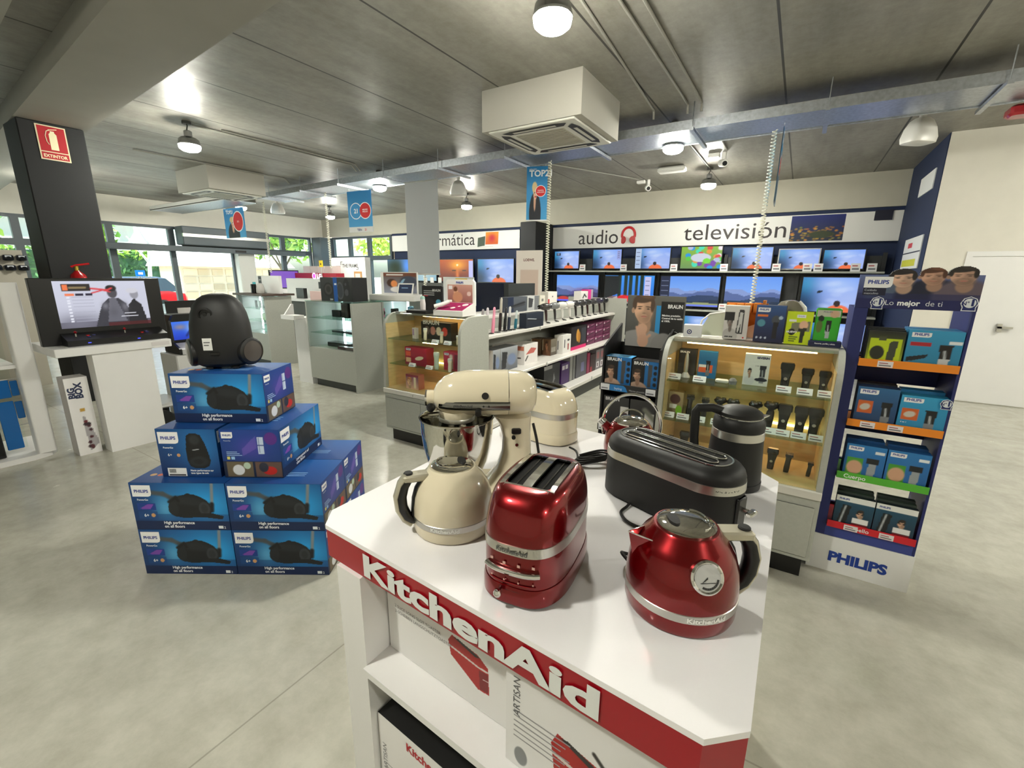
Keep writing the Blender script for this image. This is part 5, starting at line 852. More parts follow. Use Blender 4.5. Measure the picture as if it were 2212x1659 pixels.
for fx_, fy_, fs_, sk_, hr_, bd_ in hd3: face(pic, fx_, fy_, fs_, skin=sk_, hair=hr_, beard=bd_); msk |= (((pic.X-fx_-.0*fs_)/(.345*fs_))**2+((pic.Y-fy_-.2*fs_)/(.40*fs_))**2 < 1)
pic.rect(0, 0, 1, .19, (20, 26, 84))
b.box((0, -.003, 1.4605), (w, .02, 1.62), (90, 104, 160)); b.art(pic, (0, -.0035, 1.4605), (1, 0, 0), UZ, w, .24, mask=msk, back=(220, 220, 216)); o = V3(0, -.0035, 1.46); label_tab(b, o, V3(1, 0, 0), UZ, .02, .098, .108, .052); b.rect(o, (1, 0, 0), UZ, .02, .062, .108, .097, (22, 24, 50)); b.txt('Cuidado', o, (1, 0, 0), UZ, .026, .082, .014, (190, 194, 206)); b.txt('masculino', o, (1, 0, 0), UZ, .026, .067, .014, (190, 194, 206))
b.txt('Lo', o, (1, 0, 0), UZ, .115, .018, .034, (226, 230, 236), bold=-.006); b.txt('mejor', o, (1, 0, 0), UZ, .160, .018, .034, (246, 248, 250), bold=.03); b.txt('de ti', o, (1, 0, 0), UZ, .262, .018, .034, (226, 230, 236), bold=-.006)
for hx, hz, hr, hc in ((.158, .152, .042, (30, 24, 24)), (.272, .154, .038, (84, 52, 36)), (.372, .158, .044, (40, 34, 30))): # heads cut out above the board
    pass
def shield(b, o, x, z, s):
    b.poly([o+V3(x+a*s, -.002, z+c*s) for a, c in ((-.8, -1.1), (.8, -1.1), (.75, -.6), (1, 0), (.7, .7), (0, 1), (-.7, .7), (-1, 0), (-.75, -.6))], (232, 236, 240)); b.poly([o+V3(x+a*s*.86, -.003, z+c*s*.9) for a, c in ((-.8, -1.1), (.8, -1.1), (.75, -.6), (1, 0), (.7, .7), (0, 1), (-.7, .7), (-1, 0), (-.75, -.6))], (26, 40, 104)); b.disc(o+V3(0, -.0035, 0), (1, 0, 0), UZ, x, z+.05*s, .68*s, (226, 230, 234)); b.txt('N\u00b0', o+V3(0, -.004, 0), (1, 0, 0), UZ, x-.05*s, z-.25*s, .75*s, (26, 40, 104), al='r', bold=.02); b.txt('1', o+V3(0, -.004, 0), (1, 0, 0), UZ, x+.3*s, z-.3*s, 1.25*s, (26, 40, 104), al='c', bold=.06)
shield(b, o, .085, .028, .029); shield(b, o, .41, .036, .031); b.build('header', t)
b = MB(); shield(b, V3(0, -.0225, 0), .413, 1.03, .024); b.build('emblem', t)
TR = ((1.176, (236, 138, 30), (('', .3),)), (.86, (236, 138, 30), (('', .3),)), (.568, (84, 176, 50), (('Cuerpo', .03),)), (.278, (206, 24, 40), (('Cabello', .09),)))
for z, c, tx in TR:
    b = MB(); b.box((.056, -.02, z), (w-.0125, d-.021, z+.006), c); b.box((.056, -.024, z), (w-.0125, -.02, z+.038), c)
    for s_, x in tx:
        if s_: b.txt(s_, (.056, -.0245, z), (1, 0, 0), UZ, x, .009, .03, (244, 246, 244), bold=.01)
    to = b.build('shelf_tray', t)
    for x in ((.13, ) if z > 1.1 else (.11, .22) if z > .7 else () if c[1] > 150 else (.13, .28)): b = MB(); b.box((x, -.0265, z+.002), (x+.06, -.0245, z+.032), (232, 226, 228)); b.rect((x, -.0265, z), (1, 0, 0), UZ, .006, .02, .04, .024, (150, 70, 80), .001); b.rect((x, -.0265, z), (1, 0, 0), UZ, .006, .008, .052, .014, (120, 116, 120), .001); b.build('price_tag', to)
def sb(x, z, w_, h_, dep, label, col, fr, y=2.805, n=1, rz=0): return carton('shaver_box', label, 'box', (x, y, z), rz, (w_, dep, h_), col, 'shaver boxes on the tall navy stand', fr)
lim = lambda p: (p.rect(.06, .06, .94, .8, (186, 206, 24)), p.ell(.3, .38, .2, .2, (40, 42, 30), .1), p.poly([(.56, .12), (.78, .14), (.84, .74), (.62, .72)], (60, 64, 48)), p.rect(.3, .74, .5, .86, (70, 74, 50)), p.rect(.5, .02, .95, .12, (30, 60, 130)))
sb(.322, 1.1825, .14, .17, .03, 'lime green blister trimmer on the top orange tray, front one', (40, 44, 36), pk('', 0, lim, ((170, 190, 30), (30, 32, 28)), extra=lambda b, o, ux, uy, w, h: label_tab(b, o, ux, uy, w*.05, h*.03, w*.42, h*.1)))
for i, l in enumerate(('dark rimmed blister just behind the lime trimmer pack, top tray', 'rearmost dark blister behind the lime trimmer pack, top tray')): sb(.318, 1.1825, .146, .176+.006*i, .03, l, (30, 33, 34), None, 2.84+.035*i)
trimo = lambda x=.7: (lambda p: (p.rect(.06, .34, .42, .66, (200, 96, 40)), p.ell(.24, .5, .13, .08, (196, 190, 180), .2, 30), trim_s(x)(p)))
trimr = lambda p: (p.rect(.06, .6, .44, .7, (170, 30, 40)), p.poly([(.05, .18), (.4, .3), (.42, .4), (.05, .3)], (26, 30, 34)), trim_s(.72, (26, 20, 16), (190, 196, 200))(p), p.rect(.76, .68, .98, .76, (226, 230, 236)))
sb(.47, 1.1825, .196, .185, .08, 'sky blue boxed clipper with a red stripe on the top orange tray', (40, 130, 176), pk('tab', 0, trimr, ((36, 120, 160), (52, 150, 196)), .36)); sb(.474, 1.1825, .19, .187, .07, 'second sky blue clipper box behind the red striped one, top tray', (40, 110, 160), None, 2.89)
sb(.322, .8665, .165, .205, .07, 'dark blue trimmer box with an orange panel on the second tray', (30, 66, 110), pk('tab', 0, trimo(.75), ((24, 50, 90), (44, 100, 150)), .45)); sb(.326, .8665, .158, .212, .06, 'black box behind the dark blue trimmer box, second tray', (24, 28, 36), None, 2.88)
sb(.495, .8665, .175, .185, .07, 'light blue trimmer box with an orange panel on the second tray', (36, 140, 190), pk('tab', 0, trimo(.68), ((30, 126, 176), (50, 156, 204)), .42, xt(('6 en 1',), .08, .26, .05))); sb(.5, .8665, .165, .2, .06, 'light blue box behind the right trimmer box, second tray', (30, 110, 160), None, 2.88)
bodyg = lambda p: (p.rect(.06, .15, .48, .62, (70, 150, 50)), p.ell(.28, .34, .2, .2, (206, 160, 130), .2), p.poly([(.6, .05), (.78, .05), (.82, .5), (.62, .5)], (150, 156, 162)), p.rect(.56, .5, .86, .66, (26, 30, 34)), p.rect(.72, .8, .96, .88, (226, 232, 238)))
sb(.322, .5745, .165, .19, .06, 'blue body trimmer box on the green tray, left one', (24, 90, 160), pk('tab', 0, bodyg, ((26, 90, 156), (40, 120, 186)), .38)); sb(.325, .5745, .158, .2, .07, 'blue body trimmer box behind the left one, green tray', (22, 74, 130), None, 2.87)
sb(.492, .5745, .165, .19, .06, 'blue body trimmer box on the green tray, right one', (24, 90, 160), pk('tab', 0, bodyg, ((26, 90, 156), (40, 120, 186)), .38)); sb(.495, .5745, .158, .2, .07, 'blue body trimmer box behind the right one, green tray', (22, 74, 130), None, 2.87)
hairp = lambda p: (p.rect(0, .84, 1, 1, (230, 232, 230)), face(p, .68, .5, .26, hair=(40, 32, 28), shirt=(30, 40, 60)), p.poly([(.1, .1), (.34, .1), (.42, .72), (.2, .74)], (20, 24, 28)), p.line([(.18, .1), (.28, .7)], .02, (170, 176, 180)), p.rect(.5, .22, .92, .38, (232, 232, 234)), p.rect(.5, .04, .92, .2, (130, 24, 34)))
for x, n_ in ((.322, 'left'), (.492, 'right')):
    sb(x, .2845, .165, .185, .03, f'hair clipper blister with a man print on the red tray, {n_} one', (30, 40, 50), pk('', 0, hairp, ((14, 40, 60), (30, 84, 110)), extra=lambda b, o, ux, uy, w, h: b.txt('PHILIPS', o, ux, uy, w*.08, h*.885, h*.075, (40, 66, 150), bold=.04)))
    sb(x+.004, .2845, .158, .195, .03, f'clipper blister behind the {n_} one on the red tray', (60, 70, 66), None, 2.842); sb(x+.008, .2845, .154, .202, .03, f'rearmost {n_} clipper blister on the red tray', (50, 58, 56), None, 2.88)
# ---------------------------------------------------------------- black grooming stand with portrait header
t = thing('display_stand', 'black grooming stand with a portrait of a man in a grey shirt', 'display stand', (-1.035, 2.76, 0)); w = .375; d = .34
b = MB(); b.box((0, 0, 0), (w, d, .1), (20, 20, 21)); b.build('plinth', t)
for x in (0, w-.012): b = MB(); b.prism([(0, .1), (d, .1), (d, 1.28), (.02, 1.16)], 0, x, x+.012, (22, 22, 23)); b.build('side_panel', t)
b = MB(); b.box((.012, d-.012, .1), (w-.012, d, 1.15), (20, 20, 21)); b.build('back_panel', t)
for z in (.29, .62, .90):
    b = MB(); b.box((.012, 0, z-.012), (w-.012, d-.013, z), (26, 26, 27)); b.box((.0, -.012, z-.03), (w, 0, z+.018), (30, 30, 32)); o = V3(0, -.012, z-.03); b.poly([o+V3(x, -.001, y) for x, y in ((.07, .004), (.19, .004), (.175, .034), (.16, .044), (.07, .044))], (30, 120, 190)); b.txt('Styling', o, (1, 0, 0), UZ, .10, .014, .02, (210, 225, 240)); b.txt('M\u00e1xima precisi\u00f3n.', o, (1, 0, 0), UZ, .2, .014, .014, (180, 180, 184)); so_ = b.build('shelf', t)
    for x in (.008, .305): b = MB(); b.box((x, -.0145, z-.026), (x+.06, -.0125, z+.014), (224, 226, 232)); b.rect((x, -.0145, z-.026), (1, 0, 0), UZ, .006, .008, .05, .016, (120, 120, 130)); b.build('price_tag', so_)
b = MB(); b.box((.05, d-.04, 1.13), (.43, d-.03, 1.475), (88, 86, 82)); pic = Pic(150, 136).grad((74, 73, 70), (98, 97, 93)); pic.rect(.52, .06, .66, .82, (40, 140, 200)); pic.rect(.60, .05, .98, .90, (10, 10, 11)); pic.ell(.30, -.02, .52, .36, (150, 148, 146), .06); pic.ell(.68, .0, .22, .3, (142, 140, 138), .1)
face(pic, .30, .72, .56, skin=(216, 172, 142), hair=(78, 58, 44), beard=.55); pic.ell(.30, .36, .09, .1, (206, 162, 134), .2)
for i in range(4): pic.line([(.26+.035*i, .12), (.20+.045*i, .40-.02*abs(i-1))], .028, (208, 164, 138))
pic.ell(.32, .12, .10, .13, (204, 160, 134), .15); pic.line([(.34, .14), (.44, .24)], .028, (204, 160, 134))
o = V3(.05, d-.0405, 1.13); b.art(pic, o, (1, 0, 0), UZ, .38, .345); b.txt('BRAUN', o, (1, 0, 0), UZ, .365, .268, .034, (236, 236, 236), al='r', bold=.03, sx=.85)
for i, s_ in enumerate(('M\u00e1xima precisi\u00f3n.', 'Control de tu estilo', 'al 100%.')): b.txt(s_, o, (1, 0, 0), UZ, .238, .215-i*.0185, .0165, (240, 240, 240), bold=.03)
b.disc(o, (1, 0, 0), UZ, .325, .085, .034, (210, 210, 208), .0012); b.disc(o, (1, 0, 0), UZ, .325, .085, .031, (16, 16, 17), .0018); b.txt('Gratis', o, (1, 0, 0), UZ, .325, .083, .02, al='c', bold=.03, eps=.0026); b.build('header', t)
def kit(f0): return lambda p: (p.rect(.46, 0, 1, 1, (24, 110, 180)), p.rect(.42, 0, .5, .9, (14, 15, 17)), p.poly([(.62, .08), (.76, .08), (.78, .9), (.64, .9)], (70, 72, 76)), [p.ell(.9, .2+.2*i, .07, .07, (16, 18, 22), .1) for i in range(4)], face(p, .22, .46, .42, beard=f0, shirt=(200, 170, 150), hair=(56, 42, 34)))
def bk(x, y, z, w_, h_, l, fr, topc=None, col=(18, 18, 19)): return carton('shaver_box', l, 'box', (x, y, z), 0, (w_, .1, h_), col, 'black grooming boxes on the portrait stand', fr, top=(lambda b, o, ux, uy, w, h: (b.rect(o, ux, uy, 0, 0, w, h, topc), [b.rect(o, ux, uy, w*.08, h*(.1+.3*i), w*.85, h*(.28+.3*i), (12, 13, 16), .002) for i in range(3)])) if topc else None)
bk(-1.018, 2.79, .9005, .172, .19, 'black kit box with a blue top and a bearded man, upper shelf left', pk('BRAUN', (236, 236, 236), kit(.6), ((14, 14, 15), (20, 20, 22))), (80, 170, 226)); bk(-.84, 2.79, .9005, .165, .18, 'black kit box with a full bearded man, upper shelf right', pk('BRAUN', (236, 236, 236), kit(1.0), ((14, 14, 15), (20, 20, 22))), (60, 60, 62))
bk(-1.018, 2.80, .6205, .172, .2, 'dark charcoal clipper box on the middle shelf, left', pk('BRAUN', (210, 210, 212), lambda p: (p.rect(.68, .02, 1, .7, (200, 198, 196)), p.ell(.85, .4, .14, .1, (70, 50, 54), .2, 40)), ((34, 34, 36), (52, 52, 54))), None, (40, 40, 42)); bk(-.838, 2.80, .6205, .165, .2, 'dark charcoal clipper box on the middle shelf, right', pk('', 0, lambda p: (p.rect(.6, .02, 1, .6, (206, 204, 202)), p.line([(.6, .7), (1, .4)], .08, (120, 122, 110))), ((34, 34, 36), (52, 52, 54))), None, (40, 40, 42))
bk(-1.018, 2.80, .2905, .172, .2, 'black box with green print on the lowest shelf, left', pk('BRAUN', (210, 210, 212), lambda p: p.rect(.1, .3, .6, .6, (110, 150, 60)), ((24, 24, 26), (40, 40, 42)))); bk(-.838, 2.80, .2905, .165, .2, 'black box on the lowest shelf, right', pk('BRAUN', (210, 210, 212), None, ((24, 24, 26), (40, 40, 42))))
# ---------------------------------------------------------------- long shelving unit of hair appliances
t = thing('shelving_unit', 'long low grey shelving unit of hair dryers and boxes beyond the mixer', 'shelving unit', (0, 0, 0)); ya, yb = 3.36, 7.15
b = MB(); b.box((-3.35, ya, 0), (-2.36, yb, .15), m='greydark'); b.build('kick_base', t)
b = MB(); b.box((-3.35, ya, .15), (-2.33, yb, .2), m='shelfwhite', bev=.006); b.build('shelf', t)
b = MB(); b.box((-2.9, ya, .57), (-2.4, yb, .6), m='shelfwhite', bev=.006); b.build('shelf', t)
b = MB(); b.box((-2.95, ya, .985), (-2.5, yb, 1.02), m='shelfwhite', bev=.006); b.build('shelf', t)
b = MB(); b.box((-3.3, ya, 1.13), (-2.82, yb, 1.16), m='shelfwhite', bev=.006); b.box((-2.84, ya, 1.021), (-2.825, yb, 1.129), m='greylam'); b.build('top_step', t)
b = MB(); b.box((-2.99, ya, .2), (-2.955, yb, 1.13), m='greylam'); b.build('back_panel', t)
for z, x in ((.19, -2.33), (.585, -2.4), (1.0, -2.5)):
    for y in (4.6, 5.85): b = MB(); b.box((x-.001, y-.012, z-.02), (x+.006, y+.012, z+.024), (190, 190, 186)); b.build('price_rail_clip', t)
b = MB(); b.box((-3.35, yb, 0), (-2.33, yb+.04, 1.25), m='greylam'); b.build('end_panel', t)
def gbox(x, y, z, w, d, h, col, label, front=None, right=None, grp='hair appliance boxes on the shelving', rz=0): # front faces +X; w along Y, d along X
    b = MB(); b.box((-d, 0, 0), (0, w, h), col)
    if front: front(b, V3(0, 0, 0), V3(0, 1, 0), UZ, w, h)
    if right: right(b, V3(-d, 0, 0), V3(1, 0, 0), UZ, d, h)
    return tag(b.build('appliance_box', loc=(x, y, z), rz=rz), label, 'box', grp)
plain = lambda c0, c1, f=None: pk('', 0, f, (c0, c1))
dry = lambda p: (p.line([(.2, .6), (.8, .62)], .07, (150, 152, 156)), p.line([(.5, .6), (.45, .2)], .05, (120, 122, 126)))
iron = lambda p: (p.line([(.1, .35), (.85, .6)], .06, (30, 32, 36)), p.line([(.1, .28), (.85, .45)], .05, (60, 62, 66)))
gbox(-2.52, 4.31, 1.0205, .40, .09, .165, (22, 30, 46), 'navy hair straightener box lying on the upper shelf beside the teal styler', plain((20, 28, 44), (34, 44, 62), lambda p: (p.line([(.1, .55), (.9, .45)], .03, (10, 12, 18)), p.line([(.1, .65), (.55, .55)], .03, (190, 196, 204)))))
gbox(-2.9, 4.52, 1.1605, .44, .12, .18, (58, 64, 76), 'grey and navy straightener box on the top step, first', plain((70, 76, 86), (90, 96, 104), lambda p: (p.rect(0, 0, .3, 1, (26, 40, 70)), iron(p))))
gbox(-2.9, 4.98, 1.1605, .3, .13, .18, (200, 202, 202), 'pale grey styler box on the top step, second', plain((190, 192, 194), (212, 214, 214), lambda p: (p.poly([(.1, .2), (.4, .2), (.5, .8), (.1, .9)], (60, 62, 66)), p.rect(.6, 0, 1, 1, (120, 122, 126)))))
gbox(-2.9, 5.31, 1.1605, .14, .1, .18, (226, 222, 206), 'small cream box on the top step, third', plain((224, 220, 204), (230, 226, 212), lambda p: p.rect(.3, .55, .7, .75, (120, 120, 112))))
gbox(-2.9, 5.54, 1.1605, .27, .12, .22, (234, 230, 222), 'tall cream box with a red corner on the top step under the coiled cable', plain((232, 228, 218), (236, 232, 226), lambda p: (p.rect(0, 0, .16, .55, (176, 30, 36)), p.ell(.5, .7, .06, .05, (90, 90, 90), .2))))
gbox(-2.9, 6.65, 1.1605, .28, .12, .20, (230, 226, 222), 'white dryer box on the top step before the mountain screen', plain((230, 226, 222), (234, 230, 226), lambda p: p.line([(.3, .5), (.5, .75), (.75, .55)], .05, (40, 36, 36))))
gbox(-2.9, 6.94, 1.1605, .20, .12, .22, (206, 40, 130), 'magenta box on the top step near the far end', plain((206, 36, 128), (224, 50, 146), lambda p: p.rect(.6, 0, 1, 1, (170, 168, 176))))
for i, (y, w, l) in enumerate(((3.70, .13, 'silver grey trimmer box on the middle shelf behind the case, first'), (3.84, .34, 'silver trimmer box with a blue print on the middle shelf, second'))):
    gbox(-2.55, y, .6005, w, .16, .25, (120, 124, 130), l, plain((96, 100, 108), (170, 174, 180), lambda p: (p.poly([(.05, .1), (.3, .1), (.4, .8), (.1, .85)], (40, 42, 46)), p.ell(.65, .45, .25, .25, (120, 136, 170), .3))), plain((190, 190, 190), (206, 206, 204), lambda p: p.poly([(.3, .1), (.6, .1), (.5, .8), (.2, .7)], (36, 36, 40))))
rw = lambda p: (p.rect(.05, .7, .95, .92, (206, 120, 96)), p.line([(.1, .3), (.7, .32)], .03, (50, 46, 44)), p.line([(.2, .3), (.2, .18)], .03, (50, 46, 44)))
gbox(-2.55, 4.33, .6005, .31, .17, .23, (236, 232, 230), 'white box with a salmon band on the middle shelf, front one', plain((236, 232, 230), (240, 236, 234), lambda p: (p.poly([(.1, .5), (.5, .8), (.9, .7), (.7, .5)], (190, 70, 60), .8), p.line([(.1, .2), (.25, .4)], .03, (60, 56, 54)))), pk('', 0, rw, ((238, 234, 232), (242, 238, 236))))
gbox(-2.74, 4.18, .6005, .3, .15, .22, (236, 232, 230), 'white box with a salmon band on the middle shelf, rear one', None, pk('', 0, rw, ((238, 234, 232), (242, 238, 236))))
br = lambda p: (face(p, .5, .6, .5, skin=(170, 116, 84), hair=(60, 40, 28), beard=0, shirt=(110, 74, 50)), p.rect(0, .3, .1, .95, (206, 190, 160)))
gbox(-2.58, 5.04, .6005, .17, .12, .21, (70, 54, 36), 'brown box with a woman portrait on the middle shelf, right one', plain((84, 76, 66), (120, 112, 96), lambda p: p.rect(.1, .2, .8, .5, (150, 146, 136))), plain((80, 56, 36), (110, 80, 54), br))
gbox(-2.71, 4.98, .6005, .17, .12, .21, (70, 54, 36), 'brown box with a woman portrait on the middle shelf, left one', None, plain((80, 56, 36), (110, 80, 54), br))
gbox(-2.52, 5.26, .6005, .25, .12, .24, (232, 230, 226), 'tall white styler box on the middle shelf beside the black and pink box', plain((232, 230, 226), (236, 234, 230), lambda p: (p.rect(.2, .3, .3, .75, (60, 60, 66)), p.rect(.6, .15, .75, .5, (150, 60, 60)), p.ell(.7, .7, .15, .06, (60, 60, 66), .2))), plain((236, 234, 230), (240, 238, 234), lambda p: p.rect(.4, .2, .5, .7, (70, 70, 74))))
gbox(-2.53, 5.54, .6005, .52, .24, .32, (26, 18, 18), 'large black box with a pink base and golden hair print, middle shelf', plain((30, 22, 20), (26, 20, 20), lambda p: (p.rect(0, 0, 1, .14, (216, 24, 110)), p.ell(.42, .6, .1, .28, (206, 150, 60), .2), p.ell(.52, .5, .08, .25, (180, 120, 40), .2), p.rect(.66, .25, .95, .9, (52, 54, 62)))), plain((40, 26, 22), (24, 18, 18), lambda p: p.rect(0, 0, 1, .14, (216, 24, 110))))
for i in range(3):
    for j in range(3):
        gbox(-2.55, 6.13+.33*i, .6005+.105*j, .31, .18, .1, (96, 30, 70), f'flat plum hair styler box, {("bottom", "middle", "top")[j]} layer, {("nearest", "middle", "farthest")[i]} pile on the middle shelf', plain((90, 26, 64), (122, 44, 88), lambda p: (p.line([(.1, .4), (.8, .6)], .08, (60, 20, 44)), p.rect(.05, .5, .16, .8, (220, 206, 212)), p.line([(.5, .75), (.75, .8)], .04, (206, 170, 190)))), None, 'plum boxes stacked on the middle shelf')
low = ((4.3, .27, .2, (40, 26, 20), 'dark brown box on the bottom shelf, nearest the case', None), (4.69, .43, .32, (42, 44, 48), 'large charcoal box with a pale top band on the bottom shelf', lambda p: (p.rect(0, .85, .5, 1, (150, 150, 150)), p.poly([(.55, .2), (.7, .4), (.6, .7)], (120, 122, 126)))), (5.17, .24, .28, (66, 30, 96), 'violet box with two white squares on the bottom shelf', lambda p: (p.rect(.1, .7, .4, .9, (200, 196, 206)), p.rect(.5, .7, .8, .9, (200, 196, 206)))),
 (5.43, .08, .36, (150, 150, 148), 'slim grey upright box on the bottom shelf beside the violet one', None), (5.53, .07, .36, (120, 120, 120), 'slim dark grey upright box on the bottom shelf', None), (5.64, .36, .34, (92, 92, 100), 'grey box with a lilac print on the bottom shelf', lambda p: p.rect(.45, .2, .75, .6, (110, 110, 150))), (6.02, .1, .3, (150, 40, 80), 'rose upright box on the bottom shelf', None), (6.14, .2, .26, (60, 40, 44), 'dark box with red corner on the bottom shelf', lambda p: p.rect(0, 0, .4, .3, (140, 40, 50))),
 (6.36, .16, .3, (130, 124, 130), 'pale box with small pictures on the bottom shelf, near one', lambda p: (p.rect(.2, .1, .8, .4, (220, 216, 220)), p.rect(.35, .15, .6, .35, (80, 60, 66)), p.rect(.2, .55, .8, .9, (170, 110, 116)))), (6.53, .16, .3, (130, 124, 130), 'pale box with small pictures on the bottom shelf, far one', lambda p: (p.rect(.2, .1, .8, .4, (220, 216, 220)), p.rect(.35, .15, .6, .35, (80, 60, 66)), p.rect(.2, .55, .8, .9, (170, 110, 116)))), (6.72, .3, .3, (70, 24, 70), 'dark purple box at the far end of the bottom shelf', None))
for y, w, h, c, l, f in low: gbox(-2.48, y, .2005, w, .2, h, c, l, plain(tuple(.85*v for v in c), c, f))
def styler(y, h, c, label, lean=.02, tip=(60, 60, 64)):
    t = thing('hair_styler', label, 'hair styler', (-2.62, y, 1.0205), group='upright hair stylers'); b = MB(); b.loft([ring(0, lean*q, z*h, a, a*.8, 2.5, 16) for z, a, q in ((0, .014, 0), (.1, .018, .1), (.5, .017, .5), (.55, .014, .6))], c, 'gloss'); b.build('handle', t)
    b = MB(); b.loft([ring(0, lean*q, z*h, a, a*.7, 3, 14) for z, a, q in ((.55, .014, .6), (.95, .013, 1), (1, .006, 1.05))], tip, 'gloss'); b.build('heating_plate', t)
    b = MB(); b.tube([(.02, 0, .006), (.06, .015, .006), (.07, .03, .006), (.04, .035, .006), (.03, .02, .006)], .005, m='rubber', n=6); b.build('cord', t)
for y, h, c, l, tp in ((3.60, .25, (190, 170, 176), 'slim greyish hair styler on the upper shelf, nearest the case panel', (150, 146, 150)), (3.68, .26, (206, 196, 206), 'pale lilac hair styler on the upper shelf, second', (214, 206, 214)), (3.80, .26, (226, 140, 166), 'pink hair styler on the upper shelf', (236, 160, 184)), (3.93, .35, (34, 26, 28), 'black curling wand with a tall thin metal rod', (176, 172, 160)), (4.02, .24, (26, 27, 30), 'black straightener beside the tall curling wand', (40, 40, 44)), (4.10, .25, (30, 40, 60), 'navy straightener with a white plate on the upper shelf', (206, 206, 208)), (4.24, .2, (16, 96, 116), 'teal hair styler on the upper shelf', (190, 200, 200))): styler(y, h, c, l, .03, tp)
def dryer(y, c, c2, label, hz=.20):
    t = thing('hair_dryer', label, 'hair dryer', (-2.64, y, 1.0205), -.35, 'hair dryers standing in a row')   # barrel points along -Y, toward the camera
    F0 = XF((0, -.0, hz), 0, math.radians(90)); b = MB(); b.lathe([(.032, -.075), (.042, -.058), (.046, -.02), (.042, .03), (.032, .06)], c, 'gloss', 22, F=F0); b.build('barrel', t)
    b = MB(); b.lathe([(.03, .06), (.026, .1), (.024, .105), (.02, .1), (.001, .07)], (26, 26, 28), 'gloss', 18, F=F0); b.build('nozzle', t)
    b = MB(); b.tube([(0, .01, hz-.03), (.004, .018, hz-.1), (.008, .02, .03)], [.019, .016, .013], c2, 'gloss', 10); b.build('handle', t)
    b = MB(); b.tube([(.008, .02, .03), (.01, .02, .008), (.05, .0, .006), (.07, .03, .006), (.04, .05, .006), (.0, .04, .01)], .005, m='rubber', n=6); b.build('cord', t)
for y, c, c2, l in ((4.97, (60, 58, 56), (50, 22, 24), 'dark grey hair dryer, nearest in the row'), (5.21, (120, 122, 124), (34, 30, 32), 'silver grey hair dryer, second in the row'), (5.43, (228, 226, 222), (228, 226, 222), 'white hair dryer, larger of the two white ones'), (5.66, (232, 228, 224), (226, 222, 218), 'white hair dryer farther along the row, behind the other white one'), (5.86, (40, 40, 44), (30, 20, 24), 'black hair dryer right after the white ones'), (6.09, (46, 44, 46), (26, 24, 28), 'charcoal hair dryer, sixth in the row'), (6.28, (36, 34, 36), (50, 20, 26), 'black hair dryer with a maroon handle, seventh in the row'), (6.51, (52, 50, 54), (24, 24, 28), 'dark grey hair dryer, eighth in the row'), (6.76, (44, 40, 60), (40, 16, 24), 'glossy violet black hair dryer, ninth in the row'), (6.98, (30, 30, 36), (24, 22, 26), 'shiny black hair dryer at the far end of the row')): dryer(y, c, c2, l)
# on top of the beauty case
ZB = 1.2465
t = thing('counter_display', 'white and magenta counter display with a pictured woman, on the beauty case', 'counter display', (-2.67, 2.96, ZB+.0065), .1)
b = MB(); b.loft([[(0, y, 0), (.30, y, 0), (.30, y, z1), (0, y, z1)] for y, z1 in ((0, .045), (.22, .11))], (236, 234, 230), 'gloss'); b.build('base', t)
b = MB(); uy = V3(0, .22, .065)/math.hypot(.22, .065); b.rect((0, 0, .0455), (1, 0, 0), uy, .012, .01, .288, .2, (150, 20, 84), .0008)
for x, y, r in ((.16, .07, .022), (.24, .15, .028), (.2, .11, .012)): b.disc((0, 0, .0455), (1, 0, 0), uy, x, y, r, (226, 214, 212), .002)
b.build('tray', t)
b = MB(); R = [(0, 0), (.30, 0), (.30, .2), (.28, .225), (.02, .225), (0, .2)]; b.prism([(x, z+.08) for x, z in R], 1, .2, .226, (238, 236, 232), 'gloss'); pic = Pic(40, 26).grad((150, 96, 90), (206, 156, 140)); pic.ell(.34, .55, .09, .2, (226, 176, 140), .2); pic.ell(.4, .3, .2, .3, (206, 150, 116), .2); pic.ell(.32, .75, .08, .14, (110, 66, 44), .2); pic.rect(.04, .76, .2, .92, (236, 236, 236)); pic.ell(.86, .5, .08, .12, (226, 200, 190), .1)
b.art(pic, (.02, .1995, .105), (1, 0, 0), UZ, .26, .155); b.txt('PHILIPS', (0, .1995, .08), (1, 0, 0), UZ, .15, .19, .024, (50, 70, 150), al='c', bold=.04); b.build('backboard', t)
t = thing('epilator', 'white light epilator resting tilted on the magenta display', 'epilator', (-2.60, 3.0, ZB+.07), .7); b = MB(); b.tube([(-.07, 0, .015), (0, 0, .03), (.06, 0, .055)], [.016, .02, .018], (236, 232, 228), 'gloss', 12); b.build('body', t); b = MB(); b.box((.05, -.014, .05), (.085, .014, .07), (228, 224, 220), 'gloss', bev=.004); b.build('lamp_head', t)
b = MB(); pic = Pic(40, 60, (24, 22, 24)); pic.ell(.35, .25, .35, .3, (40, 36, 38), .3); pic.rect(.05, .62, .3, .66, (180, 40, 50)); pic.ell(.82, .42, .13, .1, (90, 170, 200), .1)
b.box((0, 0, 0), (.24, .03, .25), (24, 22, 24), bev=.006); b.art(pic, (0, 0, .0), (1, 0, 0), UZ, .24, .25); b.txt('BRAUN', (0, 0, 0), (1, 0, 0), UZ, .225, .20, .03, (206, 206, 204), al='r', bold=.03)
for i in range(3): b.rect((0, 0, 0), (1, 0, 0), UZ, .02, .2-i*.018, .15, .208-i*.018, (170, 170, 170))
tag(b.build('advertising_card', loc=(-2.98, 3.16, ZB)), 'dark advertising card with a round blue mark behind the magenta display', 'sign')
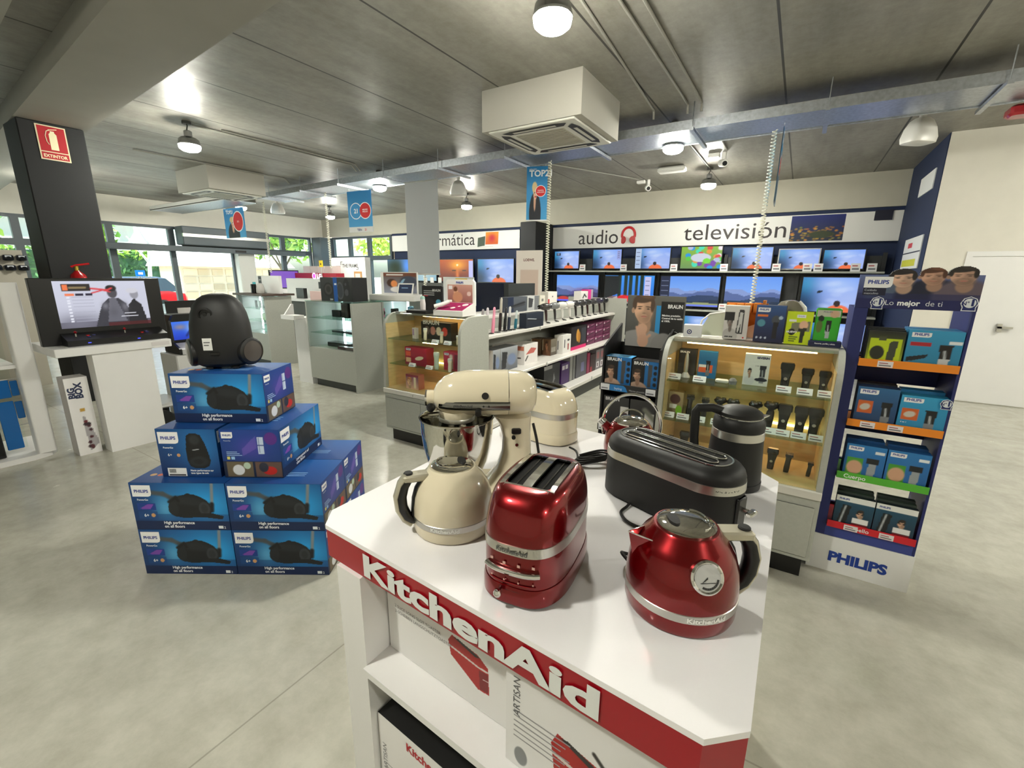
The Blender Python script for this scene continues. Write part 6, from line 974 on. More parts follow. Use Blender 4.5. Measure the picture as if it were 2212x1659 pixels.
t = thing('epilator', 'white and mint epilator standing before the dark advertising card', 'epilator', (-2.92, 3.1, ZB)); b = MB(); b.loft([ring(0, 0, z, a, .6*a, 2.4, 18) for z, a in ((0, .02), (.03, .028), (.09, .03), (.13, .024))], (232, 224, 224), 'gloss'); b.build('body', t); b = MB(); b.loft([ring(0, 0, z, a, .6*a, 3, 18) for z, a in ((.13, .025), (.15, .022), (.16, .012))], (170, 206, 196), 'gloss'); b.build('head', t)
b = MB(); b.box((-3.02, 2.98, ZB+.0065), (-2.78, 3.09, ZB+.035), m='black', bev=.004); tag(b.build('acrylic_plinth'), 'flat black acrylic plinth in front of the advertising card', 'plinth')
# ---------------------------------------------------------------- glass counters
def counter(x0, y0, w, d, label, front, right, h=1.215, led=None, rz=0):
    t = thing('glass_counter', label, 'display case', (x0, y0, 0), rz)
    b = MB(); b.box((.04, .06, 0), (w-.04, d, .11), m='greydark'); b.build('plinth', t)
    b = MB(); b.box((0, 0, .11), (w if right else w-.0305, d, .57), m='greylam'); b.build('drawer_base', t)
    pan = []
    if not right: pan.append(((w-.03, 0, .0), (w, d, h)))
    if not front: pan.append(((0, 0, .57), (w, .03, h)))
    pan.append(((0, 0, .57), (.02, d, h)))
    for a, c in pan: b = MB(); b.box(a, c, m='greylam'); b.build('side_panel', t)
    if front: b = MB(); b.box((.025, .005, .58), (w-.035, .011, h-.02), m='glass'); b.build('glass_front', t)
    if right: b = MB(); b.box((w-.011, .035, .58), (w-.005, d-.03, h-.02), m='glass'); b.build('glass_front', t)
    b = MB(); b.box((0.021, d-.02 if front else .031, .57), (w-.031 if not right else .04, d, h-.001), (206, 212, 210), 'gloss'); b.build('back_panel', t)
    b = MB(); b.box((0, 0, h), (w, d, h+.01), m='green_glass'); b.build('glass_top', t)
    for z in (.77, .98): b = MB(); b.box((.025, .03, z), (w-.035, d-.03, z+.008), m='green_glass'); b.build('glass_shelf', t)
    if led: b = MB(); b.box((led[0], led[1], .6), (led[0]+.02, led[1]+.02, h-.02), m='coolled'); b.build('led_strip', t)
    return t
counter(-5.91, 3.88, 1.0, .5, 'grey glass counter with a wide solid end, under the black speaker carton', True, False, led=(.27, .40))
counter(-5.42, 4.40, .5, 1.0, 'glass counter full of small cameras beside the curved case', False, True, led=(.2, .78))
cab2 = counter(-8.45, 4.25, .86, .48, 'grey counter with a solid end behind the vacuum cleaner', True, False, h=1.2, led=(.16, .3))
t = thing('pedestal', 'narrow white pedestal with a small ledge left of the glass counter', 'pedestal', (-6.25, 3.9, 0)); b = MB(); b.box((0, 0, 0), (.32, .5, .97), m='whitelam'); b.build('column', t); b = MB(); b.box((-.06, -.16, .95), (.26, -.001, 1.01), m='whitelam'); b.prism([(-.15, 1.01), (-.001, 1.01), (-.001, 1.16), (-.03, 1.16)], 0, .0, .025, m='whitelam'); b.build('ledge', t)
b = MB(); b.box((-6.62, 4.45, 0), (-6.0, 4.5, 1.32), (196, 166, 162)); b.box((-6.62, 4.5, 0), (-6.0, 4.8, 1.29), m='whitelam'); tag(b.build('pink_divider'), 'pinkish counter panel left of the black speaker carton', 'panel')
ZC = 1.2255
def spk_p(p): p.grad((34, 35, 36), (58, 60, 60)); p.ell(.25, .48, .16, .3, (30, 30, 30), .06); p.ell(.25, .5, .12, .22, (64, 62, 60), .1); p.ell(.25, .5, .07, .13, (40, 39, 38), .2); p.ell(.82, .55, .1, .42, (36, 37, 40), .06); p.ell(.82, .38, .06, .14, (74, 76, 80), .1); p.ell(.8, .72, .03, .06, (70, 72, 76), .1); p.ell(.62, .45, .11, .36, (84, 88, 94), .1); p.ell(.62, .45, .09, .3, (56, 60, 66), .1); p.rect(.42, 0, .54, 1, (24, 84, 160)); p.rect(.45, .68, .51, .76, (226, 232, 240))
pic = Pic(60, 44); spk_p(pic)
carton('speaker_carton', 'black and blue speaker system carton on the grey counter end', 'box', (-5.62, 3.95, ZC), .12, (.58, .28, .32), (26, 27, 29), None, lambda b, o, ux, uy, w, h: (b.art(pic, o, ux, uy, w, h), b.txt('Z333', o, ux, uy, w*.28, h*.05, h*.08, (226, 230, 234), bold=.03)))
t = thing('tablet_display', 'white display stand with a tablet and a lifestyle picture on the camera counter', 'display stand', (-5.2, 4.42, ZC), math.radians(12))
b = MB(); b.box((0, 0, 0), (.75, .35, .09), m='plastic', bev=.01); b.build('base', t); b = MB(); pic = Pic(50, 36).grad((150, 156, 176), (96, 80, 74)); pic.rect(0, .82, 1, 1, (120, 70, 50)); pic.rect(.1, .86, .6, .92, (240, 236, 230)); pic.ell(.25, .5, .15, .2, (70, 44, 34), .1); pic.ell(.32, .46, .1, .17, (236, 150, 90), .2); pic.ell(.4, .18, .2, .14, (240, 238, 236), .2); pic.ell(.75, .55, .25, .3, (66, 74, 92), .2); pic.poly([(.45, .4), (.6, .7), (.66, .7), (.55, .4)], (150, 190, 216))
b.box((0, .3, .0901), (.62, .33, .40), m='plastic'); b.art(pic, (.05, .2995, .1), (1, 0, 0), UZ, .56, .29); b.build('backboard', t)
b = MB(); F0 = XF((.38, .14, .0905), .1, math.radians(-20)); b.box((0, 0, 0), (.24, .012, .165), m='plastic', F=F0); to = b.build('tablet', t); b = MB(); P = F0(np.array([(.018, -.001, .018), (.222, -.001, .018), (.222, -.001, .147), (.018, -.001, .147)])); b.poly(P, (32, 44, 66), 'screen'); P = F0(np.array([(.06, -.002, .09), (.16, -.002, .09), (.16, -.002, .1), (.06, -.002, .1)])); b.poly(P, (130, 160, 180), 'screen'); b.build('screen', to)
t = thing('brochure_stand', 'white panel holding a bright yellow leaflet behind the beauty case', 'sign', (-4.95, 5.75, 1.1)); b = MB(); b.box((0, 0, -1.1), (.62, .02, .46), (222, 222, 220)); b.build('panel', t); b = MB(); b.quad((.26, -.002, .05), (.5, -.002, .05), (.5, -.002, .44), (.26, -.002, .44), (226, 190, 20)); b.rect(V3(.26, -.002, .05), V3(1, 0, 0), UZ, .03, .01, .07, .04, (120, 100, 20)); b.rect(V3(.26, -.002, .05), V3(1, 0, 0), UZ, .16, .01, .2, .04, (120, 100, 20)); b.build('leaflet', t)
# items in the glass counters
def gitem(kind, x, y, z, size, col, label, cat='camera', grp='small gadgets in the glass counters'):
    w, d, h = size; b = MB(); b.box((0, 0, 0), (w, d, h), col, 'gloss', bev=.006)
    if kind == 'camera': b.cyl((w, d*.5, h*.5), (w+.03, d*.5, h*.5), h*.3, col=tuple(.7*v for v in col), m='gloss', n=16); b.cyl((w+.031, d*.5, h*.5), (w+.033, d*.5, h*.5), h*.22, col=(16, 16, 18), m='gloss', n=16)
    o = tag(b.build('compact_camera' if kind == 'camera' else 'gadget_box', loc=(x, y, z)), label, cat, grp); return o
for a in (('camera', -5.1, 4.44, .9885, (.06, .12, .13), (236, 110, 160), 'pink instant camera on the upper glass shelf'), ('camera', -5.1, 4.72, .9885, (.05, .12, .11), (36, 34, 34), 'black camera on the upper glass shelf'), ('box', -5.05, 4.80, .9885, (.05, .13, .06), (110, 50, 30), 'brown leather case below the black camera', 'case'), ('camera', -5.1, 5.0, .9885, (.05, .14, .07), (226, 226, 222), 'white instant camera beside a pale blue one'), ('camera', -5.14, 5.1, .9885, (.04, .11, .12), (130, 180, 220), 'pale blue instant camera on the upper glass shelf'), ('box', -5.1, 5.25, .9885, (.06, .12, .04), (190, 50, 46), 'flat red box at the end of the upper glass shelf', 'box'),
 ('box', -5.12, 4.45, .7785, (.05, .16, .07), (30, 32, 34), 'black camera box on the middle glass shelf, near one', 'box'), ('box', -5.12, 4.66, .7785, (.05, .16, .06), (44, 46, 48), 'black camera box on the middle glass shelf, far one', 'box'), ('camera', -5.12, 4.5, .5715, (.05, .14, .07), (60, 62, 64), 'grey camera at the bottom of the camera counter')): gitem(*a)
for x, y, z, s, c, l in ((-5.66, 4.12, .9885, (.18, .1, .1), (24, 26, 28), 'dark projector on the upper shelf beside the light strip'), (-5.42, 4.1, .9885, (.14, .08, .22), (50, 34, 30), 'tall dark brown gadget box on the upper shelf'), (-5.15, 4.12, .9885, (.10, .08, .2), (214, 214, 212), 'white headphone box on the upper shelf'), (-5.6, 4.05, .7785, (.36, .16, .03), (30, 34, 46), 'flat dark tablet on the middle shelf'), (-5.2, 4.02, .7785, (.2, .14, .035), (40, 36, 60), 'slim navy device on the middle shelf'), (-5.72, 4.05, .5715, (.48, .14, .06), (22, 22, 24), 'long black soundbar at the bottom of the grey counter'), (-5.35, 3.94, .5715, (.36, .09, .04), (70, 50, 52), 'flat brownish device before the soundbar')): gitem('box', x, y, z, s, c, l, 'electronics')
for i in range(5): b = MB(); b.box((0, 0, 0), (.07, .012, .13), (30, 32, 36) if i % 2 == 0 else (206, 208, 210), 'gloss', bev=.004); o = tag(b.build('mobile_phone', loc=(-8.22+.125*i, 4.42, .9885)), ('black phone, first', 'silver phone, second', 'black phone, third', 'silver phone, fourth', 'black phone, fifth')[i]+' in the lit row behind the vacuum cleaner', 'phone', 'phones in the lit glass counter')
gitem('box', -8.0, 4.4, .7785, (.12, .1, .12), (120, 160, 40), 'lime green gadget box in the counter behind the vacuum', 'box'); gitem('box', -7.98, 4.4, .5715, (.3, .2, .14), (120, 190, 180), 'turquoise box at the bottom of the counter behind the vacuum', 'box')
b = MB(); b.box((-8.5, 4.2, 1.2105), (-7.56, 4.78, 1.245), (74, 58, 50)); b.build('wood_top', cab2, loc=(8.45, -4.25, 0))
t = thing('display_backdrop', 'white panel with a grey smart speaker before it, behind the vacuum', 'display panel', (-8.35, 4.55, 1.246)); b = MB(); b.box((0, 0, 0), (.74, .05, .3), m='whitelam'); b.rect((0, -.0005, 0), (1, 0, 0), UZ, .1, .13, .2, .29, (24, 24, 26)); b.rect((0, -.0005, 0), (1, 0, 0), UZ, .12, .22, .18, .23, (220, 220, 220), .002); b.build('board', t)
t = thing('smart_speaker', 'light grey tapered smart speaker behind the vacuum cleaner', 'speaker', (-7.98, 4.42, 1.246)); b = MB(); b.lathe([(.065, 0), (.07, .01), (.068, .08), (.05, .15), (.03, .17), (.001, .175)], (190, 188, 184), 'matte', 26); b.build('body', t); b = MB(); b.tube([(-.012, 0, .17), (0, 0, .2), (.012, 0, .17)], .005, (60, 60, 60), 'gloss', 6); b.build('loop', t)
b = MB(); b.cyl((0, 0, 0), (0, 0, .15), .045, col=(20, 20, 22), m='gloss', n=22); b.cyl((0, 0, .15), (0, 0, .155), .04, col=(40, 40, 44), m='gloss', n=22); tag(b.build('smart_speaker', loc=(-8.12, 4.38, 1.246)), 'black cylindrical smart speaker beside the grey one', 'speaker')
# ---------------------------------------------------------------- arcade desk at the left
t = thing('arcade_desk', 'white pedestal desk carrying the wide arcade screen', 'desk', (0, 0, 0)); b = MB(); b.box((-5.24, 1.29, 0), (-5.08, 1.72, .90), m='whitelam'); b.build('pedestal', t); b = MB(); b.box((-5.75, 1.06, .9), (-5.06, 1.88, .972), m='whitelam', bev=.004); b.build('desk_top', t)
b = MB(); b.box((-5.0595, 1.72, .92), (-5.057, 1.86, .955), (214, 210, 210)); b.build('price_tag', t)
t = thing('arcade_console', 'wide black arcade console with a grey toned picture on its screen', 'arcade console', (-5.3, 1.05, .972)); w = .90; b = MB(); b.box((-.06, 0, 0), (0, w, .565), m='black', bev=.004); b.build('cabinet', t)
pic = Pic(96, 60).grad((196, 198, 214), (206, 208, 226)); pic.rect(0, 0, 1, .12, (60, 56, 70), .8); pic.glow(.2, .1, .3, .2, (120, 120, 136), .9); pic.poly([(.36, 0), (.42, .3), (.47, .5), (.55, .62), (.66, .62), (.74, .5), (.80, 0)], (58, 58, 68)); pic.ell(.60, .74, .055, .12, (74, 72, 80), .2); pic.ell(.595, .84, .06, .07, (28, 26, 32), .2); pic.poly([(.74, 0), (.76, .45), (.84, .60), (.92, .45), (.97, 0)], (34, 34, 42)); pic.ell(.85, .70, .05, .11, (150, 150, 160), .2); pic.ell(.83, .78, .07, .06, (206, 206, 216), .3); pic.poly([(.56, .62), (.63, .62), (.72, .1), (.5, .1)], (122, 122, 134), .7); pic.glow(.5, .45, .04, .08, (130, 130, 142), .8); pic.glow(.72, .42, .04, .1, (120, 120, 132), .8); pic.glow(.58, .3, .05, .1, (90, 90, 100), .8); pic.rect(.08, .78, .37, .94, (34, 28, 30)); pic.rect(.09, .8, .14, .93, (236, 120, 70)); pic.line([(.16, .86), (.32, .86)], .02, (150, 130, 90)); pic.line([(.38, .84), (.55, .80), (.6, .84)], .018, (216, 60, 70)); pic.line([(.38, .74), (.5, .80), (.58, .76)], .014, (216, 60, 70))
pic.rect(.1, .69, .19, .73, (240, 130, 90)); pic.rect(.21, .69, .29, .73, (40, 36, 60)); pic.rect(.31, .69, .38, .73, (40, 36, 60)); [pic.rect(.11, .12+.065*i, .145, .155+.065*i, (230, 232, 244)) for i in range(9)]; [pic.rect(.16, .13+.065*i, .38, .145+.065*i, (170, 172, 190), .7) for i in range(9)]; pic.rect(.66, .2, .86, .22, (220, 220, 230)); pic.rect(.7, .26, .84, .28, (220, 220, 230)); pic.rect(.5, 0, 1, .07, (90, 20, 26), .7)
b = MB(); b.art(pic, (.001, .14, .14), (0, 1, 0), UZ, .64, .40, m='screen'); b.build('screen', t)
b = MB(); b.loft([[(0, .12, .0), (0, .12, .10), (.16, .12, .05), (.16, .12, 0)], [(0, .84, .0), (0, .84, .10), (.16, .84, .05), (.16, .84, 0)]], m='black'); b.build('control_deck', t)
for y in (.2, .54): b = MB(); b.cyl((.08, y, .075), (.08, y, .1), .006, m='satin', n=8); b.lathe([(.001, -.014), (.014, 0), (.001, .014)], (150, 20, 26), 'gloss', 12, c=(.08, y, .112)); b.build('joystick', t)
for i in range(6): b = MB(); b.cyl((.07+.03*(i % 2), .28+.04*(i//2)+(.34 if i > 2 else 0)-.0, .07-.008*(i % 2)), (.07+.03*(i % 2), .28+.04*(i//2)+(.34 if i > 2 else 0), .082-.008*(i % 2)), .013, col=(60, 62, 120) if i % 3 else (200, 40, 40), m='gloss', n=12); b.build('push_button', t)
for y in (.25, .6): b = MB(); b.box((.161, y, .02), (.163, y+.02, .026), (60, 70, 255), 'bright'); b.build('indicator_light', t)
b = MB(); b.box((-.17, 0, 0), (0, .155, .70), (190, 186, 186)); o = V3(0, 0, 0); ux = V3(0, 1, 0); pic = Pic(24, 96, (236, 234, 234)); q = np.random.default_rng(5)
pic.poly([(.5, .04), (.95, .12), (.95, .16), (.55, .5), (.45, .5)], (170, 166, 170)); [pic.ell(.45+.25*q.random(), .08+.36*q.random(), .09, .02, (50+60*q.random(), 36, 44), .2) for i in range(12)]; pic.rect(.42, .56, .62, .61, (190, 150, 60))
b.art(pic, o, ux, UZ, .155, .70); b.txt('BIG', o+V3(0, .055, 0), UZ, -ux, .52, 0, .062, (40, 50, 84), bold=.05); b.txt('BOX', o+V3(0, .105, 0), UZ, -ux, .515, 0, .066, (40, 50, 84), bold=.05)
tag(b.build('game_carton', loc=(-5.2, 1.10, 0)), 'tall thin white carton lettered BIG BOX beside the white desk', 'box')
t = thing('fire_extinguisher', 'red fire extinguisher on the black pillar behind the arcade screen', 'fire extinguisher', (-7.24, 1.87, 1.0)); b = MB(); b.lathe([(.08, 0), (.085, .02), (.085, .48), (.07, .55), (.03, .59), (.025, .6)], (150, 14, 20), 'gloss', 24); b.build('cylinder', t); b = MB(); b.cyl((0, 0, .6), (0, 0, .65), .022, col=(190, 160, 70), m='metal', n=12); b.tube([(0, -.05, .64), (0, .0, .66), (0, .12, .68)], .012, (170, 16, 22), 'gloss', 8); b.build('valve', t); b = MB(); b.box((-.11, -.03, .35), (-.085, .03, .45), m='black'); b.build('wall_bracket', t)
# extinguisher sign on the pillar
t = thing('extinguisher_sign', 'red extinguisher sign lettered EXTINTOR high on the black pillar', 'sign', (-7.345, 1.80, 2.81)); b = MB(); ux = V3(0, 1, 0); o = V3(0, 0, 0); b.box((-.004, 0, 0), (0, .25, .36), (226, 214, 180)); b.rect(o, ux, UZ, .012, .09, .238, .348, (176, 16, 32)); b.rect(o, ux, UZ, .012, .012, .238, .08, (176, 16, 32)); cr_ = (236, 226, 190)
b.poly([o+V3(.002, y, z) for y, z in ((.1, .11), (.165, .11), (.165, .27), (.15, .29), (.15, .305), (.115, .305), (.115, .29), (.1, .27))], cr_); b.poly([o+V3(.002, y, z) for y, z in ((.1, .31), (.175, .325), (.175, .333), (.1, .318))], cr_); b.tube([(.002, .115, .315), (.002, .085, .30), (.002, .07, .25), (.002, .075, .19), (.002, .09, .16)], .004, cr_, 'card', 6)
b.txt('EXTINTOR', o, ux, UZ, .125, .028, .045, cr_, al='c', bold=.03, eps=.002, sx=.9); b.build('plate', t)
# white freestanding rack at the left edge
t = thing('accessory_rack', 'white rounded accessory rack cut by the left edge of the photo', 'display rack', (0, 0, 0)); b = MB(); b.loft([[(x, y, z) for x, y in ((-6.1, -.9), (-5.42, -.9), (-5.40, .86), (-5.44, .98), (-5.52, 1.03), (-6.1, 1.03))] for z in (0, .045)], m='whitelam'); b.build('base', t)
b = MB(); b.loft([ring(-5.48, .955, z, .07, .06, 7, 32) for z in (.045, 1.5)], m='whitelam'); b.build('post', t); b = MB(); b.box((-6.0, -.9, .80), (-5.46, .9, .83), m='whitelam'); b.build('shelf', t); b = MB(); b.box((-6.0, -.9, 1.46), (-5.44, .9, 1.5), m='whitelam'); b.build('top_board', t)
b = MB(); b.box((-5.72, -.9, .05), (-5.715, .89, 1.46), m='glass'); b.build('glass_panel', t)
for z in (.3, .62, .70): b = MB(); b.cyl((-5.55, -.9, z), (-5.55, .9, z), .006, m='satin', n=8); b.build('hanging_rail', t)
for y, z, w_, h_, l in ((.74, .55, .10, .15, 'blue blister pack on the upper hanging rail of the white rack'), (.845, .56, .045, .13, 'small blue blister pack beside the larger upper one'), (.74, .10, .10, .42, 'long blue blister pack on the lower rail of the white rack'), (.845, .36, .045, .15, 'short blue blister pack on the lower rail beside the long one')):
    b = MB(); b.box((-5.54, y, z), (-5.52, y+w_, z+h_), (20, 96, 166), 'gloss', bev=.004); tag(b.build('blister_pack', loc=(0, 0, 0)), l, 'blister pack', 'blue packs on the white rack')
b = MB(); b.box((-5.68, .55, .046), (-5.5, .72, .29), (16, 18, 20), 'gloss', bev=.006); tag(b.build('storage_box'), 'black box at the foot of the white rack', 'box')
# camera pegboard behind, under the left window
t = thing('pegboard', 'pale pegboard behind the left rack with dark hooked gadgets', 'pegboard', (-9.0, -1.2, 0)); b = MB(); b.box((-.04, 0, 0), (0, 3.0, 1.86), (196, 190, 176)); b.build('board', t)
for r_ in range(2):
    for i in range(6): b = MB(); b.box((0.001, 0, 0), (.06, .1, .075), (30, 34, 44), 'gloss', bev=.01); b.cyl((.06, .05, .03), (.085, .05, .03), .026, col=(24, 26, 30), m='gloss', n=12); b.rect(V3(.0605, .02, .045), V3(0, 1, 0), UZ, 0, 0, .06, .022, (226, 230, 236)); o = b.build('compact_camera', loc=(-8.998, 1.10+.125*i, 1.72-.13*r_)); tag(o, f'dark compact camera in the {("upper", "lower")[r_]} pegboard row, {("first", "second", "third", "fourth", "fifth", "sixth")[i]} from the left', 'camera', 'cameras on the pegboard')
# small arcade machine and things beside it
t = thing('pedestal', 'white pedestal under the small arcade machine, left of the vacuum', 'pedestal', (0, 0, 0)); b = MB(); b.box((-6.0, 2.1, 0), (-5.6, 2.5, .72), m='whitelam', bev=.01); b.build('column', t)
t = thing('arcade_machine', 'small black arcade machine with a blue screen left of the vacuum', 'arcade machine', (-5.95, 2.14, .722)); b = MB(); b.prism([(0, 0), (.36, 0), (.36, .06), (.22, .12), (.2, .36), (.28, .42), (0, .42)], 1, 0, .02, m='black'); b.prism([(0, 0), (.36, 0), (.36, .06), (.22, .12), (.2, .36), (.28, .42), (0, .42)], 1, .30, .32, m='black'); b.box((0, .02, 0), (.18, .30, .42), m='black'); b.build('cabinet', t)
pic = Pic(40, 28).grad((30, 60, 190), (60, 120, 240)); pic.glow(.7, .6, .2, .3, (150, 200, 255), .8); pic.glow(.3, .7, .2, .15, (200, 150, 90), .6); pic.line([(.5, .2), (.75, .7)], .06, (30, 50, 130)); b = MB(); b.art(pic, (.185, .02, .14), (0, 1, 0), UZ, .28, .2, m='screen'); b.build('screen', t); b = MB(); b.prism([(.19, 0), (.37, 0), (.37, .055), (.21, .11)], 1, .021, .299, (196, 194, 196)); b.build('control_deck', t)
b = MB(); b.box((-6.52, 2.42, .8), (-6.49, 2.75, 1.25), m='black'); b.box((-6.6, 2.42, 0), (-6.4, 2.75, .8), m='whitelam'); tag(b.build('monitor'), 'small black monitor on a white block behind the arcade machine', 'monitor')
b = MB(); b.box((0, 0, 0), (.01, .13, .06), (236, 232, 228)); tag(b.build('price_card', loc=(-5.9, 2.3, 1.1425)), 'white price card on top of the small arcade machine', 'price card', 'small white price cards')
t = thing('scooter_plinth', 'low white plinth with dark gear left of the vacuum cartons', 'plinth', (-5.95, 1.8, 0)); b = MB(); b.box((0, 0, .0), (.45, .26, .05), m='greydark'); b.box((-.02, -.05, .2), (.47, .28, .25), m='whitelam', bev=.015); b.box((.02, 0, .05), (.06, .26, .2), m='greydark'); b.build('frame', t)
t = thing('hoverboard', 'dark hoverboard lying under the low white plinth', 'hoverboard', (-5.7, 1.84, .0505), -math.pi/2); b = MB(); b.box((-.06, .03, .04), (.06, .2, .09), m='black', bev=.02); b.build('deck', t)
for y in (-.02, .25): b = MB(); b.cyl((0, y-.04, .075), (0, y+.04, .075), .07, m='rubber', n=22); b.build('wheel', t)
# ---------------------------------------------------------------- middle distance
t = thing('display_wall', 'dark navy freestanding panel behind the hair stylers', 'panel', (-4.2, 5.0, 0)); b = MB(); b.box((0, 0, 0), (.93, .04, 1.495), (18, 24, 44), 'gloss', bev=.004); b.build('front_panel', t); b = MB(); b.box((.9305, 0, 0), (1.0, .7, 1.49), (44, 48, 48)); b.build('side_panel', t)
t = thing('rollup_banner', 'cream rollup banner beside the dark back pillar', 'banner', (-4.32, 7.0, 0), .1); b = MB(); pic = Pic(40, 110, (226, 216, 206)); pic.rect(.16, .35, .86, .83, (206, 184, 170)); pic.rect(.0, .28, 1, .32, (150, 128, 110)); pic.rect(.26, .42, .66, .52, (96, 92, 80)); pic.rect(.74, .36, .82, .48, (60, 50, 50)); pic.ell(.13, .55, .03, .012, (60, 50, 44), .2); b.box((0, 0, .1), (.5, .012, 2.02), (222, 212, 202)); b.art(pic, (0, 0, .1), (1, 0, 0), UZ, .5, 1.92); b.txt('LOEWE.', (0, 0, .1), (1, 0, 0), UZ, .25, 1.74, .06, (96, 40, 36), al='c', bold=.03); b.build('printed_sheet', t); b = MB(); b.box((-.03, -.08, 0), (.53, .1, .1), m='satin', bev=.01); b.build('base', t)
b = MB(); b.box((-3.62, 6.0, 0), (-3.42, 6.03, 1.42), m='whitelam'); tag(b.build('white_divider'), 'narrow white panel between the navy panel and the rollup banner', 'panel')
t = thing('display_backdrop', 'long white panel under the red brand strip behind the speaker carton', 'display panel', (-9.75, 6.0, 0)); b = MB(); b.box((0, 0, 0), (1.5, .06, 1.48), m='whitelam'); b.rect((0, -.0005, 0), (1, 0, 0), UZ, 1.15, 1.28, 1.32, 1.42, (24, 24, 26)); b.build('board', t); b = MB(); b.box((-.05, -.5, 1.04), (1.5, -.001, 1.08), m='whitelam'); b.box((-.05, -.45, 0), (1.45, -.05, 1.04), m='greydark'); b.build('counter', t)
b = MB(); b.box((-8.98, 5.72, 1.0805), (-8.72, 5.8, 1.29), m='black'); tag(b.build('monitor'), 'small black speaker block on the white counter behind the grey end', 'speaker')
t = thing('brand_display', 'red lit strip sign lettered LG above the white panel', 'sign', (-14.0, 9.0, 1.44)); b = MB(); b.box((-.1, 0, 0), (2.0, .3, .16), (150, 16, 40)); b.build('strip', t); b = MB(); b.disc((0, -.002, 0), (1, 0, 0), UZ, .92, .07, .10, (255, 190, 240), .001, 'bright'); b.disc((0, -.003, 0), (1, 0, 0), UZ, .92, .07, .07, (200, 60, 150), .001, 'bright'); b.txt('LG', (0, -.002, 0), (1, 0, 0), UZ, 1.06, -.0, .19, (255, 240, 250), bold=.05, m='bright'); b.build('lit_logo', t); b = MB(); b.box((-.1, .02, -1.44), (2.0, .3, 0), m='whitelam'); b.build('base', t)
b = MB()
for i in range(5): b.box((-14.1+.38*i, 9.32, 0), (-13.74+.38*i, 9.36, 1.82), (206, 194, 190))
tag(b.build('panel_screen'), 'pale beige panelled screen under the far corner windows', 'panel')
t = thing('television', 'purple screen set behind the grey smart speaker', 'television', (-14.2, 8.2, 1.1)); b = MB(); b.box((-.05, 0, 0), (0, 1.0, .58), m='black'); b.box((-.05, -.0, -1.1), (-.02, 1.0, 0), m='whitelam'); b.build('bezel', t); b = MB(); b.poly([(.001, .03, .03), (.001, .97, .03), (.001, .97, .55), (.001, .03, .55)], (132, 92, 196), 'screen'); b.build('screen', t)
b = MB(); b.box((-12.72, 8.96, 1.78), (-12.56, 8.98, 1.98), (236, 200, 30)); b.box((-12.66, 8.955, 1.84), (-12.62, 8.96, 1.9), (40, 36, 20)); b.cyl((-12.64, 8.97, 0), (-12.64, 8.97, 1.78), .015, m='satin', n=8); tag(b.build('notice_sign'), 'small yellow notice on a thin post by the corner pillar', 'sign')
b = MB(); b.box((-11.9, 6.4, 0), (-11.55, 6.7, 1.36), (30, 150, 160)); tag(b.build('turquoise_block'), 'turquoise block behind the glass counter by the entrance', 'block')
t = thing('brand_display', 'white lit stand lettered THE FRAME before the corner windows', 'display stand', (-12.8, 9.5, 0)); b = MB(); b.box((0, 0, 0), (1.55, .2, 2.08), (238, 238, 236)); b.txt('THE FRAME', (0, 0, 0), (1, 0, 0), UZ, .85, 1.78, .15, (60, 60, 62), al='c', bold=.02, sx=.95); b.tube([(.42, -.003, 1.85), (.42, -.003, 1.95), (.5, -.003, 1.95)], .01, (60, 60, 62)); b.tube([(1.22, -.003, 1.8), (1.22, -.003, 1.72), (1.14, -.003, 1.72)], .01, (60, 60, 62)); b.rect((0, 0, 0), (1, 0, 0), UZ, .18, 1.8, .4, 1.83, (120, 120, 122)); b.build('board', t); b = MB(); b.box((-.03, -.01, .02), (0, .02, 2.06), m='coolled'); b.build('light_edge', t); b = MB(); b.box((1.05, -.03, .9), (1.38, -.001, 1.66), (190, 140, 90)); b.box((1.1, -.032, .95), (1.33, -.0301, 1.6), (206, 208, 206)); b.build('picture_frame', t)
# ---------------------------------------------------------------- back wall signs and televisions
def board(x0, x1, z0, z1, label, draw): t = thing('wall_sign', label, 'sign', (x0, BY+.04, z0)); b = MB(); b.box((0, 0, 0), (x1-x0, .05, z1-z0), (228, 227, 224)); draw(b, x1-x0, z1-z0, t); b.build('board', t); return t
def s1(b, w, h, t):
    b.txt('inform\u00e1tica', (0, 0, 0), (1, 0, 0), UZ, 3.36, .12, .46, (44, 34, 36), al='r', bold=0, sx=1.02)
    pic = Pic(40, 30).grad((200, 90, 30), (226, 150, 40)); pic.glow(.5, .5, .25, .3, (190, 30, 60), 1); b.art(pic, (3.72, -.002, .12), (1, 0, 0), V3(.06, 0, 1)/math.hypot(.06, 1), .42, .32); b.quad((3.45, -.002, .06), (3.7, -.002, .09), (3.72, -.002, .34), (3.47, -.002, .3), (70, 84, 70)); b.quad((3.45, -.003, .04), (3.98, -.003, .05), (3.98, -.003, .07), (3.45, -.003, .06), (206, 206, 204))
board(-11.2, -6.38, 2.29, 2.755, 'white wall sign lettered inform\u00e1tica behind the grey banner', s1)
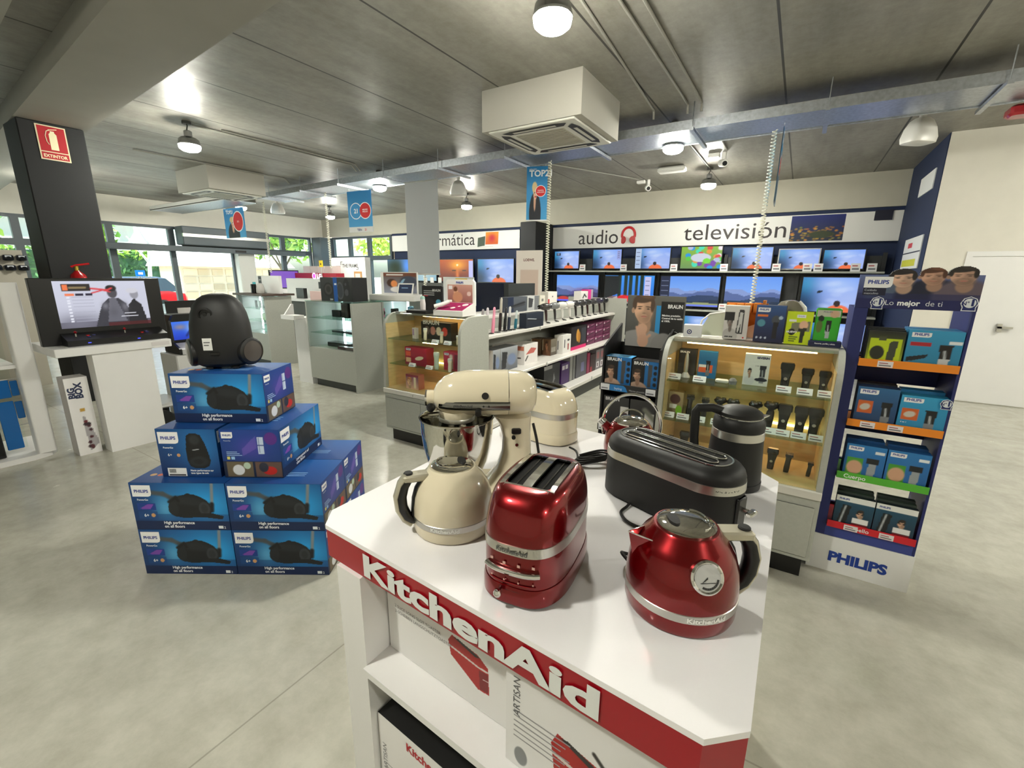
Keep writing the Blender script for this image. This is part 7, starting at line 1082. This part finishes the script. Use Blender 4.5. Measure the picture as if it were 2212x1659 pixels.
def s2(b, w, h, t):
    b.txt('audio', (0, 0, 0), (1, 0, 0), UZ, .70, .09, .46, (42, 34, 36), bold=.0, sx=1.0); b.txt('televisi\u00f3n', (0, 0, 0), (1, 0, 0), UZ, 3.14, .11, .45, (42, 34, 36), bold=.0, sx=1.12)
    k_ = MB(); cx = 1.93; k_.tube([(cx+.15*math.cos(a), -.004, .26+.17*math.sin(a)) for a in np.linspace(-.25, math.pi+.25, 20)], .028, (190, 30, 38), 'card', 8)
    for s_ in (-1, 1): k_.lathe([(.085, 0), (.08, .02), (.001, .024)], (176, 22, 30), 'card', 16, F=XF((cx+s_*.115, -.002, .16), s_*.5, math.radians(90)))
    k_.build('headphone_picture', t)
    pic = Pic(60, 40).grad((30, 40, 60), (16, 34, 110)); q = np.random.default_rng(8)
    for i in range(60): pic.rect(q.random(), .45+.12*q.random(), q.random()*.0+1 if False else min(1, .02+.02*q.random()+q.random()), .0, (0, 0, 0), 0)
    for i in range(90): x, y = q.random(), q.random()*.6; pic.ell(x, y, .03, .03, (int(150+90*q.random()), int(110+60*q.random()), 50), .5, al=.7)
    pic.ell(.6, .25, .25, .14, (50, 60, 36), .4); b.art(pic, (5.10, -.001, .03), (1, 0, 0), UZ, .84, .46); b.box((6.35, -.02, .35), (6.6, .0, .52), (22, 24, 44))
board(-5.40, 1.345, 2.25, 2.755, 'long white wall sign lettered audio and televisi\u00f3n', s2)
def scr(kind, seed=0):
    p = Pic(72, 42); q = np.random.default_rng(seed)
    if kind == 'wave':
        p.grad((150, 168, 236), (120, 160, 244)); p.glow(-.05, .45, .30, .6, (8, 60, 110), 1.0); p.glow(.0, .15, .28, .3, (6, 40, 70), .9); p.glow(.06, .8, .14, .3, (40, 160, 200), .6); p.glow(.75, .35, .4, .4, (170, 190, 240), .8); p.glow(.5, .8, .3, .2, (190, 214, 248), .6)
        for i in range(16): p.ell(.3+.7*q.random(), .1+.8*q.random(), .08, .06, (200, 216, 250), .8, al=.3)
        p.ell(.28, .58, .03, .035, (20, 30, 44), .3); p.line([(.26, .56), (.32, .6)], .02, (20, 30, 44)); p.ell(.60, .0, .19, .21, (236, 112, 66), .08); p.ell(.58, .25, .05, .09, (46, 32, 34), .1)
    elif kind == 'mountain':
        p.grad((150, 190, 246), (96, 150, 240)); x = p.X[0]; p.below(.56+.05*np.sin(x*9)+.02*np.sin(x*23+1), (132, 152, 206), .9); p.below(.46+.06*np.sin(x*7+2)+.015*np.sin(x*31), (84, 104, 158)); p.below(.30+.09*np.sin(x*5+4), (40, 62, 100)); p.below(.2+.04*np.sin(x*8), (30, 50, 76)); p.below(.12+.02*np.sin(x*11), (150, 160, 110)); p.rect(0, 0, 1, .05, (110, 130, 230))
        if seed == 1: p.glow(.7, .3, .3, .2, (110, 50, 110), .8); p.ell(.18, .1, .14, .09, (200, 60, 56), .3); p.rect(0, 0, .35, .06, (90, 100, 240))
        if seed == 3: p.ell(.25, .08, .16, .07, (190, 70, 70), .3); p.ell(.8, .08, .2, .06, (190, 200, 110), .3)
    elif kind == 'road':
        p.grad((40, 110, 220), (60, 150, 240)); p.rect(0, 0, 1, .25, (120, 96, 100)); p.poly([(0, 0), (.3, .3), (.45, .3), (.5, 0)], (190, 170, 170)); [p.rect(a, .2, a+.07, 1, (14, 44, 36)) for a in (.28, .4, .5, .62, .72)]; p.poly([(0, .15), (.3, .35), (.3, 1), (0, 1)], (20, 26, 30)); p.ell(.42, .2, .14, .1, (216, 20, 36), .2); p.ell(.62, .17, .2, .12, (236, 30, 44), .2)
    elif kind == 'toys':
        p.grad((110, 150, 90), (140, 190, 60)); [p.ell(q.random(), q.random(), .07, .1, c, .2) for c in [(236, 226, 230), (40, 150, 220), (220, 70, 60), (120, 70, 170), (230, 150, 60), (90, 200, 70), (70, 220, 180), (180, 190, 220)]*4]; p.ell(.5, .5, .25, .2, (206, 210, 226), .1); p.ell(.65, .35, .09, .12, (120, 220, 60), .1)
    elif kind == 'sunset':
        p.grad((96, 26, 20), (196, 84, 20)); p.glow(.55, .75, .25, .25, (255, 170, 40), 1); p.glow(.55, .3, .05, .25, (240, 130, 40), .8); p.ell(.55, .75, .03, .05, (255, 240, 180), .2); p.ell(.45, .5, .06, .03, (40, 16, 16), .3); p.ell(.75, .5, .06, .03, (40, 16, 16), .3); p.rect(.88, .1, 1, .95, (190, 190, 240))
    elif kind == 'tree': p.grad((60, 80, 60), (90, 140, 200)); p.glow(.3, .6, .4, .5, (36, 50, 26), 1); p.glow(.8, .7, .2, .4, (80, 150, 250), 1)
    elif kind == 'pale': p.grad((150, 190, 206), (110, 150, 180)); p.glow(.5, .4, .3, .3, (190, 210, 206), .7)
    return p
def tv(x0, z0, x1, z1, label, pic, grp, y=BY-.18, stand=True, bez=(16, 17, 19), menu=None):
    t = thing('television', label, 'television', (x0, y, z0), group=grp); w, h = x1-x0, z1-z0; b = MB(); b.box((-.02, 0, -.025), (w+.02, .05, h+.018), bez, 'gloss', bev=.004); b.box((w*.2, .05, h*.1), (w*.8, .09, h*.7), (20, 20, 22)); b.build('bezel', t)
    b = MB(); b.art(pic, (0, 0, 0), (1, 0, 0), UZ, w, h, .001, 'screen')
    if menu: b.rect((0, 0, 0), (1, 0, 0), UZ, *menu[:4], menu[4], .002, 'screen'); [b.rect((0, 0, 0), (1, 0, 0), UZ, menu[0]+.02, menu[1]+(menu[3]-menu[1])*q, menu[2]-.03, menu[1]+(menu[3]-menu[1])*q+.015, (110, 120, 150), .003, 'screen') for q in (.2, .4, .6, .8)]
    b.build('screen', t)
    if stand:
        b = MB()
        b.box((w*.2, -.06, -.049), (w*.8, .12, -.04), m='black'); b.box((w*.42, .01, -.041), (w*.58, .05, -.02), m='black'); b.build('stand', t)
    return t
wall = thing('wall_shelving', 'dark metal wall shelving carrying the rows of televisions', 'shelving unit', (0, 0, 0))
for z in (.93, 1.72): b = MB(); b.box((-5.36, BY-.36, z-.03), (1.2, BY+.1, z), m='greylam'); b.build('shelf', wall)
b = MB(); b.box((-5.36, BY-.36, .2), (1.2, BY+.1, .24), m='greylam'); b.build('shelf', wall)
b = MB(); b.box((-5.36, BY+.02, .24), (1.2, BY+.1, 2.0), (64, 66, 68)); b.build('back_panel', wall)
for x in (-5.38, -3.98, -2.7, -1.36, -.06, 1.2): b = MB(); b.box((x-.03, BY-.04, 0), (x+.03, BY+.015, 2.05), (40, 42, 44)); b.build('upright', wall)
wv = scr('wave', 2); GU = 'televisions on the upper wall shelf'; GM = 'large televisions on the middle wall row'
for x0, z0, x1, z1, l, pc, bz, mn in ((-5.22, 1.772, -4.58, 2.17, 'small television with wave picture and a lit curve, first on the upper shelf', wv, (16, 17, 19), (.05, .3, .16, .36, (30, 34, 60))), (-4.21, 1.772, -3.53, 2.19, 'small television with a surfer in orange, second on the upper shelf', wv, (16, 17, 19), (.58, .2, .67, .4, (150, 160, 220))), (-3.20, 1.772, -2.45, 2.20, 'television with a white side menu, third on the upper shelf', wv, (40, 42, 46), (.0, .0, .13, .42, (176, 196, 226))), (-2.22, 1.772, -1.43, 2.21, 'television showing a colourful toy scene on the upper shelf', scr('toys', 4), (16, 17, 19), None), (-1.23, 1.772, -.53, 2.17, 'television with a surfer in orange, partly behind the coiled cable', wv, (16, 17, 19), None), (-.41, 1.772, .23, 2.12, 'television with a silver frame on the upper shelf', wv, (176, 178, 182), None), (.30, 1.772, .9, 2.10, 'last television on the upper shelf, beside the blue wall', wv, (16, 17, 19), None)): tv(x0, z0, x1, z1, l, pc, GU, bez=bz, menu=mn)
for x0, z0, x1, z1, l, pc, mn in ((-5.14, .99, -4.05, 1.615, 'large television with purple mountains beside the back pillar', scr('mountain', 1), None), (-3.88, .99, -2.74, 1.615, 'large television showing a red car on an avenue of trees', scr('road'), (.93, .1, 1.07, .6, (196, 196, 236))), (-2.60, .99, -1.4, 1.61, 'large television with blue mountains and a dark side menu', scr('mountain', 2), (0, .1, .2, .62, (36, 44, 70))), (-1.29, .99, -.3, 1.615, 'large television with mountains, behind the orange counter display', scr('mountain', 3), None), (.04, .99, 1.04, 1.615, 'large television with a wave and swimmer beside the blue stand', wv, None)): tv(x0, z0, x1, z1, l, pc, GM, menu=mn)
for x0, z0, x1, z1, l in ((-2.07, .3, -1.4, .78, 'low television with a wave picture behind the portrait stand'), (.30, .3, 1.1, .78, 'low television with an orange swimmer, bottom row near the blue stand'), (-3.1, .3, -2.3, .78, 'low television with a wave picture, bottom row left')): tv(x0, z0, x1, z1, l, wv, 'televisions on the bottom wall row')
for i, (x, z) in enumerate(((-4.5, 1.721), (-3.5, 1.721), (-2.4, 1.721), (-1.42, 1.721), (-.5, 1.721), (.0, 1.721), (.17, 1.721), (.72, 1.721), (.95, 1.721), (-1.36, .931), (-.2, .931))):
    b = MB(); b.quad((0, 0, 0), (.14, 0, 0), (.14, .03, .14), (0, .03, .14), (224, 224, 226)); b.quad((0, .031, .14), (.14, .031, .14), (.14, .05, 0), (0, .05, 0), (206, 206, 208)); o = V3(0, -.001, 0); uy = V3(0, .03, .14)/math.hypot(.03, .14); b.rect(o, (1, 0, 0), uy, .02, .09, .1, .11, (170, 80, 80), 0); b.rect(o, (1, 0, 0), uy, .02, .03, .12, .06, (110, 112, 120), 0)
    tag(b.build('price_card', loc=(x, BY-.3, z)), 'white price card by '+('the first small television', 'the second small television', 'the television with the white menu', 'the toy scene television', 'the television behind the coiled cable', 'the silver framed television, left one', 'the silver framed television, right one', 'the last upper television, left one', 'the last upper television, right one', 'the blue mountain television', 'the mountain television behind the orange display')[i], 'price card', 'price cards on the wall shelves')
GI = 'televisions under the informatics sign'
for x0, z0, x1, z1, l, pc in ((-11.1, 1.45, -10.05, 2.03, 'television with a dark tree picture under the informatics sign', scr('tree')), (-9.98, 1.42, -9.1, 2.02, 'pale television half hidden behind the grey banner', scr('pale')), (-8.98, 1.42, -7.75, 2.01, 'television with an orange sunset under the informatics sign', scr('sunset')), (-7.58, 1.44, -6.42, 2.01, 'television with a wave picture nearest the back pillar', wv)): tv(x0, 1.411, x1, z1, l, pc, GI)
t = thing('low_cabinet', 'long low cabinet under the informatics televisions', 'cabinet', (-11.05, BY-.4, 0)); b = MB(); b.box((0, 0, 0), (4.65, .38, 1.36), m='greydark'); b.build('body', t)
carton('device_box', 'white box with a small device print below the sunset screen', 'box', (-8.35, BY-.38, 1.361), 0, (.36, .1, .16), (226, 226, 224), None, plain((220, 220, 218), (230, 230, 228), lambda p: (p.rect(.4, .1, .7, .5, (60, 60, 64)), p.ell(.85, .5, .1, .35, (40, 40, 44), .1))))
for i, x in enumerate((-9.4, -9.15, -8.85)): b = MB(); b.box((0, 0, 0), (.12, .02, .15), (230, 230, 230)); tag(b.build('price_card', loc=(x, BY-.39, 1.361)), ('leftmost', 'middle', 'rightmost')[i]+' white card below the pale and sunset screens', 'price card', 'cards under the informatics televisions')
# papers on the blue wall
for y0, y1, z0, z1, l, kind in ((8.55, 9.45, 2.8, 3.06, 'white notice high on the blue wall near the ceiling', 0), (8.45, 9.7, 1.75, 2.2, 'framed notice with red and yellow panels on the blue wall', 1)):
    t = thing('wall_notice', l, 'notice', (1.349, y1, z0)); b = MB(); ux = V3(0, -1, 0); w = y1-y0; h = z1-z0; b.box((-.012, -w, 0), (0, 0, h), (226, 228, 228))
    if kind: b.rect((-.012, 0, 0), ux, UZ, w*.25, h*.68, w*.5, h*.84, (200, 70, 80)); b.rect((-.012, 0, 0), ux, UZ, 0, h*.5, w, h*.54, (30, 36, 50)); b.rect((-.012, 0, 0), ux, UZ, w*.05, h*.08, w*.85, h*.3, (206, 206, 40))
    b.build('sheet', t)
